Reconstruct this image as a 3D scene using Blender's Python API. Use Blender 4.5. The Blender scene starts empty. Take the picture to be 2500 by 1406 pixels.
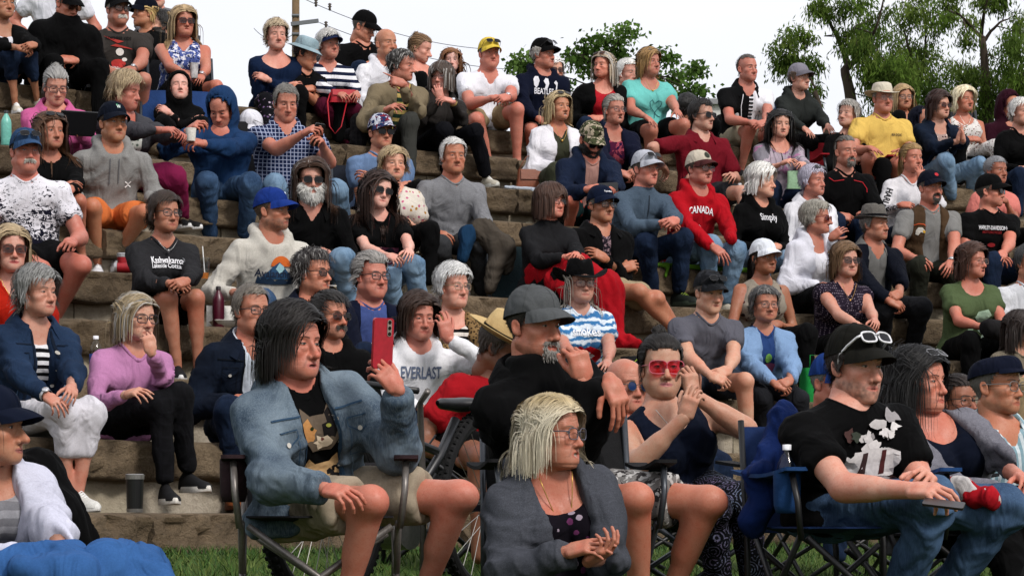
import bpy, bmesh, math, random
import numpy as np
from mathutils import Vector, Matrix
from mathutils.bvhtree import BVHTree

# ------------------------------------------------------------------ camera, sky, sun, exposure
SC = bpy.context.scene
COL = SC.collection
FPX, HOR, ZC = 7200.0, 1265.0, 0.75           # focal length and horizon in photo pixels, lens height
cam = bpy.data.cameras.new('camera'); cam_o = bpy.data.objects.new('camera', cam); COL.objects.link(cam_o)
cam.sensor_width = 36.0; cam.lens = FPX / 2500 * 36
cam.shift_y = (HOR - 703) / 2500
cam.clip_start = 0.1; cam.clip_end = 2000
cam_o.location = (0, 0, ZC); cam_o.rotation_euler = (math.radians(90), 0, 0)
SC.camera = cam_o
wd = bpy.data.worlds.new('World'); SC.world = wd; wd.use_nodes = True
wn = wd.node_tree; wn.nodes.clear()
SUN_EL, SUN_AZ = 42.0, 142.0
sky = wn.nodes.new('ShaderNodeTexSky'); sky.sky_type = 'NISHITA'; sky.sun_disc = False
sky.sun_elevation = math.radians(SUN_EL); sky.sun_rotation = math.radians(SUN_AZ)
sky.dust_density = 6.0; sky.air_density = 1.0; sky.ozone_density = 1.0
tc = wn.nodes.new('ShaderNodeTexCoord'); cl = wn.nodes.new('ShaderNodeTexNoise')
mp = wn.nodes.new('ShaderNodeMapping'); mp.inputs['Scale'].default_value = (1.0, 1.0, 2.6)
wn.links.new(tc.outputs['Generated'], mp.inputs['Vector']); wn.links.new(mp.outputs[0], cl.inputs['Vector'])
cl.inputs['Scale'].default_value = 2.2; cl.inputs['Detail'].default_value = 5.0
cr = wn.nodes.new('ShaderNodeValToRGB')
cr.color_ramp.elements[0].position = 0.36; cr.color_ramp.elements[0].color = (9.9, 10.2, 11.3, 1)
cr.color_ramp.elements[1].position = 0.6; cr.color_ramp.elements[1].color = (11.6, 11.6, 11.9, 1)
wn.links.new(cl.outputs['Fac'], cr.inputs['Fac'])
mx = wn.nodes.new('ShaderNodeMix'); mx.data_type = 'RGBA'; mx.inputs['Factor'].default_value = 0.86
bg = wn.nodes.new('ShaderNodeBackground'); bg.inputs['Strength'].default_value = 0.076
wo = wn.nodes.new('ShaderNodeOutputWorld')
wn.links.new(sky.outputs[0], mx.inputs[6]); wn.links.new(cr.outputs[0], mx.inputs[7])
wn.links.new(mx.outputs[2], bg.inputs[0]); wn.links.new(bg.outputs[0], wo.inputs[0])
sl = bpy.data.lights.new('sun', 'SUN'); sl.energy = 2.1; sl.angle = math.radians(12); sl.color = (1.0, 0.95, 0.9)
sun_o = bpy.data.objects.new('sun', sl); COL.objects.link(sun_o)
_e, _a = math.radians(SUN_EL), math.radians(SUN_AZ)
sun_dir = Vector((math.sin(_a) * math.cos(_e), math.cos(_a) * math.cos(_e), math.sin(_e)))
sun_o.rotation_euler = sun_dir.to_track_quat('Z', 'Y').to_euler(); sun_o.location = (0, 0, 30)
SC.view_settings.view_transform = 'Standard'; SC.view_settings.look = 'None'
SC.view_settings.exposure = 0.42; SC.view_settings.gamma = 1.0
SC.cycles.max_bounces = 6; SC.cycles.diffuse_bounces = 3; SC.cycles.glossy_bounces = 2
SC.cycles.transmission_bounces = 4; SC.cycles.transparent_max_bounces = 6

# ------------------------------------------------------------------ the amphitheatre's plan
AC = np.array([15.812, -1.609]); R0, TREAD, H0, RISE = 22.661, 0.837, 0.027, 0.35
def row_z(k): return ZC + H0 + RISE * k
def row_d(px, k, back=0.0):
    "depth of row k's front edge (pushed back by `back`) along the photo column px"
    u = (px - 1250) / FPX; Rk = R0 + TREAD * k + back
    a = u * u + 1; b = -2 * (u * AC[0] + AC[1]); c = AC @ AC - Rk * Rk
    return (-b + math.sqrt(b * b - 4 * a * c)) / (2 * a)
def pix(x, y, d): return np.array([(x - 1250) / FPX * d, d, ZC - (y - HOR) / FPX * d])
def to_px(p): return (1250 + p[0] / p[1] * FPX, HOR - (p[2] - ZC) / p[1] * FPX)
def gnd_z(x, y):
    "grass: level at the first stone, falling gently towards the stage"
    r = math.hypot(x - AC[0], y - AC[1]) - R0
    return ZC - 0.158 + min(0.0, 0.085 * (r + 0.4))

# ------------------------------------------------------------------ small helpers
rng0 = np.random.default_rng(7)
def lin(c):
    "sRGB hex or 0-255 triple to linear"
    if isinstance(c, str):
        c = c.lstrip('#'); c = c if len(c) == 6 else ''.join(k * 2 for k in c); c = [int(c[i:i + 2], 16) for i in (0, 2, 4)]
    v = np.array(c[:3], float) / 255
    return np.where(v <= .04045, v / 12.92, ((v + .055) / 1.055) ** 2.4)
def unit(v): v = np.asarray(v, float); return v / (np.linalg.norm(v) + 1e-12)
def Rz(a): a = math.radians(a); c, s = math.cos(a), math.sin(a); return np.array([[c, -s, 0], [s, c, 0], [0, 0, 1.]])
def Rx(a): a = math.radians(a); c, s = math.cos(a), math.sin(a); return np.array([[1., 0, 0], [0, c, -s], [0, s, c]])
def Ry(a): a = math.radians(a); c, s = math.cos(a), math.sin(a); return np.array([[c, 0, s], [0, 1., 0], [-s, 0, c]])
def tag(o, label=None, cat=None, group=None, kind=None):
    if label: o['label'] = label
    if cat: o['category'] = cat
    if group: o['group'] = group
    if kind: o['kind'] = kind
    return o
TRIS = [0]
def mk(name, V, F, mats, parent=None, mi=None, col=None, pc=None, smooth=True, loc=None):
    """one mesh object from arrays; F is an array or a list of arrays of tris/quads; V in world space, loc = origin"""
    V = np.asarray(V, np.float32).reshape(-1, 3)
    if not isinstance(F, list): F = [F]
    F = [np.asarray(f, np.int32) for f in F if len(f)]
    me = bpy.data.meshes.new(name)
    if loc is None: loc = np.zeros(3)
    me.vertices.add(len(V)); me.vertices.foreach_set('co', (V - np.asarray(loc, np.float32)).ravel())
    cnt = np.concatenate([np.full(len(f), f.shape[1], np.int32) for f in F]) if F else np.zeros(0, np.int32)
    lv = np.concatenate([f.ravel() for f in F]) if F else np.zeros(0, np.int32)
    me.loops.add(len(lv)); me.loops.foreach_set('vertex_index', lv)
    me.polygons.add(len(cnt)); st = np.zeros(len(cnt), np.int32); st[1:] = np.cumsum(cnt)[:-1]
    me.polygons.foreach_set('loop_start', st); me.polygons.foreach_set('loop_total', cnt)
    TRIS[0] += int((cnt - 2).sum())
    if not isinstance(mats, (list, tuple)): mats = [mats]
    for m in mats: me.materials.append(m)
    if mi is not None: me.polygons.foreach_set('material_index', np.asarray(mi, np.int32))
    me.polygons.foreach_set('use_smooth', np.full(len(cnt), bool(smooth)))
    if col is not None:
        a = me.color_attributes.new('Col', 'FLOAT_COLOR', 'POINT')
        c4 = np.ones((len(V), 4), np.float32); c4[:, :3] = col; a.data.foreach_set('color', c4.ravel())
    if pc is not None:
        a = me.attributes.new('pc', 'FLOAT_VECTOR', 'POINT'); a.data.foreach_set('vector', np.asarray(pc, np.float32).ravel())
    me.update(calc_edges=True)
    o = bpy.data.objects.new(name, me); COL.objects.link(o)
    if parent is not None:
        o.parent = parent
    else:
        o.location = loc
    return o
class MB:
    "collects simple shapes into one mesh"
    def __init__(s): s.V = []; s.F3 = []; s.F4 = []; s.n = 0
    def add(s, V, F):
        V = np.asarray(V, float).reshape(-1, 3); F = np.asarray(F, int)
        (s.F4 if F.shape[1] == 4 else s.F3).append(F + s.n); s.V.append(V); s.n += len(V); return s
    def box(s, c, h, R=None):
        v = np.array([[x, y, z] for x in (-1, 1) for y in (-1, 1) for z in (-1, 1)], float) * np.asarray(h)
        if R is not None: v = v @ np.asarray(R).T
        return s.add(v + np.asarray(c), [[0, 1, 3, 2], [4, 6, 7, 5], [0, 4, 5, 1], [2, 3, 7, 6], [0, 2, 6, 4], [1, 5, 7, 3]])
    def tube(s, pts, r, n=8, cap=True, closed=False, flat=1.0, up=None):
        pts = np.asarray(pts, float); m = len(pts); r = np.broadcast_to(np.asarray(r, float), (m,))
        if closed: tg = np.roll(pts, -1, 0) - np.roll(pts, 1, 0)
        else: tg = np.gradient(pts, axis=0)
        tg /= np.linalg.norm(tg, axis=1)[:, None] + 1e-12
        ref = np.array([0, 0, 1.]) if up is None else np.asarray(up, float)
        if abs(tg[0] @ ref) > .95 and up is None: ref = np.array([1., 0, 0])
        A = np.cross(tg, ref); bad = np.linalg.norm(A, axis=1) < 1e-3; A[bad] = np.cross(tg[bad], [.3, 1, .1])
        A /= np.linalg.norm(A, axis=1)[:, None]; B = np.cross(A, tg)
        an = np.arange(n) * 2 * math.pi / n
        V = pts[:, None] + r[:, None, None] * (np.cos(an)[None, :, None] * A[:, None] + flat * np.sin(an)[None, :, None] * B[:, None])
        V = V.reshape(-1, 3); i = np.arange(m if closed else m - 1)[:, None]; j = np.arange(n)[None]
        i2 = (i + 1) % m; j2 = (j + 1) % n
        F = np.stack([i * n + j, i2 * n + j, i2 * n + j2, i * n + j2], -1).reshape(-1, 4)
        n0 = s.n; s.add(V, F)
        if cap and not closed:
            s.V.append(np.stack([pts[0], pts[-1]])); c0, c1 = s.n, s.n + 1; s.n += 2
            jj = np.arange(n); k2 = (jj + 1) % n; e = n0 + (m - 1) * n
            s.F3.append(np.stack([np.full(n, c0), n0 + jj, n0 + k2], 1)); s.F3.append(np.stack([np.full(n, c1), e + k2, e + jj], 1))
        return s
    def lathe(s, prof, n=20, c=(0, 0, 0), R=None, sy=1.0):
        prof = np.asarray(prof, float); m = len(prof); an = np.arange(n) * 2 * math.pi / n
        V = np.stack([prof[:, 0][:, None] * np.cos(an), prof[:, 0][:, None] * np.sin(an) * sy, np.repeat(prof[:, 1][:, None], n, 1)], -1).reshape(-1, 3)
        if R is not None: V = V @ np.asarray(R).T
        i = np.arange(m - 1)[:, None]; j = np.arange(n)[None]; j2 = (j + 1) % n
        return s.add(V + np.asarray(c), np.stack([i * n + j, i * n + j2, (i + 1) * n + j2, (i + 1) * n + j], -1).reshape(-1, 4))
    def grid(s, V):
        V = np.asarray(V, float); a, b = V.shape[:2]; i = np.arange(a - 1)[:, None]; j = np.arange(b - 1)[None]
        return s.add(V.reshape(-1, 3), np.stack([i * b + j, i * b + j + 1, (i + 1) * b + j + 1, (i + 1) * b + j], -1).reshape(-1, 4))
    def sheet(s, V, th):
        "a grid with thickness: offsets along its normals, with a rim"
        V = np.asarray(V, float); a, b = V.shape[:2]
        nr = np.cross(np.gradient(V, axis=0), np.gradient(V, axis=1)); nr /= np.linalg.norm(nr, axis=2)[..., None] + 1e-12
        W = V + nr * th; s.grid(V[:, ::-1]); s.grid(W)
        loop = [(0, j) for j in range(b)] + [(i, b - 1) for i in range(1, a)] + [(a - 1, j) for j in range(b - 2, -1, -1)] + [(i, 0) for i in range(a - 2, 0, -1)]
        L1 = np.array([V[i, j] for i, j in loop]); L2 = np.array([W[i, j] for i, j in loop]); n = len(loop); k = np.arange(n); k2 = (k + 1) % n
        return s.add(np.concatenate([L1, L2]), np.stack([k, k2, k2 + n, k + n], 1))
    def arrays(s):
        V = np.concatenate(s.V); F = []
        if s.F4: F.append(np.concatenate(s.F4))
        if s.F3: F.append(np.concatenate(s.F3))
        return V, F
    def build(s, name, mat, parent=None, smooth=False, loc=None, **k):
        V, F = s.arrays(); return mk(name, V, F, mat, parent, smooth=smooth, loc=loc, **k)
def empty(name, loc):
    o = bpy.data.objects.new(name, None); COL.objects.link(o); o.location = loc; o.empty_display_size = .1; return o

# value noise, smooth, vectorised
def _hash(i, j, k, s):
    n = (i.astype(np.int64) * 73856093) ^ (j.astype(np.int64) * 19349663) ^ (k.astype(np.int64) * 83492791) ^ (s * 2654435761)
    n = (n ^ (n >> 13)) * 1274126177 & 0x7fffffff; n = (n ^ (n >> 16)) & 0xffff
    return n / 32767.5 - 1.0
def vnoise(P, s=0):
    P = np.asarray(P, float); I = np.floor(P).astype(np.int64); f = P - I; f = f * f * (3 - 2 * f); out = 0
    for a in (0, 1):
        for b in (0, 1):
            for c in (0, 1):
                w = (f[..., 0] if a else 1 - f[..., 0]) * (f[..., 1] if b else 1 - f[..., 1]) * (f[..., 2] if c else 1 - f[..., 2])
                out = out + w * _hash(I[..., 0] + a, I[..., 1] + b, I[..., 2] + c, s)
    return out
def fbm(P, s=0, o=3):
    return sum(vnoise(np.asarray(P) * 2 ** i, s + i) * .5 ** i for i in range(o))

# ------------------------------------------------------------------ materials
MATS = {}
class NT:
    def __init__(s, name):
        s.m = bpy.data.materials.new(name); s.m.use_nodes = True; s.t = s.m.node_tree; s.t.nodes.clear()
        s.out = s.n('ShaderNodeOutputMaterial'); s.b = s.n('ShaderNodeBsdfPrincipled'); s.l(s.b.outputs[0], s.out.inputs[0])
    def n(s, t, **k):
        o = s.t.nodes.new(t)
        for a, v in k.items():
            if a.startswith('i_'): o.inputs[a[2:].replace('_', ' ')].default_value = v
            else: setattr(o, a, v)
        return o
    def l(s, a, b): s.t.links.new(a, b)
    def val(s, i, v):
        if hasattr(v, 'is_linked') or hasattr(v, 'links'): s.l(v, i)
        else:
            if hasattr(i.default_value, '__len__') and len(i.default_value) == 4 and len(v) == 3: v = (*v, 1)
            i.default_value = v
    def mix(s, f, a, b, bt='MIX'):
        o = s.n('ShaderNodeMix', data_type='RGBA', blend_type=bt); s.val(o.inputs[0], f); s.val(o.inputs[6], a); s.val(o.inputs[7], b); return o.outputs[2]
    def math(s, op, a, b=0.0, c=0.0):
        o = s.n('ShaderNodeMath', operation=op); s.val(o.inputs[0], a); s.val(o.inputs[1], b)
        if op in ('MULTIPLY_ADD', 'WRAP', 'SMOOTH_MIN', 'COMPARE'): s.val(o.inputs[2], c)
        return o.outputs[0]
    def noise(s, vec, scale, det=3.0, rough=.55, out='Fac', dist=0.0):
        o = s.n('ShaderNodeTexNoise'); s.val(o.inputs['Vector'], vec); o.inputs['Scale'].default_value = scale
        o.inputs['Detail'].default_value = det; o.inputs['Roughness'].default_value = rough; o.inputs['Distortion'].default_value = dist; return o.outputs[out]
    def vor(s, vec, scale, feat='F1', out='Distance', rnd=1.0):
        o = s.n('ShaderNodeTexVoronoi', feature=feat); s.val(o.inputs['Vector'], vec); o.inputs['Scale'].default_value = scale
        o.inputs['Randomness'].default_value = rnd; return o.outputs[out]
    def ramp(s, f, stops, const=False):
        o = s.n('ShaderNodeValToRGB'); r = o.color_ramp; r.interpolation = 'CONSTANT' if const else 'LINEAR'
        while len(r.elements) < len(stops): r.elements.new(.5)
        for e, (p, c) in zip(r.elements, stops):
            e.position = p; e.color = (*c[:3], 1) if hasattr(c, '__len__') else (c, c, c, 1)
        s.val(o.inputs[0], f); return o.outputs[0]
    def mapr(s, v, a, b, c, d):
        o = s.n('ShaderNodeMapRange'); s.val(o.inputs[0], v)
        for i, x in enumerate((a, b, c, d)): o.inputs[i + 1].default_value = x
        return o.outputs[0]
    def bump(s, h, st, dist=.01, nrm=None):
        o = s.n('ShaderNodeBump'); o.inputs['Strength'].default_value = st; o.inputs['Distance'].default_value = dist; s.val(o.inputs['Height'], h)
        if nrm is not None: s.l(nrm, o.inputs['Normal'])
        return o.outputs[0]
    def obj(s): return s.n('ShaderNodeTexCoord').outputs['Object']
    def attr(s, name, out='Vector'): return s.n('ShaderNodeAttribute', attribute_name=name).outputs[out]
    def xyz(s, v): o = s.n('ShaderNodeSeparateXYZ'); s.l(v, o.inputs[0]); return o.outputs
    def scale(s, v, k):
        o = s.n('ShaderNodeMapping'); s.l(v, o.inputs[0]); o.inputs['Scale'].default_value = k; return o.outputs[0]
    def fin(s, col=None, rough=.8, spec=.3, nrm=None, metal=0.0):
        if col is not None: s.val(s.b.inputs['Base Color'], col)
        s.val(s.b.inputs['Roughness'], rough); s.b.inputs['Specular IOR Level'].default_value = spec; s.b.inputs['Metallic'].default_value = metal
        if nrm is not None: s.l(nrm, s.b.inputs['Normal'])
        return s.m
def M(key, fn):
    if key not in MATS: MATS[key] = fn()
    return MATS[key]

def fabric(c, pat='plain', c2=None, c3=None, sc=1.0, rough=.92, bump=1.0):
    """cloth: colour c with a pattern laid in the garment's own coordinates (attribute pc)"""
    key = ('fab', str(c), pat, str(c2), str(c3), sc, rough)
    def f():
        t = NT('cloth_' + pat); dk = lambda q: tuple(lin(q) * (.36 + .60 * max(lin(q)) ** .6)); L = dk(c); L2 = dk(c2) if c2 is not None else (.8, .8, .8); L3 = dk(c3) if c3 is not None else L2
        pc = t.attr('pc'); ob = t.obj(); x, y, z = t.xyz(pc)
        col = L
        if pat == 'stripes':
            w = t.noise(pc, 6, 1)
            zz = t.math('ADD', t.math('MULTIPLY', z, 1 / (.052 * sc)), t.math('MULTIPLY', w, .25))
            col = t.mix(t.math('GREATER_THAN', t.math('FRACT', zz), .52), L, L2)
        elif pat == 'vstripes':
            col = t.mix(t.math('GREATER_THAN', t.math('FRACT', t.math('MULTIPLY', x, 1 / (.05 * sc))), .5), L, L2)
        elif pat == 'check':
            fx = t.math('GREATER_THAN', t.math('FRACT', t.math('MULTIPLY', x, 1 / (.026 * sc))), .8)
            fz = t.math('GREATER_THAN', t.math('FRACT', t.math('MULTIPLY', z, 1 / (.026 * sc))), .8)
            col = t.mix(t.math('MAXIMUM', fx, fz), L, L2)
        elif pat == 'leopard':
            v = t.vor(pc, 42 / sc); n = t.noise(pc, 60 / sc, 2)
            v = t.math('ADD', v, t.math('MULTIPLY', n, .25))
            col = t.ramp(v, [(0, L3), (.30, L2), (.52, L)], True)
        elif pat == 'blot':
            n = t.noise(pc, 16 / sc, 4, .6, dist=.6); n2 = t.noise(pc, 27 / sc, 3, .6)
            col = t.mix(t.math('GREATER_THAN', n, .53), L, L2); col = t.mix(t.math('GREATER_THAN', n2, .57), col, L3)
        elif pat == 'floral':
            v = t.vor(pc, 24 / sc, out='Distance'); vc = t.xyz(t.vor(pc, 24 / sc, out='Color'))[0]
            n = t.noise(pc, 60 / sc, 2); v = t.math('ADD', v, t.math('MULTIPLY', n, .3))
            pet = t.mix(t.math('GREATER_THAN', vc, .5), L2, L3)
            col = t.mix(t.math('LESS_THAN', v, .42), L, pet)
        elif pat == 'dots':
            v = t.vor(pc, 60 / sc, rnd=.15); col = t.mix(t.math('LESS_THAN', v, .28), L, L2)
        elif pat == 'palms':
            n = t.noise(t.scale(pc, (1, 1, 1.5)), 26 / sc, 6, .72, dist=1.2); n2 = t.noise(pc, 7, 2)
            k = t.math('ADD', n, t.math('MULTIPLY', n2, .3)); g = t.mapr(z, .12, .5, .14, -.07)
            col = t.mix(t.math('GREATER_THAN', t.math('ADD', k, g), .69), L, L2)
        elif pat == 'tiedye':
            w = t.math('SINE', t.math('ADD', t.math('MULTIPLY', z, 150 / sc), t.math('MULTIPLY', t.noise(pc, 14, 3), 14)))
            col = t.mix(t.mapr(w, -.5, .4, 0, 1), L, L2)
        elif pat == 'denim':
            n = t.noise(pc, 5, 3); col = t.mix(t.mapr(n, .38, .68, 0, .75), L, L2)
            tw = t.noise(t.scale(pc, (1, 1, .15)), 260, 2); col = t.mix(t.mapr(tw, .4, .65, 0, .35), col, L2)
        elif pat == 'marl':
            n = t.noise(pc, 330, 2, .7); n2 = t.noise(t.scale(pc, (1, 1, 5)), 40, 2)
            col = t.mix(t.math('ADD', t.mapr(n, .42, .62, 0, .7), t.mapr(n2, .45, .7, 0, .3)), L, L2)
        elif pat == 'camo':
            n = t.noise(pc, 28 / sc, 2); n2 = t.noise(pc, 37 / sc, 2, dist=.4)
            col = t.mix(t.math('GREATER_THAN', n, .53), L, L2); col = t.mix(t.math('GREATER_THAN', n2, .58), col, L3)
        elif pat == 'halves':
            col = t.mix(t.math('GREATER_THAN', x, .0), L, L2)
        elif pat == 'paisley':
            v = t.vor(pc, 16 / sc); w = t.math('SINE', t.math('MULTIPLY', v, 40)); d = t.noise(pc, 120, 2)
            k = t.math('MULTIPLY', t.math('GREATER_THAN', w, .55), t.math('GREATER_THAN', d, .47))
            col = t.mix(k, L, t.mix(t.noise(pc, 9), L2, L3))
        big = t.noise(ob, 5, 2); fine = t.noise(ob, 170, 3, .7)
        k = t.math('MULTIPLY', t.mapr(big, .3, .7, .86, 1.08), t.mapr(fine, .3, .7, .88, 1.1))
        o = t.n('ShaderNodeVectorMath', operation='SCALE'); t.val(o.inputs[0], col if not isinstance(col, tuple) else col); t.l(k, o.inputs['Scale'])
        f1 = t.noise(t.scale(ob, (1, 1, .5)), 8.5, 2, .45, dist=1.4)
        nb = t.bump(f1, .62 * bump, .05); nb = t.bump(t.noise(ob, 380, 2), .25, .003, nb)
        return t.fin(o.outputs[0], rough, .1, nb)
    return M(key, f)
def skin_mat():
    def f():
        t = NT('skin'); c = t.attr('Col', 'Color'); ob = t.obj(); n = t.noise(ob, 45, 4, .6); n2 = t.noise(ob, 190, 3, .6)
        col = t.mix(t.mapr(n, .40, .66, 0, .5), c, t.mix(1.0, c, (.94, .66, .57), 'MULTIPLY')); col = t.mix(t.mapr(n2, .55, .72, 0, .45), col, t.mix(1.0, c, (.62, .42, .34), 'MULTIPLY'))
        t.b.inputs['Subsurface Weight'].default_value = .05; t.b.inputs['Subsurface Radius'].default_value = (.6, .3, .2); t.b.inputs['Subsurface Scale'].default_value = .008
        nb = t.bump(t.noise(ob, 130, 4, .7), .22, .004); pc = t.attr('pc'); px, py, pz = t.xyz(pc); wr = t.noise(t.scale(pc, (22, 190, 0)), 1, 2, .5, dist=.5); nb = t.bump(t.math('MULTIPLY', wr, pz), .7, .006, nb)
        return t.fin(col, t.mapr(n2, .3, .7, .42, .62), .4, nb)
    return M('skin', f)
def hair_mat():
    def f():
        t = NT('hair'); c = t.attr('Col', 'Color'); ob = t.obj(); pc = t.attr('pc'); n = t.noise(t.scale(pc, (1, .035, 1)), 900, 2, .6); n1 = t.noise(t.scale(pc, (1, .06, 1)), 260, 2, .6)
        k = t.math('MULTIPLY', t.mapr(n, .3, .7, .72, 1.3), t.mapr(n1, .3, .7, .66, 1.3)); o = t.n('ShaderNodeVectorMath', operation='SCALE'); t.l(c, o.inputs[0]); t.l(k, o.inputs['Scale'])
        return t.fin(o.outputs[0], .5, .35, t.bump(n, .5, .006))
    return M('hair', f)
def plain(name, c, rough=.6, spec=.4, metal=0.0, bump=0.0, bs=80, var=.12):
    def f():
        t = NT(name); ob = t.obj(); n = t.noise(ob, bs, 4); L = tuple(lin(c))
        col = t.mix(t.mapr(n, .35, .7, 0, 1), L, tuple(np.array(L) * (1 - var * 2)))
        return t.fin(col, rough, spec, t.bump(n, bump, .004) if bump else None, metal)
    return M(('pl', name, str(c), rough, metal), f)
def glass_lens(kind):
    def f():
        t = NT('lens_' + kind)
        if kind == 'sun': return t.fin((.004, .004, .005), .12, .22)
        if kind == 'blue': return t.fin((.01, .025, .09), .1, .35)
        c = {'clear': (.95, .96, .97), 'brown': (.22, .1, .06), 'pink': (.85, .07, .16), 'grey': (.35, .33, .33), 'cup': (.9, .92, .93)}[kind]
        tr = t.n('ShaderNodeBsdfTransparent'); tr.inputs[0].default_value = (*c, 1); gl = t.n('ShaderNodeBsdfGlossy'); gl.inputs['Roughness'].default_value = .08
        lw = t.n('ShaderNodeLayerWeight'); lw.inputs[0].default_value = .25; mx = t.n('ShaderNodeMixShader')
        t.l(t.math('MULTIPLY_ADD', lw.outputs['Fresnel'], .35, .03), mx.inputs[0]); t.l(tr.outputs[0], mx.inputs[1]); t.l(gl.outputs[0], mx.inputs[2]); t.l(mx.outputs[0], t.out.inputs[0])
        return t.m
    return M(('lens', kind), f)

# ------------------------------------------------------------------ implicit surfaces
def seg(P, a, b, ra, rb):
    a = np.asarray(a, P.dtype); ba = np.asarray(b, P.dtype) - a; pa = P - a; t = np.clip(pa @ ba / (ba @ ba + 1e-9), 0, 1)
    q = pa - t[:, None] * ba
    return np.sqrt(np.einsum('ij,ij->i', q, q)) - (ra + (rb - ra) * t)
def ell(P, c, r):
    r = np.asarray(r, P.dtype); q = (P - np.asarray(c, P.dtype)) / r; k0 = np.sqrt(np.einsum('ij,ij->i', q, q)); q = q / r
    return k0 * (k0 - 1) / (np.sqrt(np.einsum('ij,ij->i', q, q)) + 1e-6)
def smin(a, b, k): h = np.clip(.5 + .5 * (b - a) / k, 0, 1); return b + (a - b) * h - k * h * (1 - h)
def smax(a, b, k): return -smin(-a, -b, k)
def mesh_sdf(f, lo, hi, h, B=4):
    "sparse surface nets of f<0 inside the box"
    lo = np.asarray(lo, float) - 1.5 * h; nb = np.maximum(2, np.ceil((np.asarray(hi) - lo + 2.5 * h) / (h * B)).astype(int))
    ax = [lo[i] + (np.arange(nb[i]) + .5) * B * h - .5 * h for i in range(3)]
    C = np.stack(np.meshgrid(*ax, indexing='ij'), -1).reshape(-1, 3).astype(np.float32)
    dc = f(C).astype(np.float32); act = np.abs(dc) < h * B * 1.25
    V = np.repeat(np.repeat(np.repeat(dc.reshape(nb), B, 0), B, 1), B, 2)
    g = np.arange(B); off = np.stack(np.meshgrid(g, g, g, indexing='ij'), -1).reshape(-1, 3)
    bi = np.argwhere(act.reshape(nb)); gi = (bi[:, None] * B + off[None]).reshape(-1, 3)
    V[gi[:, 0], gi[:, 1], gi[:, 2]] = f((lo + gi * h).astype(np.float32))
    I = V < 0
    cnt = sum(I[a:I.shape[0] - 1 + a, b:I.shape[1] - 1 + b, c:I.shape[2] - 1 + c].astype(np.int8) for a in (0, 1) for b in (0, 1) for c in (0, 1))
    ce = np.argwhere((cnt > 0) & (cnt < 8))
    if len(ce) == 0: return np.zeros((0, 3)), np.zeros((0, 4), int)
    cid = np.full(cnt.shape, -1, np.int32); cid[ce[:, 0], ce[:, 1], ce[:, 2]] = np.arange(len(ce))
    cv = {}
    for a in (0, 1):
        for b in (0, 1):
            for c in (0, 1): cv[a, b, c] = V[ce[:, 0] + a, ce[:, 1] + b, ce[:, 2] + c]
    S = np.zeros((len(ce), 3)); W = np.zeros(len(ce))
    for axn in range(3):
        for p in (0, 1):
            for q in (0, 1):
                A = [0, 0, 0]; o = [i for i in range(3) if i != axn]; A[o[0]] = p; A[o[1]] = q; Bq = list(A); Bq[axn] = 1
                va, vb = cv[tuple(A)], cv[tuple(Bq)]; m = (va < 0) != (vb < 0)
                t = va / np.where(m, va - vb, 1); pos = np.tile(np.array(A, float), (len(ce), 1)); pos[:, axn] = t
                S += np.where(m[:, None], pos, 0); W += m
    pts = lo + (ce + S / np.maximum(W, 1)[:, None]) * h
    F = []
    for axn in range(3):
        sl = [slice(1, -1)] * 3; sl[axn] = slice(0, -1); s2 = list(sl); s2[axn] = slice(1, None)
        A, Bm = I[tuple(sl)], I[tuple(s2)]; w = np.argwhere(A != Bm); fl = A[w[:, 0], w[:, 1], w[:, 2]]
        w = w + np.array([0 if i == axn else 1 for i in range(3)]); o1, o2 = (axn + 1) % 3, (axn + 2) % 3
        e1 = np.zeros(3, int); e1[o1] = 1; e2 = np.zeros(3, int); e2[o2] = 1
        q = [w, w - e1, w - e1 - e2, w - e2]
        idx = np.stack([cid[np.minimum(x[:, 0], cid.shape[0] - 1), np.minimum(x[:, 1], cid.shape[1] - 1), np.minimum(x[:, 2], cid.shape[2] - 1)] for x in q], 1)
        idx[~fl] = idx[~fl][:, ::-1]; F.append(idx[(idx >= 0).all(1)])
    return pts, np.concatenate(F)
def vnormals(V, F):
    n = np.cross(V[F[:, 2]] - V[F[:, 0]], V[F[:, 3]] - V[F[:, 1]]); N = np.zeros_like(V)
    for i in range(4): np.add.at(N, F[:, i], n)
    return N / (np.linalg.norm(N, axis=1)[:, None] + 1e-12)
def smooth_mesh(V, F, it=1, lam=.5):
    for _ in range(it):
        A = np.zeros_like(V); c = np.zeros(len(V))
        for i in range(4):
            np.add.at(A, F[:, i], V[F[:, (i + 1) % 4]] + V[F[:, i - 1]]); np.add.at(c, F[:, i], 2)
        V = V + lam * (A / np.maximum(c, 1)[:, None] - V)
    return V

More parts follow.
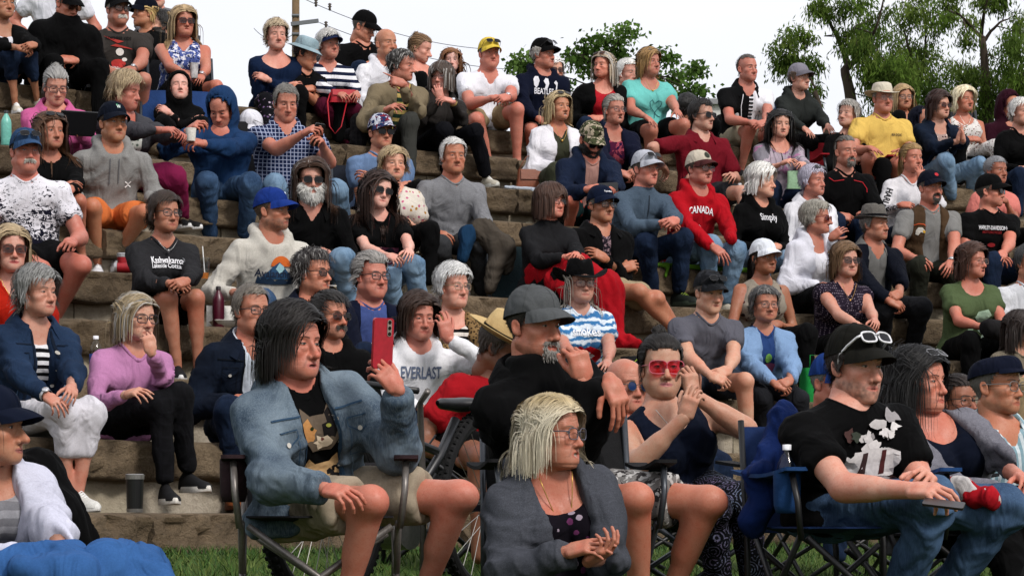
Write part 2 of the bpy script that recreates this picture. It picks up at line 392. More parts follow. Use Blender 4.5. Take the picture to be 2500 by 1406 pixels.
# ------------------------------------------------------------------ hands (left hand; fingers +y, back of hand +z, thumb +x)
HAND = {}
CURL = {'relax': (34, 42, 24), 'flat': (9, 14, 8), 'fist': (72, 88, 50), 'hold': (48, 62, 32), 'clasp': (48, 62, 30), 'point': (70, 85, 50), 'drape': (38, 24, 14), 'clap': (14, 20, 10)}
def hand(pose, h):
    if (pose, h) in HAND: return HAND[pose, h]
    cu = CURL[pose]; prims = []
    for i, (x, y, ls, r, sp) in enumerate(((.029, .088, (.046, .027, .021), .0090, 6), (.0095, .093, (.051, .031, .022), .0092, 1), (-.0105, .089, (.047, .029, .022), .0088, -4), (-.0285, .080, (.036, .022, .019), .0079, -11))):
        c = (2, 6, 4) if (pose == 'point' and i == 0) else cu; p = np.array([x, y, 0.]); ang = 0
        jit = (i - 1.5) * (5 if pose not in ('flat',) else 1)
        for j in range(3):
            ang += c[j] + jit * (.6 if j else 1); a = math.radians(ang); s = math.radians(sp)
            d = np.array([math.sin(s), math.cos(a) * math.cos(s), -math.sin(a)]); q = p + d * ls[j]
            prims.append((p, q, r * (1 - .07 * j), r * (1 - .07 * (j + 1)))); p = q
    p = np.array([.026, .022, -.008]); k = cu[0] / 75
    for j, (l, r0, r1) in enumerate(((.044, .0150, .0125), (.032, .0122, .0112), (.026, .0110, .0090))):
        d = unit([.78 - .45 * k - .22 * j, .72 + .1 * j, -.22 - .45 * k - .12 * j * k]); q = p + d * l; prims.append((p, q, r0, r1)); p = q
    def f(P):
        pr = (P - np.float32([0, .046, 0])); q = np.abs(pr) - np.float32([.027, .034, .003])
        d = np.sqrt((np.maximum(q, 0) ** 2).sum(1)) + np.minimum(q.max(1), 0) - .0125
        d = smin(d, seg(P, (0, -.010, 0), (0, .03, 0), .0245, .023), .022)
        fg = None
        for a, b, ra, rb in prims:
            s = seg(P, a, b, ra, rb); fg = s if fg is None else smin(fg, s, .0035)
        return smin(d, fg, .010)
    V, F = mesh_sdf(f, (-.06, -.045, -.12), (.1, .21, .04), h); V = smooth_mesh(V, F, 1, .3)
    HAND[pose, h] = (V, F); return V, F

# ------------------------------------------------------------------ heads (origin mid skull at eye level; x = own left, -y = face, z up)
def head_sdf(P, h):
    P = P * h['iv']; X = P.copy(); X[:, 0] = np.abs(X[:, 0]); f = h['fem']; fat = h['fat']; j = h['jaw']
    d = ell(P, (0, .014, .034), (.0745, .099, .086))
    d = smin(d, ell(P, (0, -.04, .034), (.060, .052, .062)), .03)
    d = smin(d, ell(P, (0, -.028, -.045), (.057 + .006 * fat, .060, .074)), .035)
    d = smin(d, seg(X, (.053 * j, .006, -.062), (.016, -.072, -.1 + .004 * f), .020 + .008 * fat, .019), .03)
    d = smin(d, ell(P, (0, -.082, -.101 + .004 * f), (.021 - .003 * f, .017, .016)), .022)
    d = smin(d, ell(X, (.043, -.060, -.030), (.024 + .004 * fat, .026, .022)), .022)
    d = smin(d, ell(X, (.036 + .006 * fat, -.056, -.066 - .004 * h['age']), (.020 + .010 * fat, .024, .026)), .026)
    if fat > .3: d = smin(d, ell(P, (0, -.04, -.112), (.045, .04, .028 * fat)), .03)
    d = smin(d, seg(X, (.006, -.0865, .020), (.042, -.075, .022), .0085 - .003 * f, .009), .014)
    d = smax(d, -ell(X, (.0315, -.102, -.001), (.0185, .0205, .0125)), .011)
    d = smin(d, ell(X, (.0315, -.0735, -.002), (.0155, .0150, .0138)), .004)
    if h['age'] > .4: d = smin(d, ell(X, (.031, -.086, -.020), (.013, .006, .006)), .008)
    d = smin(d, ell(P, (0, -.076, -.071), (.034, .022, .030)), .022)
    ns = h['nose']
    n = seg(P, (0, -.086, .010), (0, -.108 - .012 * ns, -.038), .0075, .0105)
    n = smin(n, ell(P, (0, -.111 - .011 * ns, -.043), (.0125, .0115, .0105)), .008); n = smin(n, ell(X, (.0125, -.100, -.0465), (.0085, .0105, .0085)), .006)
    d = smin(d, n, .010)
    m = h['mouth']; lf = .0012 + .0012 * f
    sm = .0035 * h['smile']
    d = smin(d, seg(X, (.004, -.0965, -.0690), (.0245, -.0870, -.0738 + sm), .0046 + lf, .0022), .006)
    d = smin(d, seg(X, (.000, -.0945, -.0802 - .008 * m), (.0215, -.0868, -.0768 + sm - .004 * m), .0055 + lf, .0026), .006)
    if m > .1: d = smax(d, -ell(P, (0, -.102, -.0755 - .004 * m), (.0175, .022, .0035 + .0085 * m)), .003)
    else: d = smax(d, -seg(X, (0, -.1025, -.0748), (.0265, -.0905, -.0742 + sm), .0019, .0014), .003)
    d = smax(d, -seg(X, (.0, -.1035, -.0590), (.0, -.1015, -.0655), .0022, .0022), .006)
    nk = h['neckr']
    d = smin(d, seg(P, (0, .014, -.07), (0, .020, -.135), nk * .98, nk * .93), .028)
    return d
def head_mesh(h, na, nl):
    a = np.linspace(-1, 1, na, endpoint=False); az = math.pi * (.34 * a + .66 * a ** 3)          # dense at the face
    l = np.linspace(0, 1, nl); el = np.radians(np.interp(l, [0, .16, .27, .42, .55, .63, .85, .93, 1], [87, 38, 22, 7, -11, -24, -43, -57, -80]))
    E_, A_ = np.meshgrid(el, az, indexing='ij'); D = np.stack([np.cos(E_) * np.sin(A_), -np.cos(E_) * np.cos(A_), np.sin(E_)], -1).reshape(-1, 3).astype(np.float32)
    c = np.float32([0, -.022, -.022]); r = np.full(len(D), .21, np.float32)
    for i in range(15): r -= head_sdf(c + D * r[:, None], h) * (.95 if i < 11 else .7)
    V = (c + D * r[:, None]).astype(float); i = np.arange(nl - 1)[:, None]; j = np.arange(na)[None]; j2 = (j + 1) % na
    F = np.stack([i * na + j, (i + 1) * na + j, (i + 1) * na + j2, i * na + j2], -1).reshape(-1, 4)
    V = np.concatenate([V, [V[:na].mean(0) + [0, 0, .001]]])
    T = np.stack([np.full(na, len(V) - 1), np.arange(na), (np.arange(na) + 1) % na], 1)
    return V, F, T
def hairline(V, rec=0.0, low=0.0):
    "signed: >0 inside the hair area"
    x, y, z = V[:, 0], V[:, 1], V[:, 2]
    front = .060 + .030 * rec - .010 * low + .10 * np.maximum(np.abs(x) - .03, 0) * (.3 + rec)
    lim = np.interp(y, [-.10, -.06, -.035, -.012, .018, .05, .09], [.065, .055, .03, -.004, -.028, -.062, -.072]); lim[y < -.045] = np.maximum(lim, front)[y < -.045]
    if rec > .5: lim = np.maximum(lim, np.where(y < .01 + .05 * (rec - .5), .075, -1))
    g = z - lim
    if rec >= 1: g = np.minimum(g, .045 - z + .04 * np.clip(y / .1, -1, 1))
    return g
SKIN = {'pale': (202, 160, 144), 'fair': (190, 142, 122), 'red': (182, 120, 100), 'tan': (170, 116, 90), 'deep': (146, 94, 70), 'brown': (122, 78, 58)}
EAR = None
def ear_mesh():
    global EAR
    if EAR is None:
        def f(P):
            d = ell(P, (0, 0, 0), (.0065, .0185, .031)); d = smax(d, -ell(P, (.007, -.002, .004), (.006, .011, .019)), .004)
            return smin(d, ell(P, (0, -.008, -.024), (.006, .009, .010)), .006)
        EAR = mesh_sdf(f, (-.012, -.024, -.038), (.012, .024, .036), .0056)
    return EAR

# ------------------------------------------------------------------ strands of hair, in world space
def strands(root, nrm, d0, L, Hd, coll, r, steps, grav, curl, w, bangs=None, zend=None, seed=0, face=True, lift=0.0, hug=0.0):
    R, c, s = Hd['R'], Hd['c'], Hd['s']; n = len(root); p = root.copy(); d = d0.copy(); pts = [p.copy()]; ds = (L / steps)[:, None]
    alive = np.ones(n, bool); ph = r.uniform(0, 6.28, (n, 1)); side = r.normal(0, 1, (n, 3))
    for k in range(steps):
        d = d + np.array([0, 0, -1.]) * grav * (k + 1) / steps + curl * np.sin(ph + k * (1.1 + .5 * np.sin(ph))) * side * .5 + r.normal(0, .05 + curl * .1, (n, 3))
        if L.max() > .09:
            bl = ((p - c) @ R / s)[:, 2] < .015; d[bl, :2] *= .45; d[bl, 2] -= .25
        d /= np.linalg.norm(d, axis=1)[:, None]; q = p + d * ds
        l = (q - c) @ R / s
        if face:
            m = (l[:, 1] < -.03) & (l[:, 2] < .040) & (np.abs(l[:, 0]) < .060) & (l[:, 2] > -.14)
            l[m, 0] += np.where(l[m, 0] + 1e-5 >= 0, 1, -1) * (.060 - np.abs(l[m, 0])) * .6; l[m, 1] += np.where(l[m, 1] < -.05, .016, .004)
        sd = head_sdf(l.astype(np.float32), Hd['h']); o = (.004 + lift * np.clip((l[:, 2] + .03) / .09, .3, 1)) - sd; m = (o > 0) | ((l[:, 2] > .005) & (hug > 0))
        o = np.where(o > 0, o, o * hug)
        g = (l - [0, .01, np.clip(0, -.05, .03)]); g /= np.linalg.norm(g, axis=1)[:, None]; l[m] += g[m] * o[m][:, None]
        q = c + s * (l @ R.T)
        if coll is not None:
            sd = coll(q.astype(np.float32)); m = sd < .012
            if m.any():
                e = .01; gr = np.stack([coll((q[m] + v).astype(np.float32)) - sd[m] for v in np.eye(3) * e], 1) / e
                gr /= np.linalg.norm(gr, axis=1)[:, None] + 1e-6; q[m] += gr * (.013 - sd[m])[:, None]
        stop = np.zeros(n, bool)
        if zend is not None: stop |= (l[:, 2] < zend + .012 * np.sin(ph[:, 0] * 3))
        if bangs is not None: stop |= (l[:, 1] < -.05) & (np.abs(l[:, 0]) < .055) & (l[:, 2] < bangs)
        q[~alive] = p[~alive]; alive &= ~stop
        d = np.where(alive[:, None], (q - p) / (np.linalg.norm(q - p, axis=1)[:, None] + 1e-9), d)
        p = q; pts.append(p.copy())
    Pn = np.stack(pts, 1); m = steps + 1                                  # n, m, 3
    tg = np.gradient(Pn, axis=1); tg /= np.linalg.norm(tg, axis=2)[..., None] + 1e-9
    out = Pn - (c + R @ np.array([0, .01, -.02]) * s); A = np.cross(tg, out); A /= np.linalg.norm(A, axis=2)[..., None] + 1e-9; Bq = np.cross(A, tg)
    tt = np.linspace(0, 1, m)[None, :, None]; ww = (w * r.uniform(.6, 1.3, (n, 1, 1))) * (1 - tt ** 2.2 * .8)
    tw = r.normal(0, .14, (n, 1, 1)); A = A * np.cos(tw) + Bq * np.sin(tw)
    V = np.stack([Pn - A * ww, Pn + A * ww], 2).reshape(-1, 3)
    base = (np.arange(n)[:, None] * m + np.arange(m - 1)[None, :]) * 2
    F = np.stack([base, base + 1, base + 3, base + 2], -1).reshape(-1, 4)
    cv = np.repeat(r.uniform(.84, 1.12, n), m * 2)
    uo = r.uniform(0, 40, (n, 1)); pcv = np.zeros((n, m, 2, 3)); pcv[..., 0, 0] = uo; pcv[..., 1, 0] = uo + ww[:, :, 0] * 2; pcv[..., 1] = (np.linspace(0, 1, m)[None] * L[:, None])[:, :, None]; pcv[..., 2] = uo[:, :, None]
    return V, F, cv, pcv.reshape(-1, 3)
HST = {
    'short': dict(L=.030, lift=.22, comb='side', curl=.06, w=.0026, n=560, st=3, g=.3, rec=.15, sh=.014, hug=.4),
    'buzz': dict(L=.010, lift=.3, comb='fwd', curl=.05, w=.0022, n=420, st=2, g=.1, rec=.35, sh=.005),
    'receding': dict(L=.028, lift=.15, comb='back', curl=.06, w=.0025, n=500, st=3, g=.25, rec=.62, sh=.009, hug=.4),
    'bald': dict(L=.020, lift=.15, comb='back', curl=.06, w=.0025, n=360, st=3, g=.4, rec=1.05, sh=.007, hug=.4),
    'pixie': dict(L=.052, lift=.30, comb='side', curl=.12, w=.0028, n=700, st=4, g=.45, bangs=.060, rec=0, sh=.019, hug=.3),
    'spiky': dict(L=.040, lift=.7, comb='crown', curl=.12, w=.0026, n=600, st=3, g=.12, rec=.05, sh=.016),
    'bob': dict(L=.25, lift=.10, comb='crown', curl=.02, w=.0056, n=560, st=8, g=1.0, bangs=.045, zend=-.112, rec=0, sh=.024, hug=.45),
    'lob': dict(L=.30, lift=.08, comb='part', curl=.035, w=.0054, n=560, st=9, g=1.05, zend=-.165, rec=0, sh=.018, hug=.45),
    'shag': dict(L=.30, lift=.14, comb='part', curl=.09, w=.0050, n=600, st=9, g=1.0, zend=-.19, rec=0, sh=.024, hug=.4),
    'long': dict(L=.46, lift=.06, comb='part', curl=.04, w=.0046, n=760, st=10, g=1.15, zend=-.33, rec=0, sh=.015, hug=.45),
    'wavy': dict(L=.50, lift=.12, comb='part', curl=.16, w=.0046, n=860, st=11, g=1.05, zend=-.34, rec=0, sh=.022, hug=.35),
    'curly': dict(L=.055, lift=.5, comb='crown', curl=.5, w=.0030, n=680, st=4, g=.3, bangs=.06, rec=.1, sh=.024, hug=.3),
    'bun': dict(L=.09, lift=.03, comb='back', curl=.02, w=.0030, n=460, st=4, g=.08, rec=0, sh=.011, hug=.7),
    'pony': dict(L=.09, lift=.03, comb='back', curl=.02, w=.0030, n=460, st=4, g=.12, rec=0, sh=.011, hug=.7),
}
def make_hair(Hd, style, colr, coll, r, q, hatcut=None, **ov):
    p = dict(HST[style]); p['part'] = r.choice([-.028, .028, .02]); p.update(ov); h = Hd['h']; R, c, s = Hd['R'], Hd['c'], Hd['s']
    V, F = Hd['V'], Hd['F']; g = hairline(V, p['rec']); Vs, Fs, Cs, Ps = [], [], [], []; nv = 0
    if hatcut is not None: g = np.where(V[:, 2] > hatcut + .012, np.minimum(g, .002), g)
    keep = (g[F] > 0).all(1)
    used = np.unique(F[keep])
    if len(used):
        mp_ = np.full(len(V), -1); mp_[used] = np.arange(len(used)); v = V[used]; nn = v - [0, .01, 0]; nn /= np.linalg.norm(nn, axis=1)[:, None]
        th = np.clip(g[used] / .02, 0, 1) * p['sh'] * (1 + .35 * vnoise(v * 38, 3)) + .0012
        vv = v + nn * th[:, None]; Vs.append(c + s * (vv @ R.T)); Fs.append(mp_[F[keep]]); Cs.append(.86 + .12 * vnoise(v * np.array([60, 60, 22]), 5)); nv = len(used); Ps.append(np.stack([np.arctan2(v[:, 0], v[:, 1] - .01) * .09, v[:, 2], v[:, 2] * 0], 1))
    n = int(p['n'] * {-1: .5, 0: .75, 1: 1.1, 2: 3.6}[q]); k = np.arange(n * 2) + .5; ph = np.arccos(1 - 2 * k / (n * 2)); th = math.pi * (1 + 5 ** .5) * k
    D = np.stack([np.cos(th) * np.sin(ph), np.sin(th) * np.sin(ph), np.cos(ph)], 1) + r.normal(0, .03, (n * 2, 3)); D /= np.linalg.norm(D, axis=1)[:, None]
    cc = np.array([0, -.01, 0]); rr = np.full(len(D), .2, np.float32)
    for i in range(9): rr -= head_sdf((cc + D * rr[:, None]).astype(np.float32), h)
    X = cc + D * rr[:, None]; gg = hairline(X, p['rec']); m = gg > -.002
    if hatcut is not None: m &= X[:, 2] < hatcut
    X = X[m]
    if len(X):
        nn = X - [0, .01, 0]; nn /= np.linalg.norm(nn, axis=1)[:, None]
        cm = p['comb']; part = p.get('part', .022)
        if cm == 'back': t = np.tile([0, 1., -.15], (len(X), 1))
        elif cm == 'fwd': t = np.tile([0, -1., 0], (len(X), 1))
        elif cm == 'side': t = np.stack([np.where(X[:, 0] > part, .7, -.9), np.where(X[:, 1] > .03, .35, -.25), np.where(X[:, 1] > .05, -.8, -.2)], 1)
        elif cm == 'part':
            t = np.stack([np.where(X[:, 0] > part, 1., -1.), np.full(len(X), .38), np.full(len(X), -.1)], 1); b = X[:, 1] > .05; t[b] = [0, .5, -1]
        else: t = X - np.array([.01, .05, .12])
        t = t - nn * (t * nn).sum(1)[:, None]; t /= np.linalg.norm(t, axis=1)[:, None] + 1e-9
        d0 = t * (1 - p['lift'] * .6) + nn * p['lift']; d0 /= np.linalg.norm(d0, axis=1)[:, None]
        L = p['L'] * r.uniform(.72, 1.1, len(X)) * s
        root = c + s * ((X + nn * p['sh'] * .98) @ R.T)
        v, f, cv, pv = strands(root, nn @ R.T, d0 @ R.T, L, Hd, coll, r, p['st'], p['g'], p['curl'], p['w'] * s * {-1: 1.4, 0: 1.05, 1: .78, 2: .32}[q], p.get('bangs'), p.get('zend'), lift=p['sh'] * 1.02, face=p['L'] > .05, hug=p.get('hug', 0.0))
        Vs.append(v); Fs.append(f + nv); Cs.append(cv); Ps.append(pv); nv += len(v)
    if style in ('bun', 'pony') or p.get('knot'):
        bc = np.array(p.get('knot', (0, .085, .085) if style == 'bun' else (0, .108, .02)))
        root = np.tile(bc, (90, 1)) + r.normal(0, .009, (90, 3)); root = c + s * (root @ R.T); up = (R @ (bc - [0, 0, .02])); up = unit(up)
        d0 = r.normal(0, 1, (90, 3)) + up * .6
        if style == 'pony': d0 = r.normal(0, .22, (90, 3)) + R @ np.array([0, .7, -.7])
        d0 /= np.linalg.norm(d0, axis=1)[:, None]
        if style == 'bun':
            u_, v_ = np.meshgrid(np.linspace(0, 2 * math.pi, 15), np.linspace(.05, math.pi - .05, 9)); k_ = .031 * (1 + .22 * np.sin(u_ * 3 + v_ * 5)); sp = np.stack([k_ * np.sin(v_) * np.cos(u_), k_ * np.sin(v_) * np.sin(u_), k_ * np.cos(v_)], -1) + bc
            sv, sf = MB().grid(sp).arrays(); Vs.append(c + s * (sv @ R.T)); Fs.append(sf[0] + nv); Cs.append(np.full(len(sv), .9)); Ps.append(sv * np.array([1, .2, 1])); nv += len(sv)
        tail = p.get('tail', .06 if style == 'bun' else .26)
        v, f, cv, pv = strands(root, d0, d0, np.full(90, tail * (.7 if style == 'bun' else 1)) * s, Hd, coll, r, 7, .1 if style == 'bun' else 1.0, .9 if style == 'bun' else .08, (.0022 if style == 'bun' else .005) * s, face=False)
        Vs.append(v); Fs.append(f + nv); Cs.append(cv); Ps.append(pv); nv += len(v)
    if not Vs: return None
    V = np.concatenate(Vs); F = np.concatenate(Fs); cv = np.concatenate(Cs)
    base = lin(colr) * (.7 + .5 * max(lin(colr))); C = base[None] * np.clip(cv, .3, 1.6)[:, None]
    if p.get('grey'): gmix = (np.mod(cv * 977.0, 1.0) < p['grey'] * 1.6).astype(float)[:, None] * .8; C = C * (1 - gmix) + lin('#a5a29e')[None] * np.clip(cv, .5, 1.3)[:, None] * gmix
    if p.get('roots'): l = (V - c) @ R / s; k = np.clip((l[:, 2] - .05) / .06, 0, 1)[:, None]; C = C * (1 - k) + lin(p['roots'])[None] * cv[:, None] * k
    return V, F, C, np.concatenate(Ps)
def make_beard(Hd, kind, colr, r):
    V, F, h = Hd['V'], Hd['F'], Hd['h']; R, c, s = Hd['R'], Hd['c'], Hd['s']; x, y, z = np.abs(V[:, 0]), V[:, 1], V[:, 2]
    lip = np.sqrt((x / .023) ** 2 + ((z + .0755) / .0105) ** 2) - 1
    mous = np.minimum(.031 - x, np.minimum(z + .071, -.0535 - z)); mous = np.minimum(mous, -.08 - y)
    chin = np.minimum(.026 - x, np.minimum(-.082 - z, -.06 - y))
    full = np.minimum(-(z + .048) + np.clip((x - .03) * .9, -.03, .03), .028 - y); full = np.minimum(full, z + .135)
    g = {'moustache': mous, 'goatee': np.maximum(np.maximum(mous, chin), np.minimum(np.minimum(.034 - x, x - .022), np.minimum(-.058 - z, z + .11))), 'beard': np.maximum(full, mous), 'long': np.maximum(full, mous), 'short': np.maximum(full, mous)}[kind]
    g = np.minimum(g, lip * .012)
    m = g > 0; idx = np.argwhere(m)[:, 0]
    if not len(idx): return None
    n = {'moustache': 160, 'goatee': 260, 'beard': 480, 'long': 600, 'short': 420}[kind]; L = {'moustache': .014, 'goatee': .010, 'beard': .018, 'long': .040, 'short': .009}[kind]
    th0 = {'moustache': .005, 'goatee': .005, 'beard': .008, 'long': .012, 'short': .002}[kind]
    Vs, Fs, Cs, Ps, nv = [], [], [], [], 0; keep = (g[F] > 0).all(1); used = np.unique(F[keep])
    if len(used):
        mp_ = np.full(len(V), -1); mp_[used] = np.arange(len(used)); v = V[used]; nn = v - [0, -.02, -.04]; nn /= np.linalg.norm(nn, axis=1)[:, None]
        vv = v + nn * (np.clip(g[used] / .008, .1, 1) * th0 * (1 + .4 * vnoise(v * 70, 2)))[:, None]
        if kind == 'long': vv[:, 2] -= np.clip((-.09 - v[:, 2]) / .03, 0, 1) * .022
        Vs.append(c + s * (vv @ R.T)); Fs.append(mp_[F[keep]][:, ::-1]); Cs.append(.85 + .12 * vnoise(v * np.array([90, 90, 30]), 5)); nv = len(used); Ps.append(v * np.array([1, .3, .3]))
    X = V[r.choice(idx, n)] + r.normal(0, .0022, (n, 3)); nn = X - [0, -.02, -.04]; nn /= np.linalg.norm(nn, axis=1)[:, None]; X = X + nn * th0 * .7
    d0 = nn * .35 + np.array([0, -.05, -.9]); ms = X[:, 2] > -.070; d0[ms] = nn[ms] * .3 + np.stack([np.sign(X[ms, 0]) * .7, np.full(ms.sum(), -.1), np.full(ms.sum(), -.6)], 1)
    d0 /= np.linalg.norm(d0, axis=1)[:, None]
    v, f, cv, pv = strands(c + s * (X @ R.T), nn @ R.T, d0 @ R.T, L * r.uniform(.6, 1.15, n) * s, Hd, None, r, 3, .25, .10, .0015 * s, face=False, lift=th0 * .8)
    Vs.append(v); Fs.append(f + nv); Cs.append(cv); Ps.append(pv)
    cv = np.concatenate(Cs); return np.concatenate(Vs), np.concatenate(Fs), lin(colr)[None] * np.clip(cv, .4, 1.5)[:, None] * .85, np.concatenate(Ps)

# ------------------------------------------------------------------ lettering and prints
TXT = {}
def prep_text(words):
    for w in words:
        cu = bpy.data.curves.new('t', 'FONT'); cu.body = w; cu.align_x = 'CENTER'; cu.size = 1; cu.offset = .018; cu.resolution_u = 3; cu.fill_mode = 'FRONT'
        o = bpy.data.objects.new('t', cu); COL.objects.link(o); dg = bpy.context.evaluated_depsgraph_get(); me = o.evaluated_get(dg).to_mesh()
        bm = bmesh.new(); bm.from_mesh(me); bmesh.ops.triangulate(bm, faces=bm.faces)
        V = np.array([v.co[:] for v in bm.verts]); F = np.array([[v.index for v in f.verts] for f in bm.faces]); bm.free()
        o.evaluated_get(dg).to_mesh_clear(); bpy.data.objects.remove(o); bpy.data.curves.remove(cu)
        V = V[:, :2]; lo, hi = V.min(0), V.max(0); V = V - (lo + hi) / 2
        TXT[w] = (V / (hi[0] - lo[0]), F, (hi[1] - lo[1]) / (hi[0] - lo[0]))       # width 1
def subdiv2(V, F, mx):
    "split long edges of a flat triangle mesh"
    bm = bmesh.new(); vs = [bm.verts.new((*p, 0)) for p in V]
    for f in F:
        try: bm.faces.new([vs[i] for i in f])
        except ValueError: pass
    for _ in range(3):
        ed = [e for e in bm.edges if e.calc_length() > mx]
        if not ed: break
        bmesh.ops.subdivide_edges(bm, edges=ed, cuts=1); bmesh.ops.triangulate(bm, faces=[f for f in bm.faces if len(f.verts) > 3])
    bm.verts.index_update(); Vo = np.array([v.co[:2] for v in bm.verts]); Fo = np.array([[v.index for v in f.verts] for f in bm.faces]); bm.free(); return Vo, Fo
def poly2(pts):
    bm = bmesh.new(); f = bm.faces.new([bm.verts.new((*p, 0)) for p in pts]); bmesh.ops.triangulate(bm, faces=[f])
    V = np.array([v.co[:2] for v in bm.verts]); bm.verts.index_update(); F = np.array([[v.index for v in q.verts] for q in bm.faces]); bm.free(); return V, F
def oval(cx, cy, rx, ry, n=16, a0=0, a1=360): return [(cx + rx * math.cos(math.radians(a)), cy + ry * math.sin(math.radians(a))) for a in np.linspace(a0, a1, n, endpoint=a1 - a0 < 360)]
def project(bvh, org, s, u, fw, V, F, lift):
    "lay a flat drawing (x,y in metres) onto a garment: cast from in front along -fw"
    out = []; ok = []
    for a, b in V:
        o = org + s * a + u * b + fw * .6; h, n, i, d = bvh.ray_cast(Vector(o), Vector(-fw), 1.2)
        out.append(np.array(h) + np.array(fw) * lift if h is not None else org); ok.append(h is not None)
    ok = np.array(ok); F = F[ok[F].all(1)]; return np.array(out), F

# ------------------------------------------------------------------ the person
TS = [0, .06, .14, .30, .46, .62, .78, .90, .97, 1.02, 1.06]
PROF = {'m': ([.165, .178, .178, .160, .160, .176, .194, .172, .116, .075, .058], [.10, .115, .125, .118, .112, .116, .110, .088, .066, .052, .050], [.11, .125, .120, .098, .098, .106, .104, .088, .070, .056, .052]),
        'f': ([.172, .188, .185, .150, .142, .152, .166, .148, .100, .064, .050], [.10, .115, .122, .110, .102, .102, .096, .076, .058, .044, .042], [.11, .125, .118, .090, .088, .094, .092, .078, .062, .048, .046])}
PEOPLE = []; REPORT = []
def rot_to(y, z):
    y = unit(y); z = np.asarray(z, float); z = z - (z @ y) * y; z = unit(z); return np.stack([np.cross(y, z), y, z], 1)
def ik(S, W, l1, l2, pole):
    d = W - S; D = np.linalg.norm(d); D2 = min(max(D, abs(l1 - l2) + .03), (l1 + l2) * .985); u_ = d / (D + 1e-9); W = S + u_ * D2
    a = (l1 * l1 - l2 * l2 + D2 * D2) / (2 * D2); h = math.sqrt(max(l1 * l1 - a * a, 0)); p = pole - (pole @ u_) * u_; return S + u_ * a + unit(p) * h, W
def P(label, e, row=None, d=None, sz=None, yaw=20, pitch=0, roll=0, by=None, lean=8, sex='m', bulk=1.0, belly=0.0, bust=None, skin='tan', hair=('short', '#4a4039'), hat=None, gl=None, fac=None, stub=0,
      top=None, jk=None, pants=None, shoes=None, arms='lap', lw=None, rw=None, lh=None, rh=None, kn=None, an=None, q=0, mouth=0, smile=0, age=.5, fat=0.0, nose=.5, pr=(), sc=None, legs=True, brow=None, shut=0, collar=None, foot=None, feet_row=None, torso=True, lip=None, hx=None, neckw=1.0, hs=None, n=None, h=None, Lmin=.74, jpr=()):
    seed = int(e[0] * 7 + e[1] * 13) & 0xffff; r = np.random.default_rng(seed); fem = sex == 'f'; bulk = 1 + (bulk - 1) * .9
    # ---- where the person sits
    if row is None and d is None:
        S_ = (1.0 if not fem else .94) if sc is None else sc; want = (.6 * math.cos(math.radians(lean)) + .146) * S_; best = 9
        for k in range(11):
            dd = row_d(e[0], k, .2); hgt = pix(e[0], e[1], dd)[2] - row_z(k)
            if best == 9 or abs(hgt - want) < best: best = abs(hgt - want); row = k
    if row is not None:
        cx = row_d(e[0], row, .25); p0 = np.array([(e[0] - 1250) / FPX * cx, cx]); nrm = unit(p0 - AC); ry = math.degrees(math.atan2(-nrm[0], nrm[1]))
    else: ry = 20
    if by is None: by = .55 * ry + .15 * yaw
    hs = hs or (.975 if not fem else .93); Rb = Rz(by) @ Rx(lean); Rh = Rz(yaw) @ Ry(roll) @ Rx(pitch); fwd = Rz(by) @ np.array([0, -1., 0]); s_ax = Rb[:, 0]; u_ax = Rb[:, 2]
    S0 = (1.0 if not fem else .94) if sc is None else sc
    eo = np.array([0, 0, .146 * S0]) + Rh @ np.array([0, -.075, 0]) + fwd * .025 + np.array([0, 0, -.02 * (pitch / 30)])
    L = .60 * S0; seat = sz
    for _ in range(4):
        if row is not None:
            off = u_ax * L + eo; dh = row_d(e[0] if hx is None else hx, row, .27); dE = dh + off[1]
            for _i in range(3):
                E = pix(e[0], e[1], dE); hipx = E - off; dh = row_d(to_px(hipx)[0], row, .27); dE = dh + off[1]
            if sz is None: seat = row_z(row)
        else: dE = d; seat = ZC - .1 if sz is None else sz
        E = pix(e[0], e[1], dE); Lreq = (E[2] - eo[2] - seat) / max(u_ax[2], .3); L = min(max(Lreq, .60 * S0 * Lmin), .60 * S0 * 1.16)
    hip = E - eo - u_ax * L; N = hip + u_ax * L
    if n is not None:
        dn = dE + (n[2] if len(n) > 2 else .05); N = pix(n[0], n[1], dn)
        if h is not None: hip = pix(h[0], h[1], dn + (h[2] if len(h) > 2 else .0))
        else: hip = N - u_ax * L
        L = np.linalg.norm(N - hip); u_ax = (N - hip) / L; s_ax = unit(np.cross(u_ax, fwd)); Rb = np.stack([s_ax, np.cross(u_ax, s_ax), u_ax], 1)
    REPORT.append((label[:34], e, row, round(Lreq / (.6 * S0), 2), round(hip[2] - seat, 2), round(dE, 2)))
    vx, vz = r.uniform(.925, 1.04), r.uniform(.95, 1.065); smile = smile + r.uniform(-.1, .9); fat = max(0, fat + r.uniform(-.15, .15)); hipx_ = h; h = dict(iv=np.array([1 / vx, 1, 1 / vz], np.float32), fem=1.0 if fem else 0.0, fat=fat, jaw=(1.04 if not fem else .92) * r.uniform(.92, 1.06), age=age, nose=nose + r.uniform(-.6, .6), mouth=mouth, smile=smile, neckr=(.059 if not fem else .049) * neckw * (1 + .12 * fat))
    Hc = E - Rh @ np.array([0, -.085, 0]) * hs; Hd = dict(R=Rh, c=Hc, s=hs, h=h)
    w, fr, bk = [np.array(a) * S0 for a in PROF[sex]]; tsb = np.array(TS); w = w * (1 + (bulk - 1) * np.interp(tsb, [0, .9, 1], [1, .6, .2])); fr = fr * (1 + (bulk - 1) * .8 * np.interp(tsb, [0, .85, 1], [1, .5, .1])) + belly * np.exp(-((tsb - .30) / .2) ** 2); bk = bk * (1 + (bulk - 1) * .6)
    bust = bust if bust is not None else (.5 if fem else 0); hunch = .035
    def tl(Pp): return (Pp - hip.astype(Pp.dtype)) @ Rb.astype(Pp.dtype)
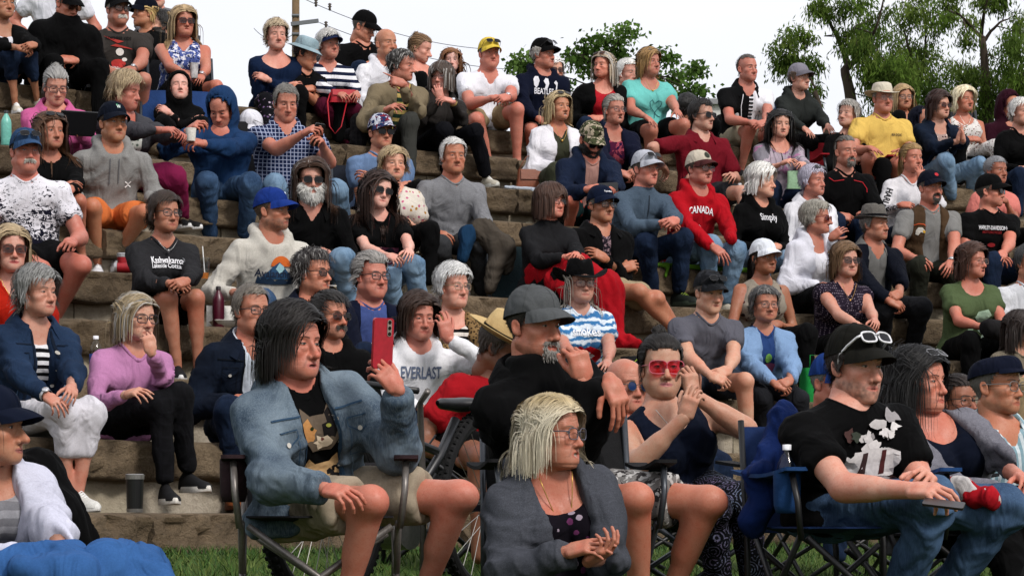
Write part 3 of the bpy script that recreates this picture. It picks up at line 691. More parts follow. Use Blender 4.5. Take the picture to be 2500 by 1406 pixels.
    def trunk(Pp, off, t0=0.0):
        l = tl(Pp); t = l[:, 2] / L; ax = np.interp(t, TS, w).astype(np.float32) + off; y = l[:, 1] - np.interp(t, [0, .5, .8, 1], [.03, .035, .02, .0]).astype(np.float32) * 1.0
        ay = np.where(y < 0, np.interp(t, TS, fr), np.interp(t, TS, bk)).astype(np.float32) + off; a, b = l[:, 0] / ax, y / ay; k0 = np.sqrt(a * a + b * b) + 1e-4; a /= ax; b /= ay
        dd = k0 * (k0 - 1) / (np.sqrt(a * a + b * b) + 1e-4); dd = np.where(k0 < .35, -.04, dd)
        if bust > 0:
            X = l.copy(); X[:, 0] = np.abs(X[:, 0]); br = (.052 + .024 * bust) * S0
            dd = smin(dd, ell(X, (.082 * S0, -np.interp(.66, TS, fr) * .72 - .012 * bust, L * .655), (br * 1.1, br * (.75 + .3 * bust), br * 1.05)) - off, .085)
        return smax(dd, np.maximum(l[:, 2] - L * 1.05, t0 * L - l[:, 2]) - off, .03)
    shw = (.184 if not fem else .164) * S0 * (1 + (bulk - 1) * .5); l1, l2 = .295 * S0, .262 * S0; ar = (.95 if not fem else .83) * S0 * (1 + (bulk - 1) * .55)
    Sh = {-1: N - u_ax * .082 * S0 - s_ax * shw, 1: N - u_ax * .082 * S0 + s_ax * shw}; El, Wr = {}, {}
    thl, shl = .44 * S0, .42 * S0; lr = (.94 if not fem else .90) * (1 + (bulk - 1) * .6) * S0
    # ---- legs
    Hj, Kn, An = {}, {}, {}
    frow = None if row is None else (row - 1 if feet_row is None else feet_row)
    for i, sd in enumerate((-1, 1)):
        Hj[sd] = hip + Rb[:, 0] * sd * .085 * S0 + np.array([0, 0, .085]) - fwd * -.02
        fz = (row_z(frow) if frow is not None else gnd_z(hip[0], hip[1] - .4)) + .085
        if kn is not None and kn[i] is not None:
            o = np.array([0, 0, ZC]); v = unit(pix(kn[i][0], kn[i][1], 1.0) - o); oc = o - Hj[sd]; b = oc @ v; c = oc @ oc - thl * thl; ds = b * b - c
            t = -b - math.sqrt(ds) if ds > 0 else -b
            Kn[sd] = Hj[sd] + unit(o + v * t - Hj[sd]) * thl if ds <= 0 else o + v * t
        else:
            sp = Rz(by + sd * 13); kz = fz + shl * .985; dz = min(max(kz - Hj[sd][2], -.3), .3) ; kd = math.sqrt(thl ** 2 - dz ** 2); Kn[sd] = Hj[sd] + sp @ np.array([0, -kd, 0]) + np.array([0, 0, dz])
        if an is not None and an[i] is not None:
            o = np.array([0, 0, ZC]); v = unit(pix(an[i][0], an[i][1], 1.0) - o); oc = o - Kn[sd]; b = oc @ v; c = oc @ oc - shl * shl; ds = b * b - c
            t = -b + (math.sqrt(ds) * .5 if ds > 0 else 0); An[sd] = Kn[sd] + unit(o + v * t - Kn[sd]) * shl
        else:
            dz = Kn[sd][2] - fz; dz = min(max(dz, .05), shl * .995); hd = math.sqrt(max(shl ** 2 - dz ** 2, 0)); An[sd] = Kn[sd] + np.array([fwd[0], fwd[1], 0]) * hd * (-.3 if hd < .2 else .9) + np.array([0, 0, -dz])
            v = An[sd] - Kn[sd]; An[sd] = Kn[sd] + v
    # ---- arms
    tgt = {}
    knm = (Kn[-1] + Kn[1]) / 2
    def loc(x, y, z): return hip + Rb @ np.array([x, y, z])
    for sd in (-1, 1):
        if arms == 'cross': tgt[sd] = loc(-sd * .085, -.19 - belly * .7 - .025 * sd - .08 * (bulk - 1), L * .50 + .025 * sd)
        elif arms == 'knees': tgt[sd] = Kn[sd] + np.array([0, 0, .075]) - fwd * .12
        elif arms == 'down': tgt[sd] = loc(sd * .25, -.05, L * .12)
        elif arms == 'clap': tgt[sd] = loc(sd * .05, -.36, L * .55)
        elif arms == 'chest': tgt[sd] = loc(sd * .04, -.28, L * .6)
        else: tgt[sd] = hip + (knm - hip) * .62 + np.array([0, 0, .115 + belly * .3]) + s_ax * sd * .055
    HP = {}
    for sd, px, hh in ((-1, lw, lh), (1, rw, rh)):
        if px is not None: tgt[sd] = pix(px[0], px[1], N[1] - (px[2] if len(px) > 2 else .32))
        pole = np.array([0, 0, -.9]) + s_ax * sd * .55 - fwd * .25
        if px is not None and len(px) > 3: pole = pole + s_ax * sd * px[3]
        El[sd], Wr[sd] = ik(Sh[sd], tgt[sd], l1, l2, pole)
        HP[sd] = hh or {'lap': 'clasp', 'cross': 'relax', 'knees': 'flat', 'down': 'relax', 'clap': 'clap', 'chest': 'relax'}[arms]
    # ---- garments as implicit shapes
    def arm_fn(Pp, sd, off, a1, flare=0.0):
        A, B_, C_ = Sh[sd], El[sd], Wr[sd]
        if a1 <= 1: e_ = A + (B_ - A) * a1; dd = seg(Pp, A, A + (B_ - A) * min(1, a1 + .25), .056 * ar + off, .05 * ar + off + flare); n = unit(B_ - A)
        else: e_ = B_ + (C_ - B_) * (a1 - 1); dd = smin(seg(Pp, A, B_, .056 * ar + off, .046 * ar + off), seg(Pp, B_, B_ + (C_ - B_) * min(a1 - 1 + .12, 1.05), .047 * ar + off, .033 * ar + off + flare), .03); n = unit(C_ - B_)
        return smax(dd, ((Pp - e_.astype(np.float32)) @ n.astype(np.float32)), .014)
    SL = {'none': None, 'cap': .22, 'short': .62, 'half': .85, '3q': 1.5, 'long': 1.93, 'pushed': 1.35}
    def neck_cut(Pp, dd, kind, off):
        l = tl(Pp); z0 = L
        col = seg(Pp, N - u_ax * .022, N + u_ax * .30, .060 * S0 * neckw + off * .5, .085 * S0 + off)
        if kind == 'turtle': return dd
        if kind == 'hood': col = seg(Pp, N + u_ax * .012 + Rb @ np.array([0, -.022, 0]), N + u_ax * .3, .058 * S0 + off * .5, .105)
        dd = smax(dd, -col, .012)
        if kind in ('v', 'open', 'deepv'):
            dp = {'v': .10, 'open': .09, 'deepv': .17}[kind]; g = (z0 - dp - l[:, 2] + np.abs(l[:, 0]) * 1.9) * .45; dd = smax(dd, -np.maximum(g, l[:, 1] + .01), .012)
        elif kind in ('scoop', 'wide'):
            rx, rz = (.085, .095) if kind == 'scoop' else (.125, .12); g = (np.sqrt((l[:, 0] / rx) ** 2 + ((l[:, 2] - z0 + .0) / rz) ** 2) - 1) * .07; dd = smax(dd, -np.maximum(g, l[:, 1] + .02), .012)
        return dd
    def upper(g, base):
        off = g.get('off', .011 if not (jk and base == 0) else .008) + base; sl = SL[g.get('sl', 'long')] if not (jk and base == 0 and jk.get('sl', 'long') == 'long') else None; hem = g.get('hem', .05)
        def f(Pp):
            dd = trunk(Pp, off * np.float32(1))
            if g.get('hem_flare'): dd = dd
            if sl is not None:
                for sd in (-1, 1): dd = smin(dd, arm_fn(Pp, sd, off * (.62 if sl > 1 else .8), sl, g.get('flare', .006 if sl <= 1 else -.002)), .055)
            elif g.get('strap', 1) and not (jk and base == 0):
                l = tl(Pp); X = np.abs(l[:, 0]); armh = np.sqrt(((X - .235 * S0) / .085) ** 2 + ((l[:, 2] - L * .86) / .17) ** 2) - 1; dd = smax(dd, -armh * .08, .006)
            l = tl(Pp); dd = smax(dd, hem * L - l[:, 2], .016)
            dd = neck_cut(Pp, dd, g.get('neck', 'crew'), off)
            if g.get('hood') == 1:
                hp = [N + Rb @ (np.array(v) * S0) for v in ((-.062, -.085, -.055), (-.098, -.02, .005), (-.088, .065, .030), (0, .098, .025), (.088, .065, .030), (.098, -.02, .005), (.062, -.085, -.055))]; rr_ = (.018, .026, .034, .042, .034, .026, .018)
                for i in range(6): dd = smin(dd, seg(Pp, hp[i], hp[i + 1], rr_[i], rr_[i + 1]), .022)
                dd = smin(dd, ell((Pp - (N + Rb @ np.array([0, .115, -.045])).astype(np.float32)) @ Rb.astype(np.float32), (0, 0, 0), (.10, .05, .085)), .03)
            if g.get('hood') == 2:
                lh_ = ((Pp - Hc.astype(np.float32)) @ Rh.astype(np.float32)) / np.float32(hs)
                hd = smin(ell(lh_, (0, .022, .022), (.106, .135, .135)), ell(lh_, (0, .03, -.09), (.105, .115, .10)), .06); hd = smax(hd, -ell(lh_, (0, -.135, -.022), (.070, .12, .108)), .015); hd = smax(hd, -ell(lh_, (0, -.02, -.0), (.082, .105, .120)), .01)
                dd = smin(dd, hd, .03)
            op = g.get('open')
            if op:
                wv = np.interp(l[:, 2] / L, [0, .5, 1.05], [op[2], op[1], op[0]]); x0 = g.get('ox', 0.0)
                dd = smax(dd, -np.maximum(np.abs(l[:, 0] - x0) - wv, l[:, 1] + .005), .014)
            return dd
        return f, off
    CUT = {'shorts': .70, 'crop': 1.55, 'long': 1.95, 'tight': 1.95, 'wide': 1.97}
    def trous(pants):
        kind = pants[0]; offp = pants[2] if len(pants) > 2 else {'shorts': .022, 'long': .014, 'crop': .012, 'tight': .006, 'wide': .030}.get(kind, .014)
        cut = CUT[kind]
        def pf(Pp):
            dd = None
            for sd in (-1, 1):
                A, B_, C_ = Hj[sd], Kn[sd], An[sd]
                if cut <= 1: e_ = A + (B_ - A) * cut; n = unit(B_ - A); g = seg(Pp, A, A + (B_ - A) * (cut + .18), .086 * lr + offp * .6, .068 * lr + offp * 1.3)
                else:
                    e_ = B_ + (C_ - B_) * (cut - 1); n = unit(C_ - B_); g = smin(seg(Pp, A, B_, .086 * lr + offp * .6, .058 * lr + offp), seg(Pp, B_, B_ + (C_ - B_) * min(1.05, cut - 1 + .12), .056 * lr + offp, .038 * lr + offp * 1.35), .035)
                g = smax(g, (Pp - e_.astype(np.float32)) @ n.astype(np.float32), .014); dd = g if dd is None else smin(dd, g, .02)
            l = tl(Pp); pel = smax(trunk(Pp, np.float32(.006)), l[:, 2] - .26 * L, .02)
            return smin(dd, pel, .05)
        return pf
    root = None; kids = []
    parts_V, parts_F, parts_C, parts_M, parts_W = [], [], [], [], []; nv = [0]
    def addp(V, F, C, m=0, wk=None):
        parts_W.append(np.zeros((len(V), 3)) if wk is None else wk)
        C = np.broadcast_to(np.asarray(C, float), (len(V), 3)); parts_V.append(V); parts_C.append(C)
        for f in (F if isinstance(F, list) else [F]): parts_F.append(np.asarray(f, int) + nv[0]); parts_M.append(np.full(len(f), m))
        nv[0] += len(V)
    tone = lin(SKIN[skin]) * np.array([1.0, 1.02, 1.03]) * r.uniform(.86, 1.12) * r.uniform(.95, 1.05, 3); redc = tone * np.array([1.0, .66, .60])
    hv = {-1: (.0262, .0245, .0108), 0: (.0232, .0222, .0094), 1: (.0188, .0184, .0078), 2: (.0092, .009, .0038)}[q]
    # head
    na, nl = {-1: (40, 40), 0: (46, 46), 1: (54, 54), 2: (110, 92)}[q]
    HV, HF, HT = head_mesh(h, na, nl); Hd['V'], Hd['F'] = HV, HF
    x, y, z = np.abs(HV[:, 0]), HV[:, 1], HV[:, 2]
    lipm = np.clip(1.2 - np.sqrt((x / .0255) ** 2 + ((z + .0752 + .004 * mouth) / (.0088 + .006 * mouth)) ** 2), 0, .35) / .35 * (y < -.078); line = np.exp(-((z + .0747) / .0018) ** 2) * (x < .026) * (y < -.078) * (mouth <= .1) * .55
    mo = np.clip(1.3 - np.sqrt((x / .013) ** 2 + ((z + .0760 + .004 * mouth) / (.0015 + .0080 * mouth)) ** 2), 0, .3) / .3 * (y > -.0955) * (y < -.07) * (mouth > .1)
    blush = np.exp(-(((x - .042) / .02) ** 2 + ((z + .038) / .022) ** 2)) * .55 + np.exp(-((x / .014) ** 2 + ((z + .042) / .02) ** 2)) * .6 * (y < -.09) + np.exp(-(((x - .031) / .016) ** 2 + ((z + .002) / .012) ** 2)) * .35
    C = np.tile(tone, (len(HV), 1)); C = C + (redc - tone) * np.clip(blush + .35 * fbm(HV * 30, seed % 9, 3) * (.4 + .6 * age), 0, 1)[:, None]; C = C * (1 - .22 * np.exp(-(((x - .031) / .02) ** 2 + ((z + .019) / .006) ** 2)) * age)[:, None]
    tt_ = np.clip(((x - .020) * .014 + (-.047 - z) * .035) / .00142, 0, 1); nl_ = np.hypot(x - .020 - .014 * tt_, z + .047 + .035 * tt_); C = C * (1 - (.12 + .22 * age) * np.exp(-(nl_ / .0035) ** 2) * (y < -.06))[:, None]  # nasolabial fold has no groove: its crease shade is painted into the skin colour
    if stub: sm = np.clip((-.046 - z) / .012, 0, 1) * np.clip((.03 - y) / .02, 0, 1) * np.clip((z + .125) / .02, 0, 1); sm = np.maximum(sm, np.exp(-((x / .028) ** 2 + ((z + .060) / .008) ** 2))) * stub * .62 * np.clip(.8 + .8 * vnoise(HV * 110, 3), 0, 1.2) * np.clip(1.1 - np.exp(-(((x - .03) / .018) ** 2 + ((z + .05) / .012) ** 2)), 0, 1); C = C * (1 - sm[:, None]) + lin('#463c36') * sm[:, None]
    lc = lin(lip) if lip else tone * np.array([.86, .47, .47]); C = C + (lc - C) * (lipm * .8)[:, None]; C = C + (np.array([.03, .008, .008]) - C) * mo[:, None]
    C = C * (1 - line[:, None])  # shade between closed lips, painted as a dark line into the colour
    if mouth > .3: tm = np.clip(1.4 - np.sqrt((x / .011) ** 2 + ((z + .0715) / .0035) ** 2), 0, 1) * (y > -.096) * (y < -.075); C = C + (np.array([.55, .58, .5]) - C) * tm[:, None]
    toW = lambda v: Hc + hs * (np.asarray(v, float) @ Rh.T)
    wm = (np.exp(-((z - .048) / .018) ** 2) * (x < .055) + np.exp(-(((x - .055) / .012) ** 2 + ((z + .004) / .014) ** 2)) + .7 * np.exp(-(((x - .030) / .014) ** 2 + ((z + .022) / .009) ** 2)) + .5 * np.exp(-((x - .045) / .016) ** 2 - ((z + .06) / .02) ** 2)) * (y < .0) * age; addp(toW(HV), [HF[:, ::-1], HT[:, ::-1]], C, 0, np.stack([HV[:, 0], HV[:, 2] + .35 * (x - .03) * (np.abs(z) < .03), wm], 1))
    ev, ef = ear_mesh()
    for sd in (-1, 1):
        v = ev.copy(); v[:, 0] *= sd; v = v @ (Rz(-sd * 22) @ Rx(-12)).T + np.array([sd * (.0755 + .002 * fat), .010, -.012]); addp(toW(v), ef if sd > 0 else ef[:, ::-1], redc * .35 + tone * .65)
    # eyes: almond opening, iris, lash line, brow
    gz = np.array([0.0, 0])
    for sd in (-1, 1):
        c0 = np.array([sd * .0315 * vx, -.0735, -.002 * vz])
        def patch(fx, fz, m, col, rad=.0159):
            t = np.linspace(-1, 1, 13); up = (1 - np.abs(t) ** 2.2); U = np.stack([t * fx, fz[0] * up + .0006 * t * sd], 1); Dn = np.stack([t * fx, -fz[1] * up], 1); V = []
            for row_ in (U, (U + Dn) / 2, Dn): V.append(np.stack([row_[:, 0], -np.sqrt(np.maximum(rad ** 2 - (row_ ** 2).sum(1), 1e-8)), row_[:, 1]], 1))
            V = np.stack(V); i = np.arange(2)[:, None]; j = np.arange(12)[None]; F = np.stack([i * 13 + j, (i + 1) * 13 + j, (i + 1) * 13 + j + 1, i * 13 + j + 1], -1).reshape(-1, 4)
            addp(toW(V.reshape(-1, 3) + c0), F, col, m)
        op = .0052 * (1 - .9 * shut) * (1.0 if age < .7 else .85)
        if not shut: patch(.0125, (op * .8, op * .75), 1, (.34, .30, .28))
        if not shut:
            a = np.linspace(0, 2 * math.pi, 13)[:-1]; iv = np.stack([.0054 * np.cos(a) , np.clip(.0054 * np.sin(a), -op * .8, op * .78)], 1) ; iv = np.concatenate([[[0, 0]], iv]); iv[:, 0] += gz[0]
            V = np.stack([iv[:, 0], -np.sqrt(.0163 ** 2 - (iv ** 2).sum(1)), iv[:, 1]], 1) + c0; F = np.array([[0, 1 + k, 1 + (k + 1) % 12] for k in range(12)]); addp(toW(V), F, (.035, .025, .02), 1)
        t = np.linspace(-1, 1, 9); up = (1 - np.abs(t) ** 2.2) * op * .8; lp = np.stack([t * .0132, -np.sqrt(.0166 ** 2 - (t * .0132) ** 2), up + .0002], 1) + c0; mb = MB().tube(lp, .0010 if not fem else .0013, 4, False); lv, lf = mb.arrays(); addp(toW(lv), lf, (.05, .03, .025), 0)
        # brow
        t = np.linspace(0, 1, 7); bx = (.012 + .036 * t) * sd; bz = .0175 + .0065 * np.sin(t * 2.3) - .004 * t; D = np.stack([bx, -np.full(7, .1), bz], 1); pr_ = []
        for zz, wd_ in ((0, 0), (1, 0)):
            q_ = D.copy(); q_[:, 2] += (.0030 if zz else -.0018) * (1 - .5 * t) * (.75 if fem else 1.1); rr = np.full(7, .0, np.float32); yy = np.full(7, -.13, np.float32)
            for _ in range(10): yy += head_sdf(np.stack([q_[:, 0], yy, q_[:, 2]], 1).astype(np.float32), h) * .8
            q_[:, 1] = yy - .0016; pr_.append(q_)
        V = np.concatenate(pr_); F = np.array([[k, k + 1, k + 8, k + 7] for k in range(6)]); bc = lin(brow or (hair[1] if hair else '#6b6058')) * .25 + .6 * tone * .34; addp(toW(V), F if sd < 0 else F[:, ::-1], bc, 0)
    # ---- body skin
    def cull(V, F):
        "skin well inside the clothes is not meshed"
        m = np.zeros(len(V), bool)
        for g, base in ((top, 0.0), (jk, .012)):
            if g: m |= upper(g, base)[0](V.astype(np.float32)) < -.018
        if pants and legs: m |= trous(pants)(V.astype(np.float32)) < -.018
        return F[~m[F].all(1)]
    tops = []
    if top: tops.append(top)
    bare_leg = pants and pants[0] in ('shorts', 'crop', 'bare'); tsl = SL[(jk or top or {'sl': 'long'}).get('sl', 'long')]
    if jk and jk.get('sl') == 'none': tsl = SL[top.get('sl', 'long')]
    bl = []
    def bodyf(Pp):
        dd = trunk(Pp, 0, .42)
        dd = smin(dd, seg(Pp, N + Rb @ np.array([0, .012, -.03]), Hc + Rh @ np.array([0, .022, -.075]) * hs, h['neckr'] * 1.12 * hs, h['neckr'] * 1.02 * hs), .04)
        if tsl is None or tsl < 1.4:
            for sd in (-1, 1):
                dd = smin(dd, seg(Pp, Sh[sd], El[sd], .060 * ar, .044 * ar), .03)
        return dd
    pts = [N + u_ax * .12, loc(.2 * bulk, -.2 - belly, L * .4), loc(-.2 * bulk, .15, L * .4), loc(.2, .15, L), loc(-.2, -.2, L)]
    if tsl is None or tsl < 1.4: pts += [El[-1], El[1]]
    A_ = np.array(pts); bb = (A_.min(0) - .1, A_.max(0) + .1)
    def both(Pp):
        dd = bodyf(Pp)
        return dd
    if torso:
        def armf(Pp):
            dd = bodyf(Pp)
            if tsl is None or tsl < 1.6:
                for sd in (-1, 1):
                    dd = smin(dd, smin(seg(Pp, El[sd], Wr[sd], .044 * ar, .0285 * ar), seg(Pp, El[sd] + (Wr[sd] - El[sd]) * .12, El[sd] + (Wr[sd] - El[sd]) * .45, .047 * ar, .04 * ar), .02), .02)
            return dd
        if tsl is None or tsl < 1.6: A_ = np.array(pts + [Wr[-1], Wr[1]]); bb = (A_.min(0) - .08, A_.max(0) + .08)
        V, F = mesh_sdf(armf, bb[0], bb[1], hv[1] * 1.1); V = smooth_mesh(V, F, 1, .4)
        F = cull(V, F)
        n = np.clip(fbm(V * 9, 4, 2), -1, 1)[:, None]; nk = np.exp(-((V - N) ** 2).sum(1) / .02)[:, None]
        addp(V, F, tone + (redc - tone) * np.clip(.18 + .5 * n + .25 * nk, 0, 1))
    if bare_leg and legs:
        def legf(Pp):
            dd = None
            for sd in (-1, 1):
                k = unit(An[sd] - Kn[sd]); back = np.cross(unit(Kn[sd] - Hj[sd]), k); bkv = unit(np.cross(k, np.cross(unit(Kn[sd] - Hj[sd]), k))) * -1
                g = smin(seg(Pp, Hj[sd], Kn[sd], .082 * lr, .056 * lr), seg(Pp, Kn[sd], An[sd], .053 * lr, .034 * lr), .03)
                g = smin(g, seg(Pp, Kn[sd] + (An[sd] - Kn[sd]) * .18 + bkv * .018, Kn[sd] + (An[sd] - Kn[sd]) * .48 + bkv * .016, .046 * lr, .040 * lr), .03)
                g = smin(g, ell(Pp, Kn[sd] + (Kn[sd] - Hj[sd]) * .06, (.043 * lr,) * 3), .02)
                if foot in ('bare', 'sandal'): ft = An[sd] + np.array([0, 0, -.05]) + Rz(by + sd * 8) @ np.array([0, -.15, 0]); g = smin(g, smin(seg(Pp, An[sd], An[sd] + np.array([0, 0, -.045]), .034, .034), seg(Pp, An[sd] + np.array([0, 0, -.05]), ft, .032, .022), .03), .02)
                dd = g if dd is None else np.minimum(dd, g)
            return dd
        A_ = np.array([Hj[-1], Hj[1], Kn[-1], Kn[1], An[-1], An[1]]); V, F = mesh_sdf(legf, A_.min(0) - .12, A_.max(0) + .12, hv[1] * 1.1); V = smooth_mesh(V, F, 1, .4)
        F = cull(V, F)
        n = np.clip(fbm(V * 9, 4, 2), -1, 1)[:, None]; kk = np.maximum(np.exp(-((V - Kn[-1]) ** 2).sum(1) / .008), np.exp(-((V - Kn[1]) ** 2).sum(1) / .008))[:, None]
        addp(V, F, tone * 1.02 + (redc - tone) * np.clip(.1 + .5 * n + .4 * kk, 0, 1))
    # hands
    for sd in (-1, 1):
        hp = HP[sd]; fd = unit(Wr[sd] - El[sd]); bd = None
        if isinstance(hp, tuple): hp, fd2, bd = hp; fd = unit(fd2) if fd2 is not None else fd
        elif hp == 'clasp': fd = unit(fd * .55 - s_ax * sd * .75 + np.array([0, 0, -.15])); bd = fwd * .8 + np.array([0, 0, .5])
        elif arms == 'cross' and hp == 'relax': fd = unit(fd - fwd * .45 - s_ax * sd * .3); bd = fwd * .9 + np.array([0, 0, .4])
        elif hp == 'flat': bd = np.array([0, 0, 1.]) ; fd = unit(fd * .6 + fwd * .5 + np.array([0, 0, -.35]))
        elif hp == 'clap': fd = unit(fd * .5 + fwd * .5 + np.array([0, 0, .4])); bd = s_ax * sd
        if hp is None or hp == 'none': continue
        if bd is None: bd = np.array([0, 0, .75]) + fwd * .55 + s_ax * sd * .3
        Hv, Hf = hand(hp, hv[2]); v = Hv.copy() * (.94 if not fem else .84) * S0
        if sd < 0: v[:, 0] *= -1; Hf = Hf[:, ::-1]
        v = Wr[sd] + v @ rot_to(fd, bd).T; n = fbm(v * 40, 2, 2)[:, None]; addp(v, Hf, tone * .97 + (redc - tone) * np.clip(.35 + .3 * n, 0, 1))
        if tsl is not None and tsl >= 1.6:
            w2 = El[sd] + (Wr[sd] - El[sd]) * .55; ud = unit(Wr[sd] - w2); mb = MB().tube([w2, Wr[sd] - ud * .01, Wr[sd] + ud * .006, Wr[sd] + ud * .016], [.034 * ar, .0275 * ar, .024 * ar, .012 * ar], 10); tv, tf = mb.arrays(); addp(tv, tf, tone)
    V = np.concatenate(parts_V); used_ = np.zeros(len(V), bool)
    for f_ in parts_F: used_[f_.ravel()] = True
    rm_ = np.cumsum(used_) - 1; V = V[used_]; parts_F = [rm_[f_] for f_ in parts_F]; parts_C = [np.concatenate(parts_C)[used_]]
    F3 = [f for f in parts_F if f.shape[1] == 3]; F4 = [f for f in parts_F if f.shape[1] == 4]
    m3 = [m for f, m in zip(parts_F, parts_M) if f.shape[1] == 3]; m4 = [m for f, m in zip(parts_F, parts_M) if f.shape[1] == 4]
    eye_m = M('eye', lambda: (lambda t: t.fin(t.attr('Col', 'Color'), .2, .5))(NT('eye')))
    root = mk('person', V, F4 + F3, [skin_mat(), eye_m], mi=np.concatenate(m4 + m3), col=np.concatenate(parts_C), pc=np.concatenate(parts_W)[used_], loc=hip)
    tag(root, label, 'person', 'people in the crowd')
    # ---- garments
    coll = None; jb = []
    def folds(V, F, amp, sd_, box=False):
        Nn = vnormals(V, F); l = tl(V); js = [El[-1], El[1], Sh[-1] - u_ax * .1, Sh[1] - u_ax * .1, Kn[-1], Kn[1], hip + fwd * .12 + np.array([0, 0, .08])]
        m = sum(np.exp(-((V - j) ** 2).sum(1) / .014) for j in js); m = m + np.exp(-((l[:, 2] - .16 * L) / .09) ** 2) * .7
        wv = vnoise(V * 5, sd_ + 3)[:, None] * np.array([.6, .6, .9]); a = 1 - 2 * np.abs(vnoise(l * np.array([9, 9, 15]) + wv * 2, sd_)); b = 1 - 2 * np.abs(vnoise(l * np.array([17, 17, 23]) + wv * 3, sd_ + 1))
        nf = np.clip((np.sqrt(((V - N) ** 2).sum(1)) - .10) / .10, 0, 1); return V + Nn * (nf * (a * .0118 + b * .0056) * (.34 + .95 * np.clip(m, 0, 1.3)) * amp)[:, None]
    def garment(name, f, pts, pad, hgt, fab, amp, sd_, cutz=None):
        A_ = np.array(pts); V, F = mesh_sdf(f, A_.min(0) - pad, A_.max(0) + pad, hgt)
        V = smooth_mesh(V, F, 2, .5); V = folds(V, F, amp, sd_)
        o = mk(name, V, F, fab, root, pc=tl(V), loc=hip); return o, V, F
    tp = [loc(.2 * bulk, -.2 - belly - .05 * bust, .0), loc(-.2 * bulk, .17, .0), loc(.2, .17, L), loc(-.2, -.15, L), N + u_ax * .05]
    outer = None; inner = None
    for g, base, nm in ((top, 0.0, 'shirt'), (jk, .012, 'jacket')):
        if not g: continue
        f, off = upper(g, base); a1 = SL[g.get('sl', 'long')]; pts = list(tp)
        if a1 is not None: pts += [Sh[-1], Sh[1], El[-1], El[1]] + ([Wr[-1], Wr[1]] if a1 > 1 else [])
        if g.get('hood') == 2: pts += [Hc + np.array([0, 0, .17]), Hc + Rh @ np.array([.12, -.1, 0]), Hc + Rh @ np.array([-.12, .16, 0])]
        if g.get('hood') == 1: pts += [N + Rb @ np.array([0, .17, .06])]
        hfab = g['f']
        o, V, F = garment(g.get('name', nm), f, pts, .075, hv[0], hfab, g.get('wr', 1.0) * (.55 if (jk and nm == 'shirt') else 1), seed % 50, None)
        if nm == 'shirt': inner = (o, V, F)
        outer = (o, V, F); coll = f if coll is None else (lambda Pp, a=coll, b=f: np.minimum(a(Pp), b(Pp)))
        if g.get('collar'):
            cc_ = g['collar']; mb = MB(); aa = np.radians(np.linspace(-148, 148, 19)); G = []
            for rr_, zz in ((.072, .040), (.077, .062), (.092, .056), (.122 + .012 * (jk is g), .002)):
                fr_ = .5 - .5 * np.cos(aa); spread = np.clip((np.abs(aa) - 1.9) / .7, 0, 1)
                G.append(np.stack([np.sin(aa) * (rr_ + off * .6) * (1 + .25 * spread), np.cos(aa) * (rr_ + off * .5) * 1.0 + .008, zz - .075 * fr_ ** 1.3 - .02 * spread * (rr_ > .09)], 1))
            G = np.stack(G) * S0; Wd = N + G @ Rb.T; mb.sheet(Wd, .003); cv, cf = mb.arrays(); mk('collar', cv, cf, fabric(*cc_) if isinstance(cc_, tuple) else (cc_ if not isinstance(cc_, int) else hfab), o, pc=tl(cv) * 1.0, loc=hip)
        if g.get('neck', 'crew') == 'crew' and not (jk and nm == 'shirt' and jk.get('neck') == 'turtle'):
            aa = np.linspace(0, 2 * math.pi, 29)[:-1]; lo_, hi_ = np.full(28, -.13), np.full(28, .10); rc = (.060 * neckw + .004) * S0 + off * .5
            zz = np.linspace(.09, -.14, 60); pp = np.zeros((28, 3)); gr_ = N + np.stack([np.repeat(np.sin(aa) * (rc + .010), 60), np.repeat(np.cos(aa) * (rc + .010), 60), np.tile(zz, 28)], 1) @ Rb.T
            ins = (f(gr_.astype(np.float32)) < 0).reshape(28, 60); fi = np.where(ins.any(1), ins.argmax(1), 40); md = zz[fi]; md = (md + np.roll(md, 1) + np.roll(md, -1)) / 3; pp = N + np.stack([np.sin(aa) * (rc + .003), np.cos(aa) * (rc + .003), md - .002], 1) @ Rb.T
            mk('neckband', *MB().tube(pp, .0085, 7, closed=True).arrays(), g.get('rib', hfab), o, pc=tl(np.repeat(pp, 7, 0)), loc=hip)
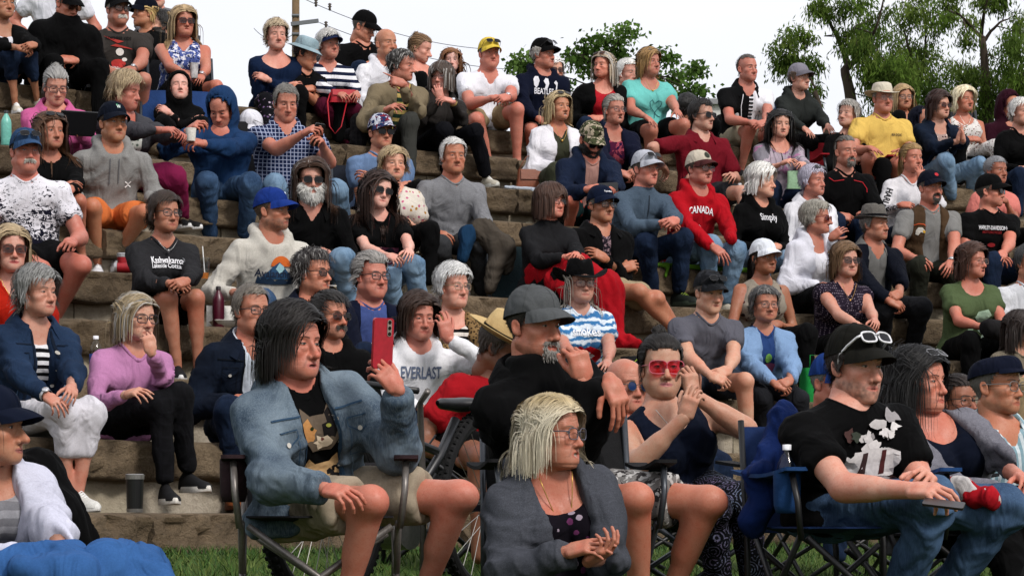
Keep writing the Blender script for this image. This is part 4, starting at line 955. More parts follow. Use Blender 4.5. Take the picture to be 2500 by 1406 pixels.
    # prints
    if pr or jpr:
        for items, src in ((pr, inner or outer), (jpr, outer)):
            if not items: continue
            tm_ = trunk(src[1].astype(np.float32), np.float32(.012)) < .05; bvh = BVHTree.FromPolygons(src[1].tolist(), src[2][tm_[src[2]].all(1)].tolist()); fw = -Rb[:, 1]; groups = {}
            for it in items:
                kind = it[0]
                if kind in ('t', 'ts'):
                    _, txt, u, v, wd_, colr = it[:6]; Vt, Ft, asp = TXT[txt]; Vt = Vt * wd_; 
                    if len(it) > 6: Vt = Vt.copy(); Vt[:, 1] = Vt[:, 1] * it[6] + (it[7] * (1 - (2 * Vt[:, 0] / wd_) ** 2) if len(it) > 7 else 0)
                    name = 'lettering'
                elif kind == 'l':
                    _, ptsl, u, v, wd_, colr = it[:6]; pl_ = np.array(ptsl, float); tg_ = np.gradient(pl_, axis=0); tg_ /= np.linalg.norm(tg_, axis=1)[:, None] + 1e-9; nn_ = np.stack([-tg_[:, 1], tg_[:, 0]], 1) * wd_ / 2
                    Vt = np.concatenate([pl_ - nn_, pl_ + nn_]); n_ = len(pl_); k_ = np.arange(n_ - 1); Ft = np.concatenate([np.stack([k_, k_ + 1, k_ + n_ + 1], 1), np.stack([k_, k_ + n_ + 1, k_ + n_], 1)]); name = 'printed_motif'
                else:
                    _, poly, u, v, colr = it[:5]; Vt, Ft = poly2(poly); name = 'printed_motif'
                Vt, Ft = subdiv2(Vt, Ft, .02); lf = .0035 + .0016 * (it[-1] if isinstance(it[-1], float) and it[-1] > 50 else 0)
                zl = items.index(it) * .0005
                Vp, Fp = project(bvh, N + Rb[:, 0] * u * S0 + Rb[:, 2] * (v * .76 + .0) * S0, Rb[:, 0], Rb[:, 2], fw, Vt, Ft, .0055 + zl)
                if len(Fp): groups.setdefault((name, str(colr)), []).append((Vp, Fp, colr))
            for (name, _c), gl_ in groups.items():
                n = 0; VV, FF = [], []
                for v, f, c_ in gl_: VV.append(v); FF.append(f + n); n += len(v)
                o_ = mk(name, np.concatenate(VV), np.concatenate(FF), plain('print', gl_[0][2], .85, .1, var=.08), src[0], smooth=False, loc=hip)
                if len(gl_) > 1: o_['kind'] = 'stuff'
    # trousers
    if pants and legs:
        kind, fab = pants[0], pants[1]; pf = trous(pants); cut = CUT[kind]
        pts = [hip - np.array([.2, .15, .02]), hip + np.array([.2, .15, .18])] + [Kn[-1], Kn[1]] + ([An[-1], An[1]] if cut > 1 else [])
        o, V, F = garment('shorts' if kind == 'shorts' else 'trousers', pf, pts, .10, hv[0] * (1.3 if q < 2 else 1.1), fab, .6, seed % 37 + 60)
    # shoes
    if shoes and legs and foot not in ('bare',):
        for sd in (-1, 1): shoe(root, An[sd], by + sd * 9 + (0 if not isinstance(shoes, tuple) or len(shoes) < 4 else shoes[3]), shoes, S0 * (1 if not fem else .93), hip, (An[sd] - Kn[sd]))
    # ---- hair, beard, headwear
    hatcut = None
    if hat: hatcut = {'visor': None, 'cowboy': .028, 'bucket': .03, 'tilley': .03, 'straw': .03, 'fedora': .03}.get(hat[0], .035)
    hooded = (top and top.get('hood') == 2) or (jk and jk.get('hood') == 2)
    if hair and not hooded:
        res = make_hair(Hd, hair[0], hair[1], coll, r, q, hatcut, **(hair[2] if len(hair) > 2 else {}))
        if res: tag(mk('hair', res[0], res[1], hair_mat(), root, col=res[2], pc=res[3], loc=hip), kind='stuff')
    if fac:
        res = make_beard(Hd, fac[0], fac[1], r)
        if res: tag(mk('facial_hair', res[0], res[1], hair_mat(), root, col=res[2], pc=res[3], loc=hip), kind='stuff')
    if hat: HATS[hat[0]](root, Hd, hip, hat, q)
    if gl: glasses(root, Hd, hip, gl, hat)
    info = dict(root=root, hip=hip, N=N, Rb=Rb, Rh=Rh, Hc=Hc, hs=hs, El=El, Wr=Wr, Kn=Kn, An=An, Sh=Sh, fwd=fwd, by=by, S0=S0, L=L, outer=outer, inner=inner, tl=tl, E=E, loc=loc)
    PEOPLE.append(info); return info

# ------------------------------------------------------------------ shoes, spectacles, hats
SHOE = None
def shoe(root, an, yaw, spec, s, org, shin):
    global SHOE
    if SHOE is None:
        secs = [(.066, .012, .060), (.058, .028, .075), (.030, .036, .098), (-.005, .037, .100), (-.040, .039, .078), (-.085, .045, .058), (-.130, .047, .046), (-.170, .042, .038), (-.196, .028, .028), (-.206, .008, .014)]
        a = np.radians(np.linspace(-8, 188, 12)); U = np.stack([np.stack([w * np.cos(a) - (.006 if y < -.1 else 0), np.full(12, y), -.062 + h * np.maximum(np.sin(a), -.05) ** 1.0], 1) for y, w, h in secs]); mu = MB().grid(U)
        t = np.linspace(0, 2 * math.pi, 28, endpoint=False); oy = -.07 - .143 * np.cos(t); ow = np.interp(oy, [s_[0] for s_ in secs][::-1], [s_[1] for s_ in secs][::-1]) + .004; ox = np.sign(np.sin(t)) * ow * np.abs(np.sin(t)) ** .35
        rings = []
        for z, k in ((-.085, .96), (-.082, 1.0), (-.062, 1.0), (-.052, .97)): rings.append(np.stack([ox * k - (.006 * (oy < -.1)), -.07 + (oy + .07) * k, np.full(28, z) + .006 * np.clip((-.16 - oy) / .05, 0, 1)], 1))
        ms = MB(); V = np.concatenate(rings); i = np.arange(3)[:, None]; j = np.arange(28)[None]; ms.add(V, np.stack([i * 28 + j, i * 28 + (j + 1) % 28, (i + 1) * 28 + (j + 1) % 28, (i + 1) * 28 + j], -1).reshape(-1, 4)); ms.add(np.concatenate([rings[0], [[0, -.07, -.085]]]), np.stack([np.full(28, 28), (np.arange(28) + 1) % 28, np.arange(28)], 1))
        ml = MB()
        for k in range(5): y = -.035 - .016 * k; zt = .026 - .009 * k; ml.tube([(-.022, y, zt - .014), (0, y - .004, zt), (.022, y, zt - .014)], .003, 5)
        SHOE = (mu.arrays(), ms.arrays(), ml.arrays())
    R = Rz(yaw); f = lambda a: an + (a @ R.T) * s
    up, so = plain('shoe_upper', spec[0], .75, .2, bump=.3, bs=120), plain('shoe_sole', spec[1], .7, .2)
    o = mk('shoe', f(SHOE[0][0]), SHOE[0][1], up, root, loc=org); mk('sole', f(SHOE[1][0]), SHOE[1][1], so, o, loc=org)
    if len(spec) > 2 and spec[2]: tag(mk('laces', f(SHOE[2][0]), SHOE[2][1], plain('laces', spec[2], .8, .1), o, loc=org), kind='stuff')
def glasses(root, Hd, org, g, hat=None):
    """g = (lens kind, frame colour, where, size)"""
    kind, fc = g[0], g[1]; where = g[2] if len(g) > 2 else 'face'; sz = g[3] if len(g) > 3 else 1.0; thick = g[4] if len(g) > 4 else .0018
    R, c, s = Hd['R'], Hd['c'], Hd['s']; n = 20; a = np.linspace(0, 2 * math.pi, n, endpoint=False); ex = .62 if kind != 'blue' else 1.0
    hx, hz = (.0265 * sz, .0195 * sz) if kind != 'blue' else (.021, .021)
    ox = np.sign(np.cos(a)) * np.abs(np.cos(a)) ** ex * hx; oz = np.sign(np.sin(a)) * np.abs(np.sin(a)) ** ex * hz
    def place(v):
        v = np.asarray(v, float)
        if where == 'cap': v = (v - [0, -.10, 0]) @ Rx(-38).T + [0, -.098, .098]
        elif where == 'head': v = (v - [0, -.10, 0]) @ Rx(-52).T + [0, -.076, .108]
        elif where == 'hatback': v = v + [0, .1, .05]
        return c + s * (v @ R.T)
    fr, lns = MB(), []
    for sd in (-1, 1):
        cy = -.110 if where == 'face' else -.106; L3 = np.stack([sd * .034 * (1 + .1 * (sz - 1)) + ox, cy + .006 * ((np.abs(sd * .034 + ox) / .06) ** 2), -.006 + oz], 1); fr.tube(place(L3), thick * s, 5, closed=True)
        cen = L3.mean(0); ln = MB(); lns.append(ln); ln.add(place(np.concatenate([L3, [cen + [0, -.0015, 0]]])), np.stack([np.full(n, n), np.arange(n), (np.arange(n) + 1) % n], 1) if sd > 0 else np.stack([np.full(n, n), np.arange(n), (np.arange(n) + 1) % n], 1))
        fr.tube(place([(sd * (.034 + hx), cy + .006, 0.002), (sd * .071, -.088, .003), (sd * .079, -.04, .003), (sd * .080, .012, .002), (sd * .079, .03, -.02)]), thick * 1.1 * s, 5)
    fr.tube(place([(-.034 + hx * .95, -.109, -.001), (0, -.114, .003), (.034 - hx * .95, -.109, -.001)]), thick * s, 5)
    v, f = fr.arrays(); o = mk('spectacles' if kind in ('clear', 'grey') else 'sunglasses', v, f, plain('frame', fc, .3, .5), root, loc=org)
    for ln in lns: v, f = ln.arrays(); mk('lens', v, f, glass_lens(kind), o, loc=org, smooth=True)
def hat_out(root, Hd, org, name, mb, fab, parent=None, tilt=0):
    v, f = mb.arrays(); R, c, s = Hd['R'], Hd['c'], Hd['s']
    return mk(name, c + s * ((v @ Rx(tilt).T) @ R.T), f, fab, parent or root, pc=v, loc=org)
def capshape(up=1.0, back=0.0):
    z0 = lambda y: .036 - .20 * y; u = np.linspace(0, 2 * math.pi, 33); G = []
    for k in range(10):
        ph = k / 9 * math.pi / 2; cs = max(math.cos(ph), .0) ** .72; x = .0885 * cs * np.sin(u); y = .012 - .1105 * cs * np.cos(u); zb = z0(y); zt = .131 + .008 * up
        G.append(np.stack([x, y, zb + (zt - zb) * math.sin(ph) ** 1.05], 1))
    return np.stack(G), z0
def hat_cap(root, Hd, org, sp, q):
    """('cap', crown fabric, brim fabric, logo)"""
    G, z0 = capshape(); mb = MB().grid(G); mb.lathe([(.009, .0), (.008, .004), (.0001, .005)], 10, (0, .012, .1385))
    for a in range(6): k = int(a * 32 / 6); mb.tube(G[:, k] * 1.003, .0013, 4, False)
    o = hat_out(root, Hd, org, 'cap', mb, sp[1]); a = np.linspace(-1, 1, 15); Q = []
    for w in np.linspace(0, 1, 7):
        x = a * (.0775 + .004 * w); yi = .012 - .1105 * np.sqrt(np.clip(1 - (a * .0775 / .0885) ** 2, 0, 1)); yo = yi - .080 * np.sqrt(np.clip(1 - np.abs(a) ** 2.6, 0, 1)); y = yi + (yo - yi) * w
        Q.append(np.stack([x, y, z0(yi) + .004 - .012 * w - .018 * w * w - 2.6 * (x ** 2) * (.4 + .6 * w)], 1))
    b = hat_out(root, Hd, org, 'brim', MB().sheet(np.stack(Q), .003), sp[2] if len(sp) > 2 and sp[2] else sp[1], o)
    if len(sp) > 3 and sp[3]:
        for it in sp[3]: cap_logo(root, Hd, org, o, it)
    return o
def cap_logo(root, Hd, org, o, it):
    kind, w_, col_ = it[0], it[2], it[3]; x0 = it[4] if len(it) > 4 else 0.0; z1 = it[5] if len(it) > 5 else .085
    if kind == 't': V, F, asp = TXT[it[1]]; V = V * w_
    else: V, F = poly2(it[1]); V = V * w_
    V, F = subdiv2(V, F, .012); th = (x0 + V[:, 0]) / .1; zz = z1 + V[:, 1]; t = np.clip((zz - .056) / (.139 - .056), 0, .98); ph = np.arcsin(t ** (1 / 1.05)); cs = np.cos(ph) ** .72
    v = np.stack([.0885 * cs * np.sin(th) * 1.02, .012 - .1105 * cs * np.cos(th) * 1.02, zz], 1); R, c, s = Hd['R'], Hd['c'], Hd['s']
    mk('lettering' if kind == 't' else 'emblem', c + s * (v @ R.T), F, plain('print', col_, .8, .1), o, smooth=False, loc=org)
def hat_visor(root, Hd, org, sp, q):
    G, z0 = capshape(); Gv = G[:4].copy(); mb = MB().grid(Gv); o = hat_out(root, Hd, org, 'visor', mb, sp[1]); a = np.linspace(-1, 1, 15); Q = []
    for w in np.linspace(0, 1, 7):
        x = a * (.080 + .006 * w); yi = .012 - .1105 * np.sqrt(np.clip(1 - (a * .080 / .0885) ** 2, 0, 1)); yo = yi - .085 * np.sqrt(np.clip(1 - np.abs(a) ** 2.6, 0, 1)); y = yi + (yo - yi) * w
        Q.append(np.stack([x, y, z0(yi) + .002 - .02 * w - 2.4 * (x ** 2) * (.4 + .6 * w)], 1))
    hat_out(root, Hd, org, 'brim', MB().sheet(np.stack(Q), .003), sp[1], o)
def brimmed(name, prof, brim, curl, band=None, pinch=0.0, tilt=0, sy=1.18):
    def fn(root, Hd, org, sp, q):
        u = np.linspace(0, 2 * math.pi, 37); G = []
        for rr, z in prof:
            x = rr * np.sin(u); y = -rr * sy * np.cos(u) + .012; zz = np.full(37, z)
            if z > .09: zz = zz - pinch * np.exp(-(x / .022) ** 2) * (z - .09) / .06; k = np.exp(-((y + .08) / .06) ** 2) * pinch * 6; x = x * (1 - np.clip(k * (z - .07) * 2, 0, .35))
            G.append(np.stack([x, y, zz], 1))
        o = hat_out(root, Hd, org, name, MB().grid(np.stack(G)), sp[1], tilt=tilt); Q = []; r0 = prof[0][0]
        for w in np.linspace(0, 1, 7):
            rr = r0 + brim * w; x = rr * np.sin(u); y = -(r0 * sy + brim * w) * np.cos(u) + .012; Q.append(np.stack([x, y, prof[0][1] + .004 + x * 0 + curl(np.abs(np.sin(u)), np.cos(u), w)], 1))
        hat_out(root, Hd, org, 'brim', MB().sheet(np.stack(Q), .003), sp[1], o, tilt)
        if len(sp) > 2 and sp[2]:
            B_ = []
            for z in (prof[0][1] + .003, prof[0][1] + .026): rr = np.interp(z, [p_[1] for p_ in prof], [p_[0] for p_ in prof]) + .002; B_.append(np.stack([rr * np.sin(u), -rr * sy * np.cos(u) + .012, np.full(37, z)], 1))
            hat_out(root, Hd, org, 'hat_band', MB().grid(np.stack(B_)), sp[2], o, tilt)
        return o
    return fn
def hat_flat(root, Hd, org, sp, q):
    u = np.linspace(0, 2 * math.pi, 33); G = []
    for k in range(10):
        ph = k / 9 * math.pi / 2; cs = max(math.cos(ph), 0) ** .6; x = .092 * cs * np.sin(u); y = .006 - .120 * cs * np.cos(u); zb = .042 - .16 * y; zt = .112 - .25 * y * .6; G.append(np.stack([x, y, zb + (zt - zb) * math.sin(ph) + .008 * math.sin(ph * 2)], 1))
    o = hat_out(root, Hd, org, 'flat_cap', MB().grid(np.stack(G)), sp[1]); a = np.linspace(-1, 1, 13); Q = []
    for w in np.linspace(0, 1, 5): x = a * .075; yi = .006 - .118 * np.sqrt(np.clip(1 - (x / .092) ** 2, 0, 1)); y = yi - .045 * np.sqrt(np.clip(1 - a ** 2, 0, 1)) * w; Q.append(np.stack([x, y, .064 - .012 * w - 1.6 * x ** 2 * w], 1))
    hat_out(root, Hd, org, 'brim', MB().sheet(np.stack(Q), .003), sp[1], o)
HATS = {'cap': hat_cap, 'visor': hat_visor, 'flat': hat_flat,
        'tilley': brimmed('sun_hat', [(.088, .046), (.089, .07), (.085, .10), (.076, .128), (.06, .138), (.02, .141), (.0005, .141)], .062, lambda a, c, w: .012 * a ** 2 * w - .018 * w * (1 - a ** 2)),
        'bucket': brimmed('bucket_hat', [(.088, .05), (.089, .07), (.084, .10), (.074, .126), (.05, .138), (.0005, .14)], .05, lambda a, c, w: -.028 * w),
        'fedora': brimmed('fedora', [(.088, .046), (.087, .07), (.082, .10), (.072, .138), (.055, .150), (.03, .143), (.0005, .138)], .045, lambda a, c, w: .006 * a ** 2 * w - .014 * w * np.clip(c, 0, 1), pinch=.02),
        'cowboy': brimmed('cowboy_hat', [(.090, .042), (.090, .07), (.086, .105), (.076, .150), (.06, .162), (.03, .150), (.0005, .145)], .085, lambda a, c, w: .055 * a ** 3 * w ** 1.3 - .022 * w * (1 - a ** 2), pinch=.025),
        'straw': brimmed('straw_hat', [(.091, .044), (.091, .07), (.086, .11), (.076, .145), (.058, .155), (.03, .148), (.0005, .144)], .075, lambda a, c, w: .012 * w * w + .01 * a * w)}

# ------------------------------------------------------------------ the place: ground, stone terraces
def ang_px(px, k): d = row_d(px, k); p = np.array([(px - 1250) / FPX * d, d]) - AC; return math.atan2(p[1], p[0])
def arc(r_, a): return AC[0] + r_ * math.cos(a), AC[1] + r_ * math.sin(a)
def grass_mat():
    t = NT('grass_ground'); ob = t.obj(); n = t.noise(ob, 3, 4); n2 = t.noise(ob, 60, 4)
    c = t.mix(n, tuple(lin('#33461a')), tuple(lin('#4a5c24'))); c = t.mix(t.mapr(n2, .4, .7, 0, .5), c, tuple(lin('#2a2a16')))
    return t.fin(c, .95, .1, t.bump(n2, .8, .03))
rr_ = np.concatenate([np.linspace(6, 22.0, 26), [22.5, 22.9], R0 + TREAD * np.arange(1, 9) + .4, [R0 + TREAD * 9 + .35, R0 + TREAD * 9 + .9, 34, 40, 60, 120, 300, 700]])
aa_ = np.linspace(0, 2 * math.pi, 97); G = []
for q_ in rr_:
    k_ = (q_ - R0 - .35) / TREAD
    z_ = gnd_z(AC[0] + q_, AC[1]) if q_ <= 23 else min(row_z(9) - .03, row_z(k_) - .30)
    if q_ > R0 + TREAD * 9 + .5: z_ = row_z(9) - .03
    G.append(np.stack([AC[0] + q_ * np.cos(aa_), AC[1] + q_ * np.sin(aa_), np.full(97, z_)], 1))
gmat = grass_mat(); tag(MB().grid(np.stack(G)).build('ground', gmat, smooth=True), 'green grass ground rising behind the stone terraces', None, None, 'structure')
def stone_mat(name, c1, c2, c3, st=1.0):
    t = NT(name); ob = t.obj(); n = t.noise(ob, 4, 5, .6); n2 = t.noise(ob, 24, 6, .72, dist=.4); n3 = t.noise(ob, 110, 4, .75)
    c = t.mix(t.mapr(n, .35, .65, 0, 1), tuple(lin(c1)), tuple(lin(c2))); c = t.mix(t.mapr(n2, .52, .72, 0, .75), c, tuple(lin(c3))); c = t.mix(t.mapr(n3, .62, .75, 0, .5), c, tuple(lin('#aea596')))
    h = t.math('ADD', n2, t.math('MULTIPLY', n3, .35)); nb = t.bump(h, 1.0 * st, .05); return t.fin(c, .92, .2, nb)
capm = [stone_mat('capstone_a', '#85735c', '#6b5c4a', '#3a3128'), stone_mat('capstone_b', '#8c7a62', '#70614e', '#41372d'), stone_mat('capstone_c', '#756550', '#625443', '#362d25')]
risem = [stone_mat('riser_a', '#a89e8a', '#938976', '#756c5d', .5), stone_mat('riser_b', '#b0a696', '#998f7d', '#7d7364', .5)]
rs = np.random.default_rng(21); SLAB = .192
def slab(parent, Rk, a0, a1, z, mat, sd_):
    n = max(10, int(Rk * (a1 - a0) / .042)); an_ = np.linspace(a0, a1, n)
    prof = np.array([(.95, -.02), (.95, 0), (.55, 0), (.35, 0), (.2, 0), (.11, 0), (.055, -.001), (.02, -.006), (.004, -.018), (0, -.04), (0, -.065), (0, -.09), (0, -.122), (0, -.15), (.004, -.168), (.016, -.183), (.05, -SLAB), (.14, -SLAB), (.3, -SLAB)])
    m = len(prof); V = np.zeros((n, m, 3)); dep = prof[:, 0]; zz = prof[:, 1]
    s_ = an_ * Rk; PS = np.stack(np.broadcast_arrays(s_[:, None], dep[None] * 1.0, zz[None]), -1)
    face = np.clip(1 - dep / .09, 0, 1) * np.clip(-zz / .02, 0, 1)
    d1 = fbm(PS * np.array([5, 6, 9]) + sd_, 1, 2); d2 = np.abs(fbm(PS * np.array([13, 11, 17]) + sd_, 5, 3)); big = vnoise(np.stack([s_ * 1.7, s_ * 0, s_ * 0 + sd_], 1), 3)
    push = face[None] * (.030 * d1 - .058 * d2 + .022 + .012 * big[:, None])
    chip = np.clip(vnoise(np.stack([s_ * 7, s_ * 0 + 3, s_ * 0 + sd_], 1), 8) - .25, 0, 1)[:, None] * np.exp(-((zz + .01) / .02) ** 2)[None] * np.exp(-(dep / .05) ** 2)[None]
    R_ = Rk + dep[None] - push + .05 * chip; Z = z + zz[None] + .004 * vnoise(PS * np.array([4, 4, 4]), 2) * (zz[None] > -.03) - .02 * chip + .012 * vnoise(PS * np.array([6, 5, 3]), 12) * (zz[None] < -.12)
    V[..., 0] = AC[0] + R_ * np.cos(an_)[:, None]; V[..., 1] = AC[1] + R_ * np.sin(an_)[:, None]; V[..., 2] = Z
    mb = MB().grid(V)
    for i, rev in ((0, 1), (n - 1, 0)):
        c_ = V[i].mean(0); k = np.arange(m - 1); f = np.stack([np.full(m - 1, m), k, k + 1], 1); mb.add(np.concatenate([V[i], [c_]]), f[:, ::-1] if rev else f)
    v, f = mb.arrays(); return mk('capstone', v, f, mat, parent, smooth=True)
def riser(parent, Rk, a0, a1, z0, z1, mat, sd_):
    n = 8; an_ = np.linspace(a0, a1, n); prof = [(.3, z0), (.008, z0), (0, z0 + .01), (0, (z0 + z1) / 2), (0, z1 - .01), (.008, z1), (.3, z1)]
    V = np.zeros((n, len(prof), 3)); ins = rs.uniform(-.006, .01)
    for j, (dp, z) in enumerate(prof):
        R_ = Rk + dp + ins + .004 * vnoise(np.stack([an_ * Rk * 5, an_ * 0 + z * 9, an_ * 0 + sd_], 1), 4); V[:, j] = np.stack([AC[0] + R_ * np.cos(an_), AC[1] + R_ * np.sin(an_), np.full(n, z)], 1)
    mb = MB().grid(V)
    for i in (0, n - 1):
        k = np.arange(len(prof) - 1); f = np.stack([np.full(len(k), len(prof)), k, k + 1], 1); mb.add(np.concatenate([V[i], [V[i].mean(0)]]), f if i else f[:, ::-1])
    v, f = mb.arrays(); return mk('riser_block', v, f, mat, parent, smooth=False)
ORD = ['lowest', 'second', 'third', 'fourth', 'fifth', 'sixth', 'seventh', 'eighth', 'ninth', 'topmost']
for k in range(10):
    Rk = R0 + TREAD * k; z = row_z(k); a_l, a_r = ang_px(-330, k), ang_px(2900, k)
    par = empty('terrace', (*arc(Rk, (a_l + a_r) / 2), 0)); par.location.z = 0; bpy.context.view_layer.update()
    tag(par, f'{ORD[k]} long curved stone seating terrace of the amphitheatre', None, None, 'structure')
    inv = np.array(par.location)
    a = a_r + rs.uniform(-.02, 0)
    while a < a_l:
        b_ = a + rs.uniform(1.1, 2.0) / Rk; o = slab(par, Rk, a, b_ - .016 / Rk, z + rs.uniform(-.006, .006), capm[rs.integers(3)], rs.uniform(0, 90)); o.location = -inv; a = b_
    if k:
        a = a_r + rs.uniform(-.02, 0)
        while a < a_l: b_ = a + rs.uniform(.7, 1.3) / Rk; o = riser(par, Rk + .085, a, b_ - .009 / Rk, row_z(k - 1) - .012, z - SLAB + .012, risem[rs.integers(2)], rs.uniform(0, 90)); o.location = -inv; a = b_
    else:
        a = a_r
        while a < a_l: b_ = a + 1.2 / Rk; o = riser(par, Rk + .14, a, b_ - .009 / Rk, z - .5, z - SLAB + .012, risem[rs.integers(2)], rs.uniform(0, 90)); o.location = -inv; a = b_
# grass blades along the foot of the stones
nb_ = 12000; px_ = rs.uniform(300, 2550, nb_); ta = rs.uniform(0, 1, nb_); Vg = np.zeros((nb_, 3, 3)); cg = np.zeros((nb_ * 3, 3))
for i in range(nb_):
    d_ = row_d(px_[i], 0, .1) - 3.2 * ta[i] ** 1.6; x_ = (px_[i] - 1250) / FPX * d_; z_ = gnd_z(x_, d_); h_ = rs.uniform(.02, .055); w_ = .0035; th_ = rs.uniform(0, 6.28); lx, ly = rs.normal(0, .022, 2)
    Vg[i] = [(x_ - w_ * math.cos(th_), d_ - w_ * math.sin(th_), z_), (x_ + w_ * math.cos(th_), d_ + w_ * math.sin(th_), z_), (x_ + lx, d_ + ly, z_ + h_)]
    cg[i * 3:i * 3 + 3] = lin(['#2c4718', '#3a5820', '#283f16', '#56652e'][i % 4])
def _gb(): t = NT('grass_blade'); return t.fin(t.attr('Col', 'Color'), .7, .25)
tag(mk('grass', Vg.reshape(-1, 3), np.arange(nb_ * 3).reshape(-1, 3), M('gb', _gb), col=cg, smooth=False), 'short green grass blades at the foot of the terraces', None, None, 'stuff')

# ------------------------------------------------------------------ trees, pole and shed beyond the top
def leaf_mat(c1, c2):
    def f():
        t = NT('leaves'); a = t.attr('Col', 'Color'); di = t.n('ShaderNodeBsdfDiffuse'); tr = t.n('ShaderNodeBsdfTranslucent'); t.l(a, di.inputs[0]); t.l(a, tr.inputs[0]); m = t.n('ShaderNodeMixShader'); m.inputs[0].default_value = .35
        t.l(di.outputs[0], m.inputs[1]); t.l(tr.outputs[0], m.inputs[2]); t.l(m.outputs[0], t.out.inputs[0]); return t.m
    return M('leaf', f)
bark = M('bark', lambda: (lambda t: t.fin(t.mix(t.noise(t.scale(t.obj(), (1, 1, .2)), 22, 5), tuple(lin('#2b2520')), tuple(lin('#4c4239'))), .95, .1, t.bump(t.noise(t.scale(t.obj(), (1, 1, .2)), 22, 5), .8, .05)))(NT('bark')))
def tree(label, D, trunk, limbs, clumps, dens, leaf, cols, hang=.3, seed=1, dep=1.0, name='broadleaf_tree'):
    """trunk / limbs: photo-column polylines turned into real places at distance D; clumps: (x, y, rx, ry) of foliage"""
    r = np.random.default_rng(seed); b0 = pix(*trunk[0], D); root = empty(name, b0); u_ = D / FPX; wood = MB()
    def path(pl, jit, y0=0.0): return np.array([pix(x, y, D) + np.array([0, y0 + r.normal(0, jit), 0]) for x, y in pl])
    def smooth_path(p, n=14): t = np.linspace(0, len(p) - 1, n); i = np.arange(len(p)); return np.stack([np.interp(t, i, p[:, k]) for k in range(3)], 1) + np.cumsum(r.normal(0, .004 * D / 14, (n, 3)), 0) * .5
    tp = smooth_path(path(trunk, 0)); wood.tube(tp, np.linspace(trunk_w(trunk) * u_, trunk_w(trunk) * u_ * .5, len(tp)), 9)
    tips = [tp[int(len(tp) * .4):]]
    for pl, w0 in limbs:
        p = smooth_path(path(pl, .3 * dep)); wood.tube(p, np.linspace(w0 * u_, w0 * u_ * .25, len(p)), 7); tips.append(p[3:])
    tips = np.concatenate(tips); LV, LC = [], []
    for (x, y, rx, ry) in clumps:
        c = pix(x, y, D) + np.array([0, r.normal(0, .5 * dep), 0]); rad = np.array([rx * u_, max(rx, ry) * u_ * .8, ry * u_]); j = np.argmin(((tips - c) ** 2).sum(1))
        mid = (tips[j] + c) / 2 + r.normal(0, .1, 3); wood.tube(np.array([tips[j], mid, c]), [2.0 * u_, 1.4 * u_, .7 * u_], 5)
        ns = max(4, int(rx * ry / 260)); sub = c + r.normal(0, .48, (ns, 3)) * rad
        for s_ in sub:
            wood.tube(np.array([c, (c + s_) / 2 + r.normal(0, .03, 3), s_]), [.9 * u_, .6 * u_, .3 * u_], 4, False)
            n = int(dens * r.uniform(.5, 1.4)); p = s_ + r.normal(0, 1, (n, 3)) * (rad * .20 + .04); p[:, 2] -= np.abs(r.normal(0, hang, n)) * rad[2] * .5
            d = r.normal(0, 1, (n, 3)) + np.array([0, 0, -hang * 4]); d /= np.linalg.norm(d, axis=1)[:, None]; w = np.cross(d, r.normal(0, 1, (n, 3))); w /= np.linalg.norm(w, axis=1)[:, None] + 1e-9
            ll = leaf[0] * r.uniform(.6, 1.3, (n, 1)); lw_ = leaf[1] * r.uniform(.7, 1.2, (n, 1)); LV.append(np.stack([p, p + d * ll * .5 + w * lw_, p + d * ll, p + d * ll * .5 - w * lw_], 1)); cc = lin(cols[r.integers(len(cols))]) * r.uniform(.7, 1.25); LC.append(np.repeat(cc[None] * r.uniform(.75, 1.25, (n, 1)), 4, 0))
    wood.build('trunk', bark, root, smooth=True, loc=b0); V = np.concatenate(LV).reshape(-1, 3); mk('crown', V, np.arange(len(V)).reshape(-1, 4), leaf_mat(0, 0), root, col=np.concatenate(LC), loc=b0, smooth=False)
    tag(root, label, 'tree', 'trees behind the terraces'); return root
def trunk_w(t): return t[0][2] if len(t[0]) > 2 else TRW[0]
TRW = [10]
# ------------------------------------------------------------------ background
GR = ['#4a5e2a', '#58702f', '#3c4f22', '#67793a', '#50642c']
TRW[0] = 17
tree('tall willow with crooked dark trunk behind the grey hoodie', 46, [(2090, 400), (2078, 240), (2062, 175), (2075, 150)], [([(2075, 150), (2050, 90), (2020, 30), (2000, -30)], 7), ([(2068, 170), (2100, 130), (2130, 80), (2150, -10)], 7), ([(2020, 40), (1998, 10), (1985, -20)], 3)],
     [(2000, 10, 32, 22), (2040, 25, 30, 18), (2100, 5, 50, 25), (2155, 20, 50, 35), (2130, 75, 48, 30), (2085, 110, 50, 32), (2115, 170, 60, 40), (2155, 120, 45, 32), (2140, 215, 60, 40), (2060, 95, 26, 22), (2180, 185, 45, 50)], 135, (.105, .013), GR, .55, 3, name='willow_tree')
TRW[0] = 12
tree('smaller willow spray left of the crooked trunk', 40, [(2040, 420), (2010, 300), (1985, 220)], [([(1985, 220), (1960, 170), (1940, 120)], 3)], [(1935, 100, 45, 25), (1960, 130, 45, 30), (1905, 125, 25, 18), (1990, 150, 30, 25), (1935, 165, 40, 22), (2000, 205, 22, 40), (1900, 155, 20, 14)], 95, (.095, .012), GR, .45, 4, name='willow_tree')
TRW[0] = 16
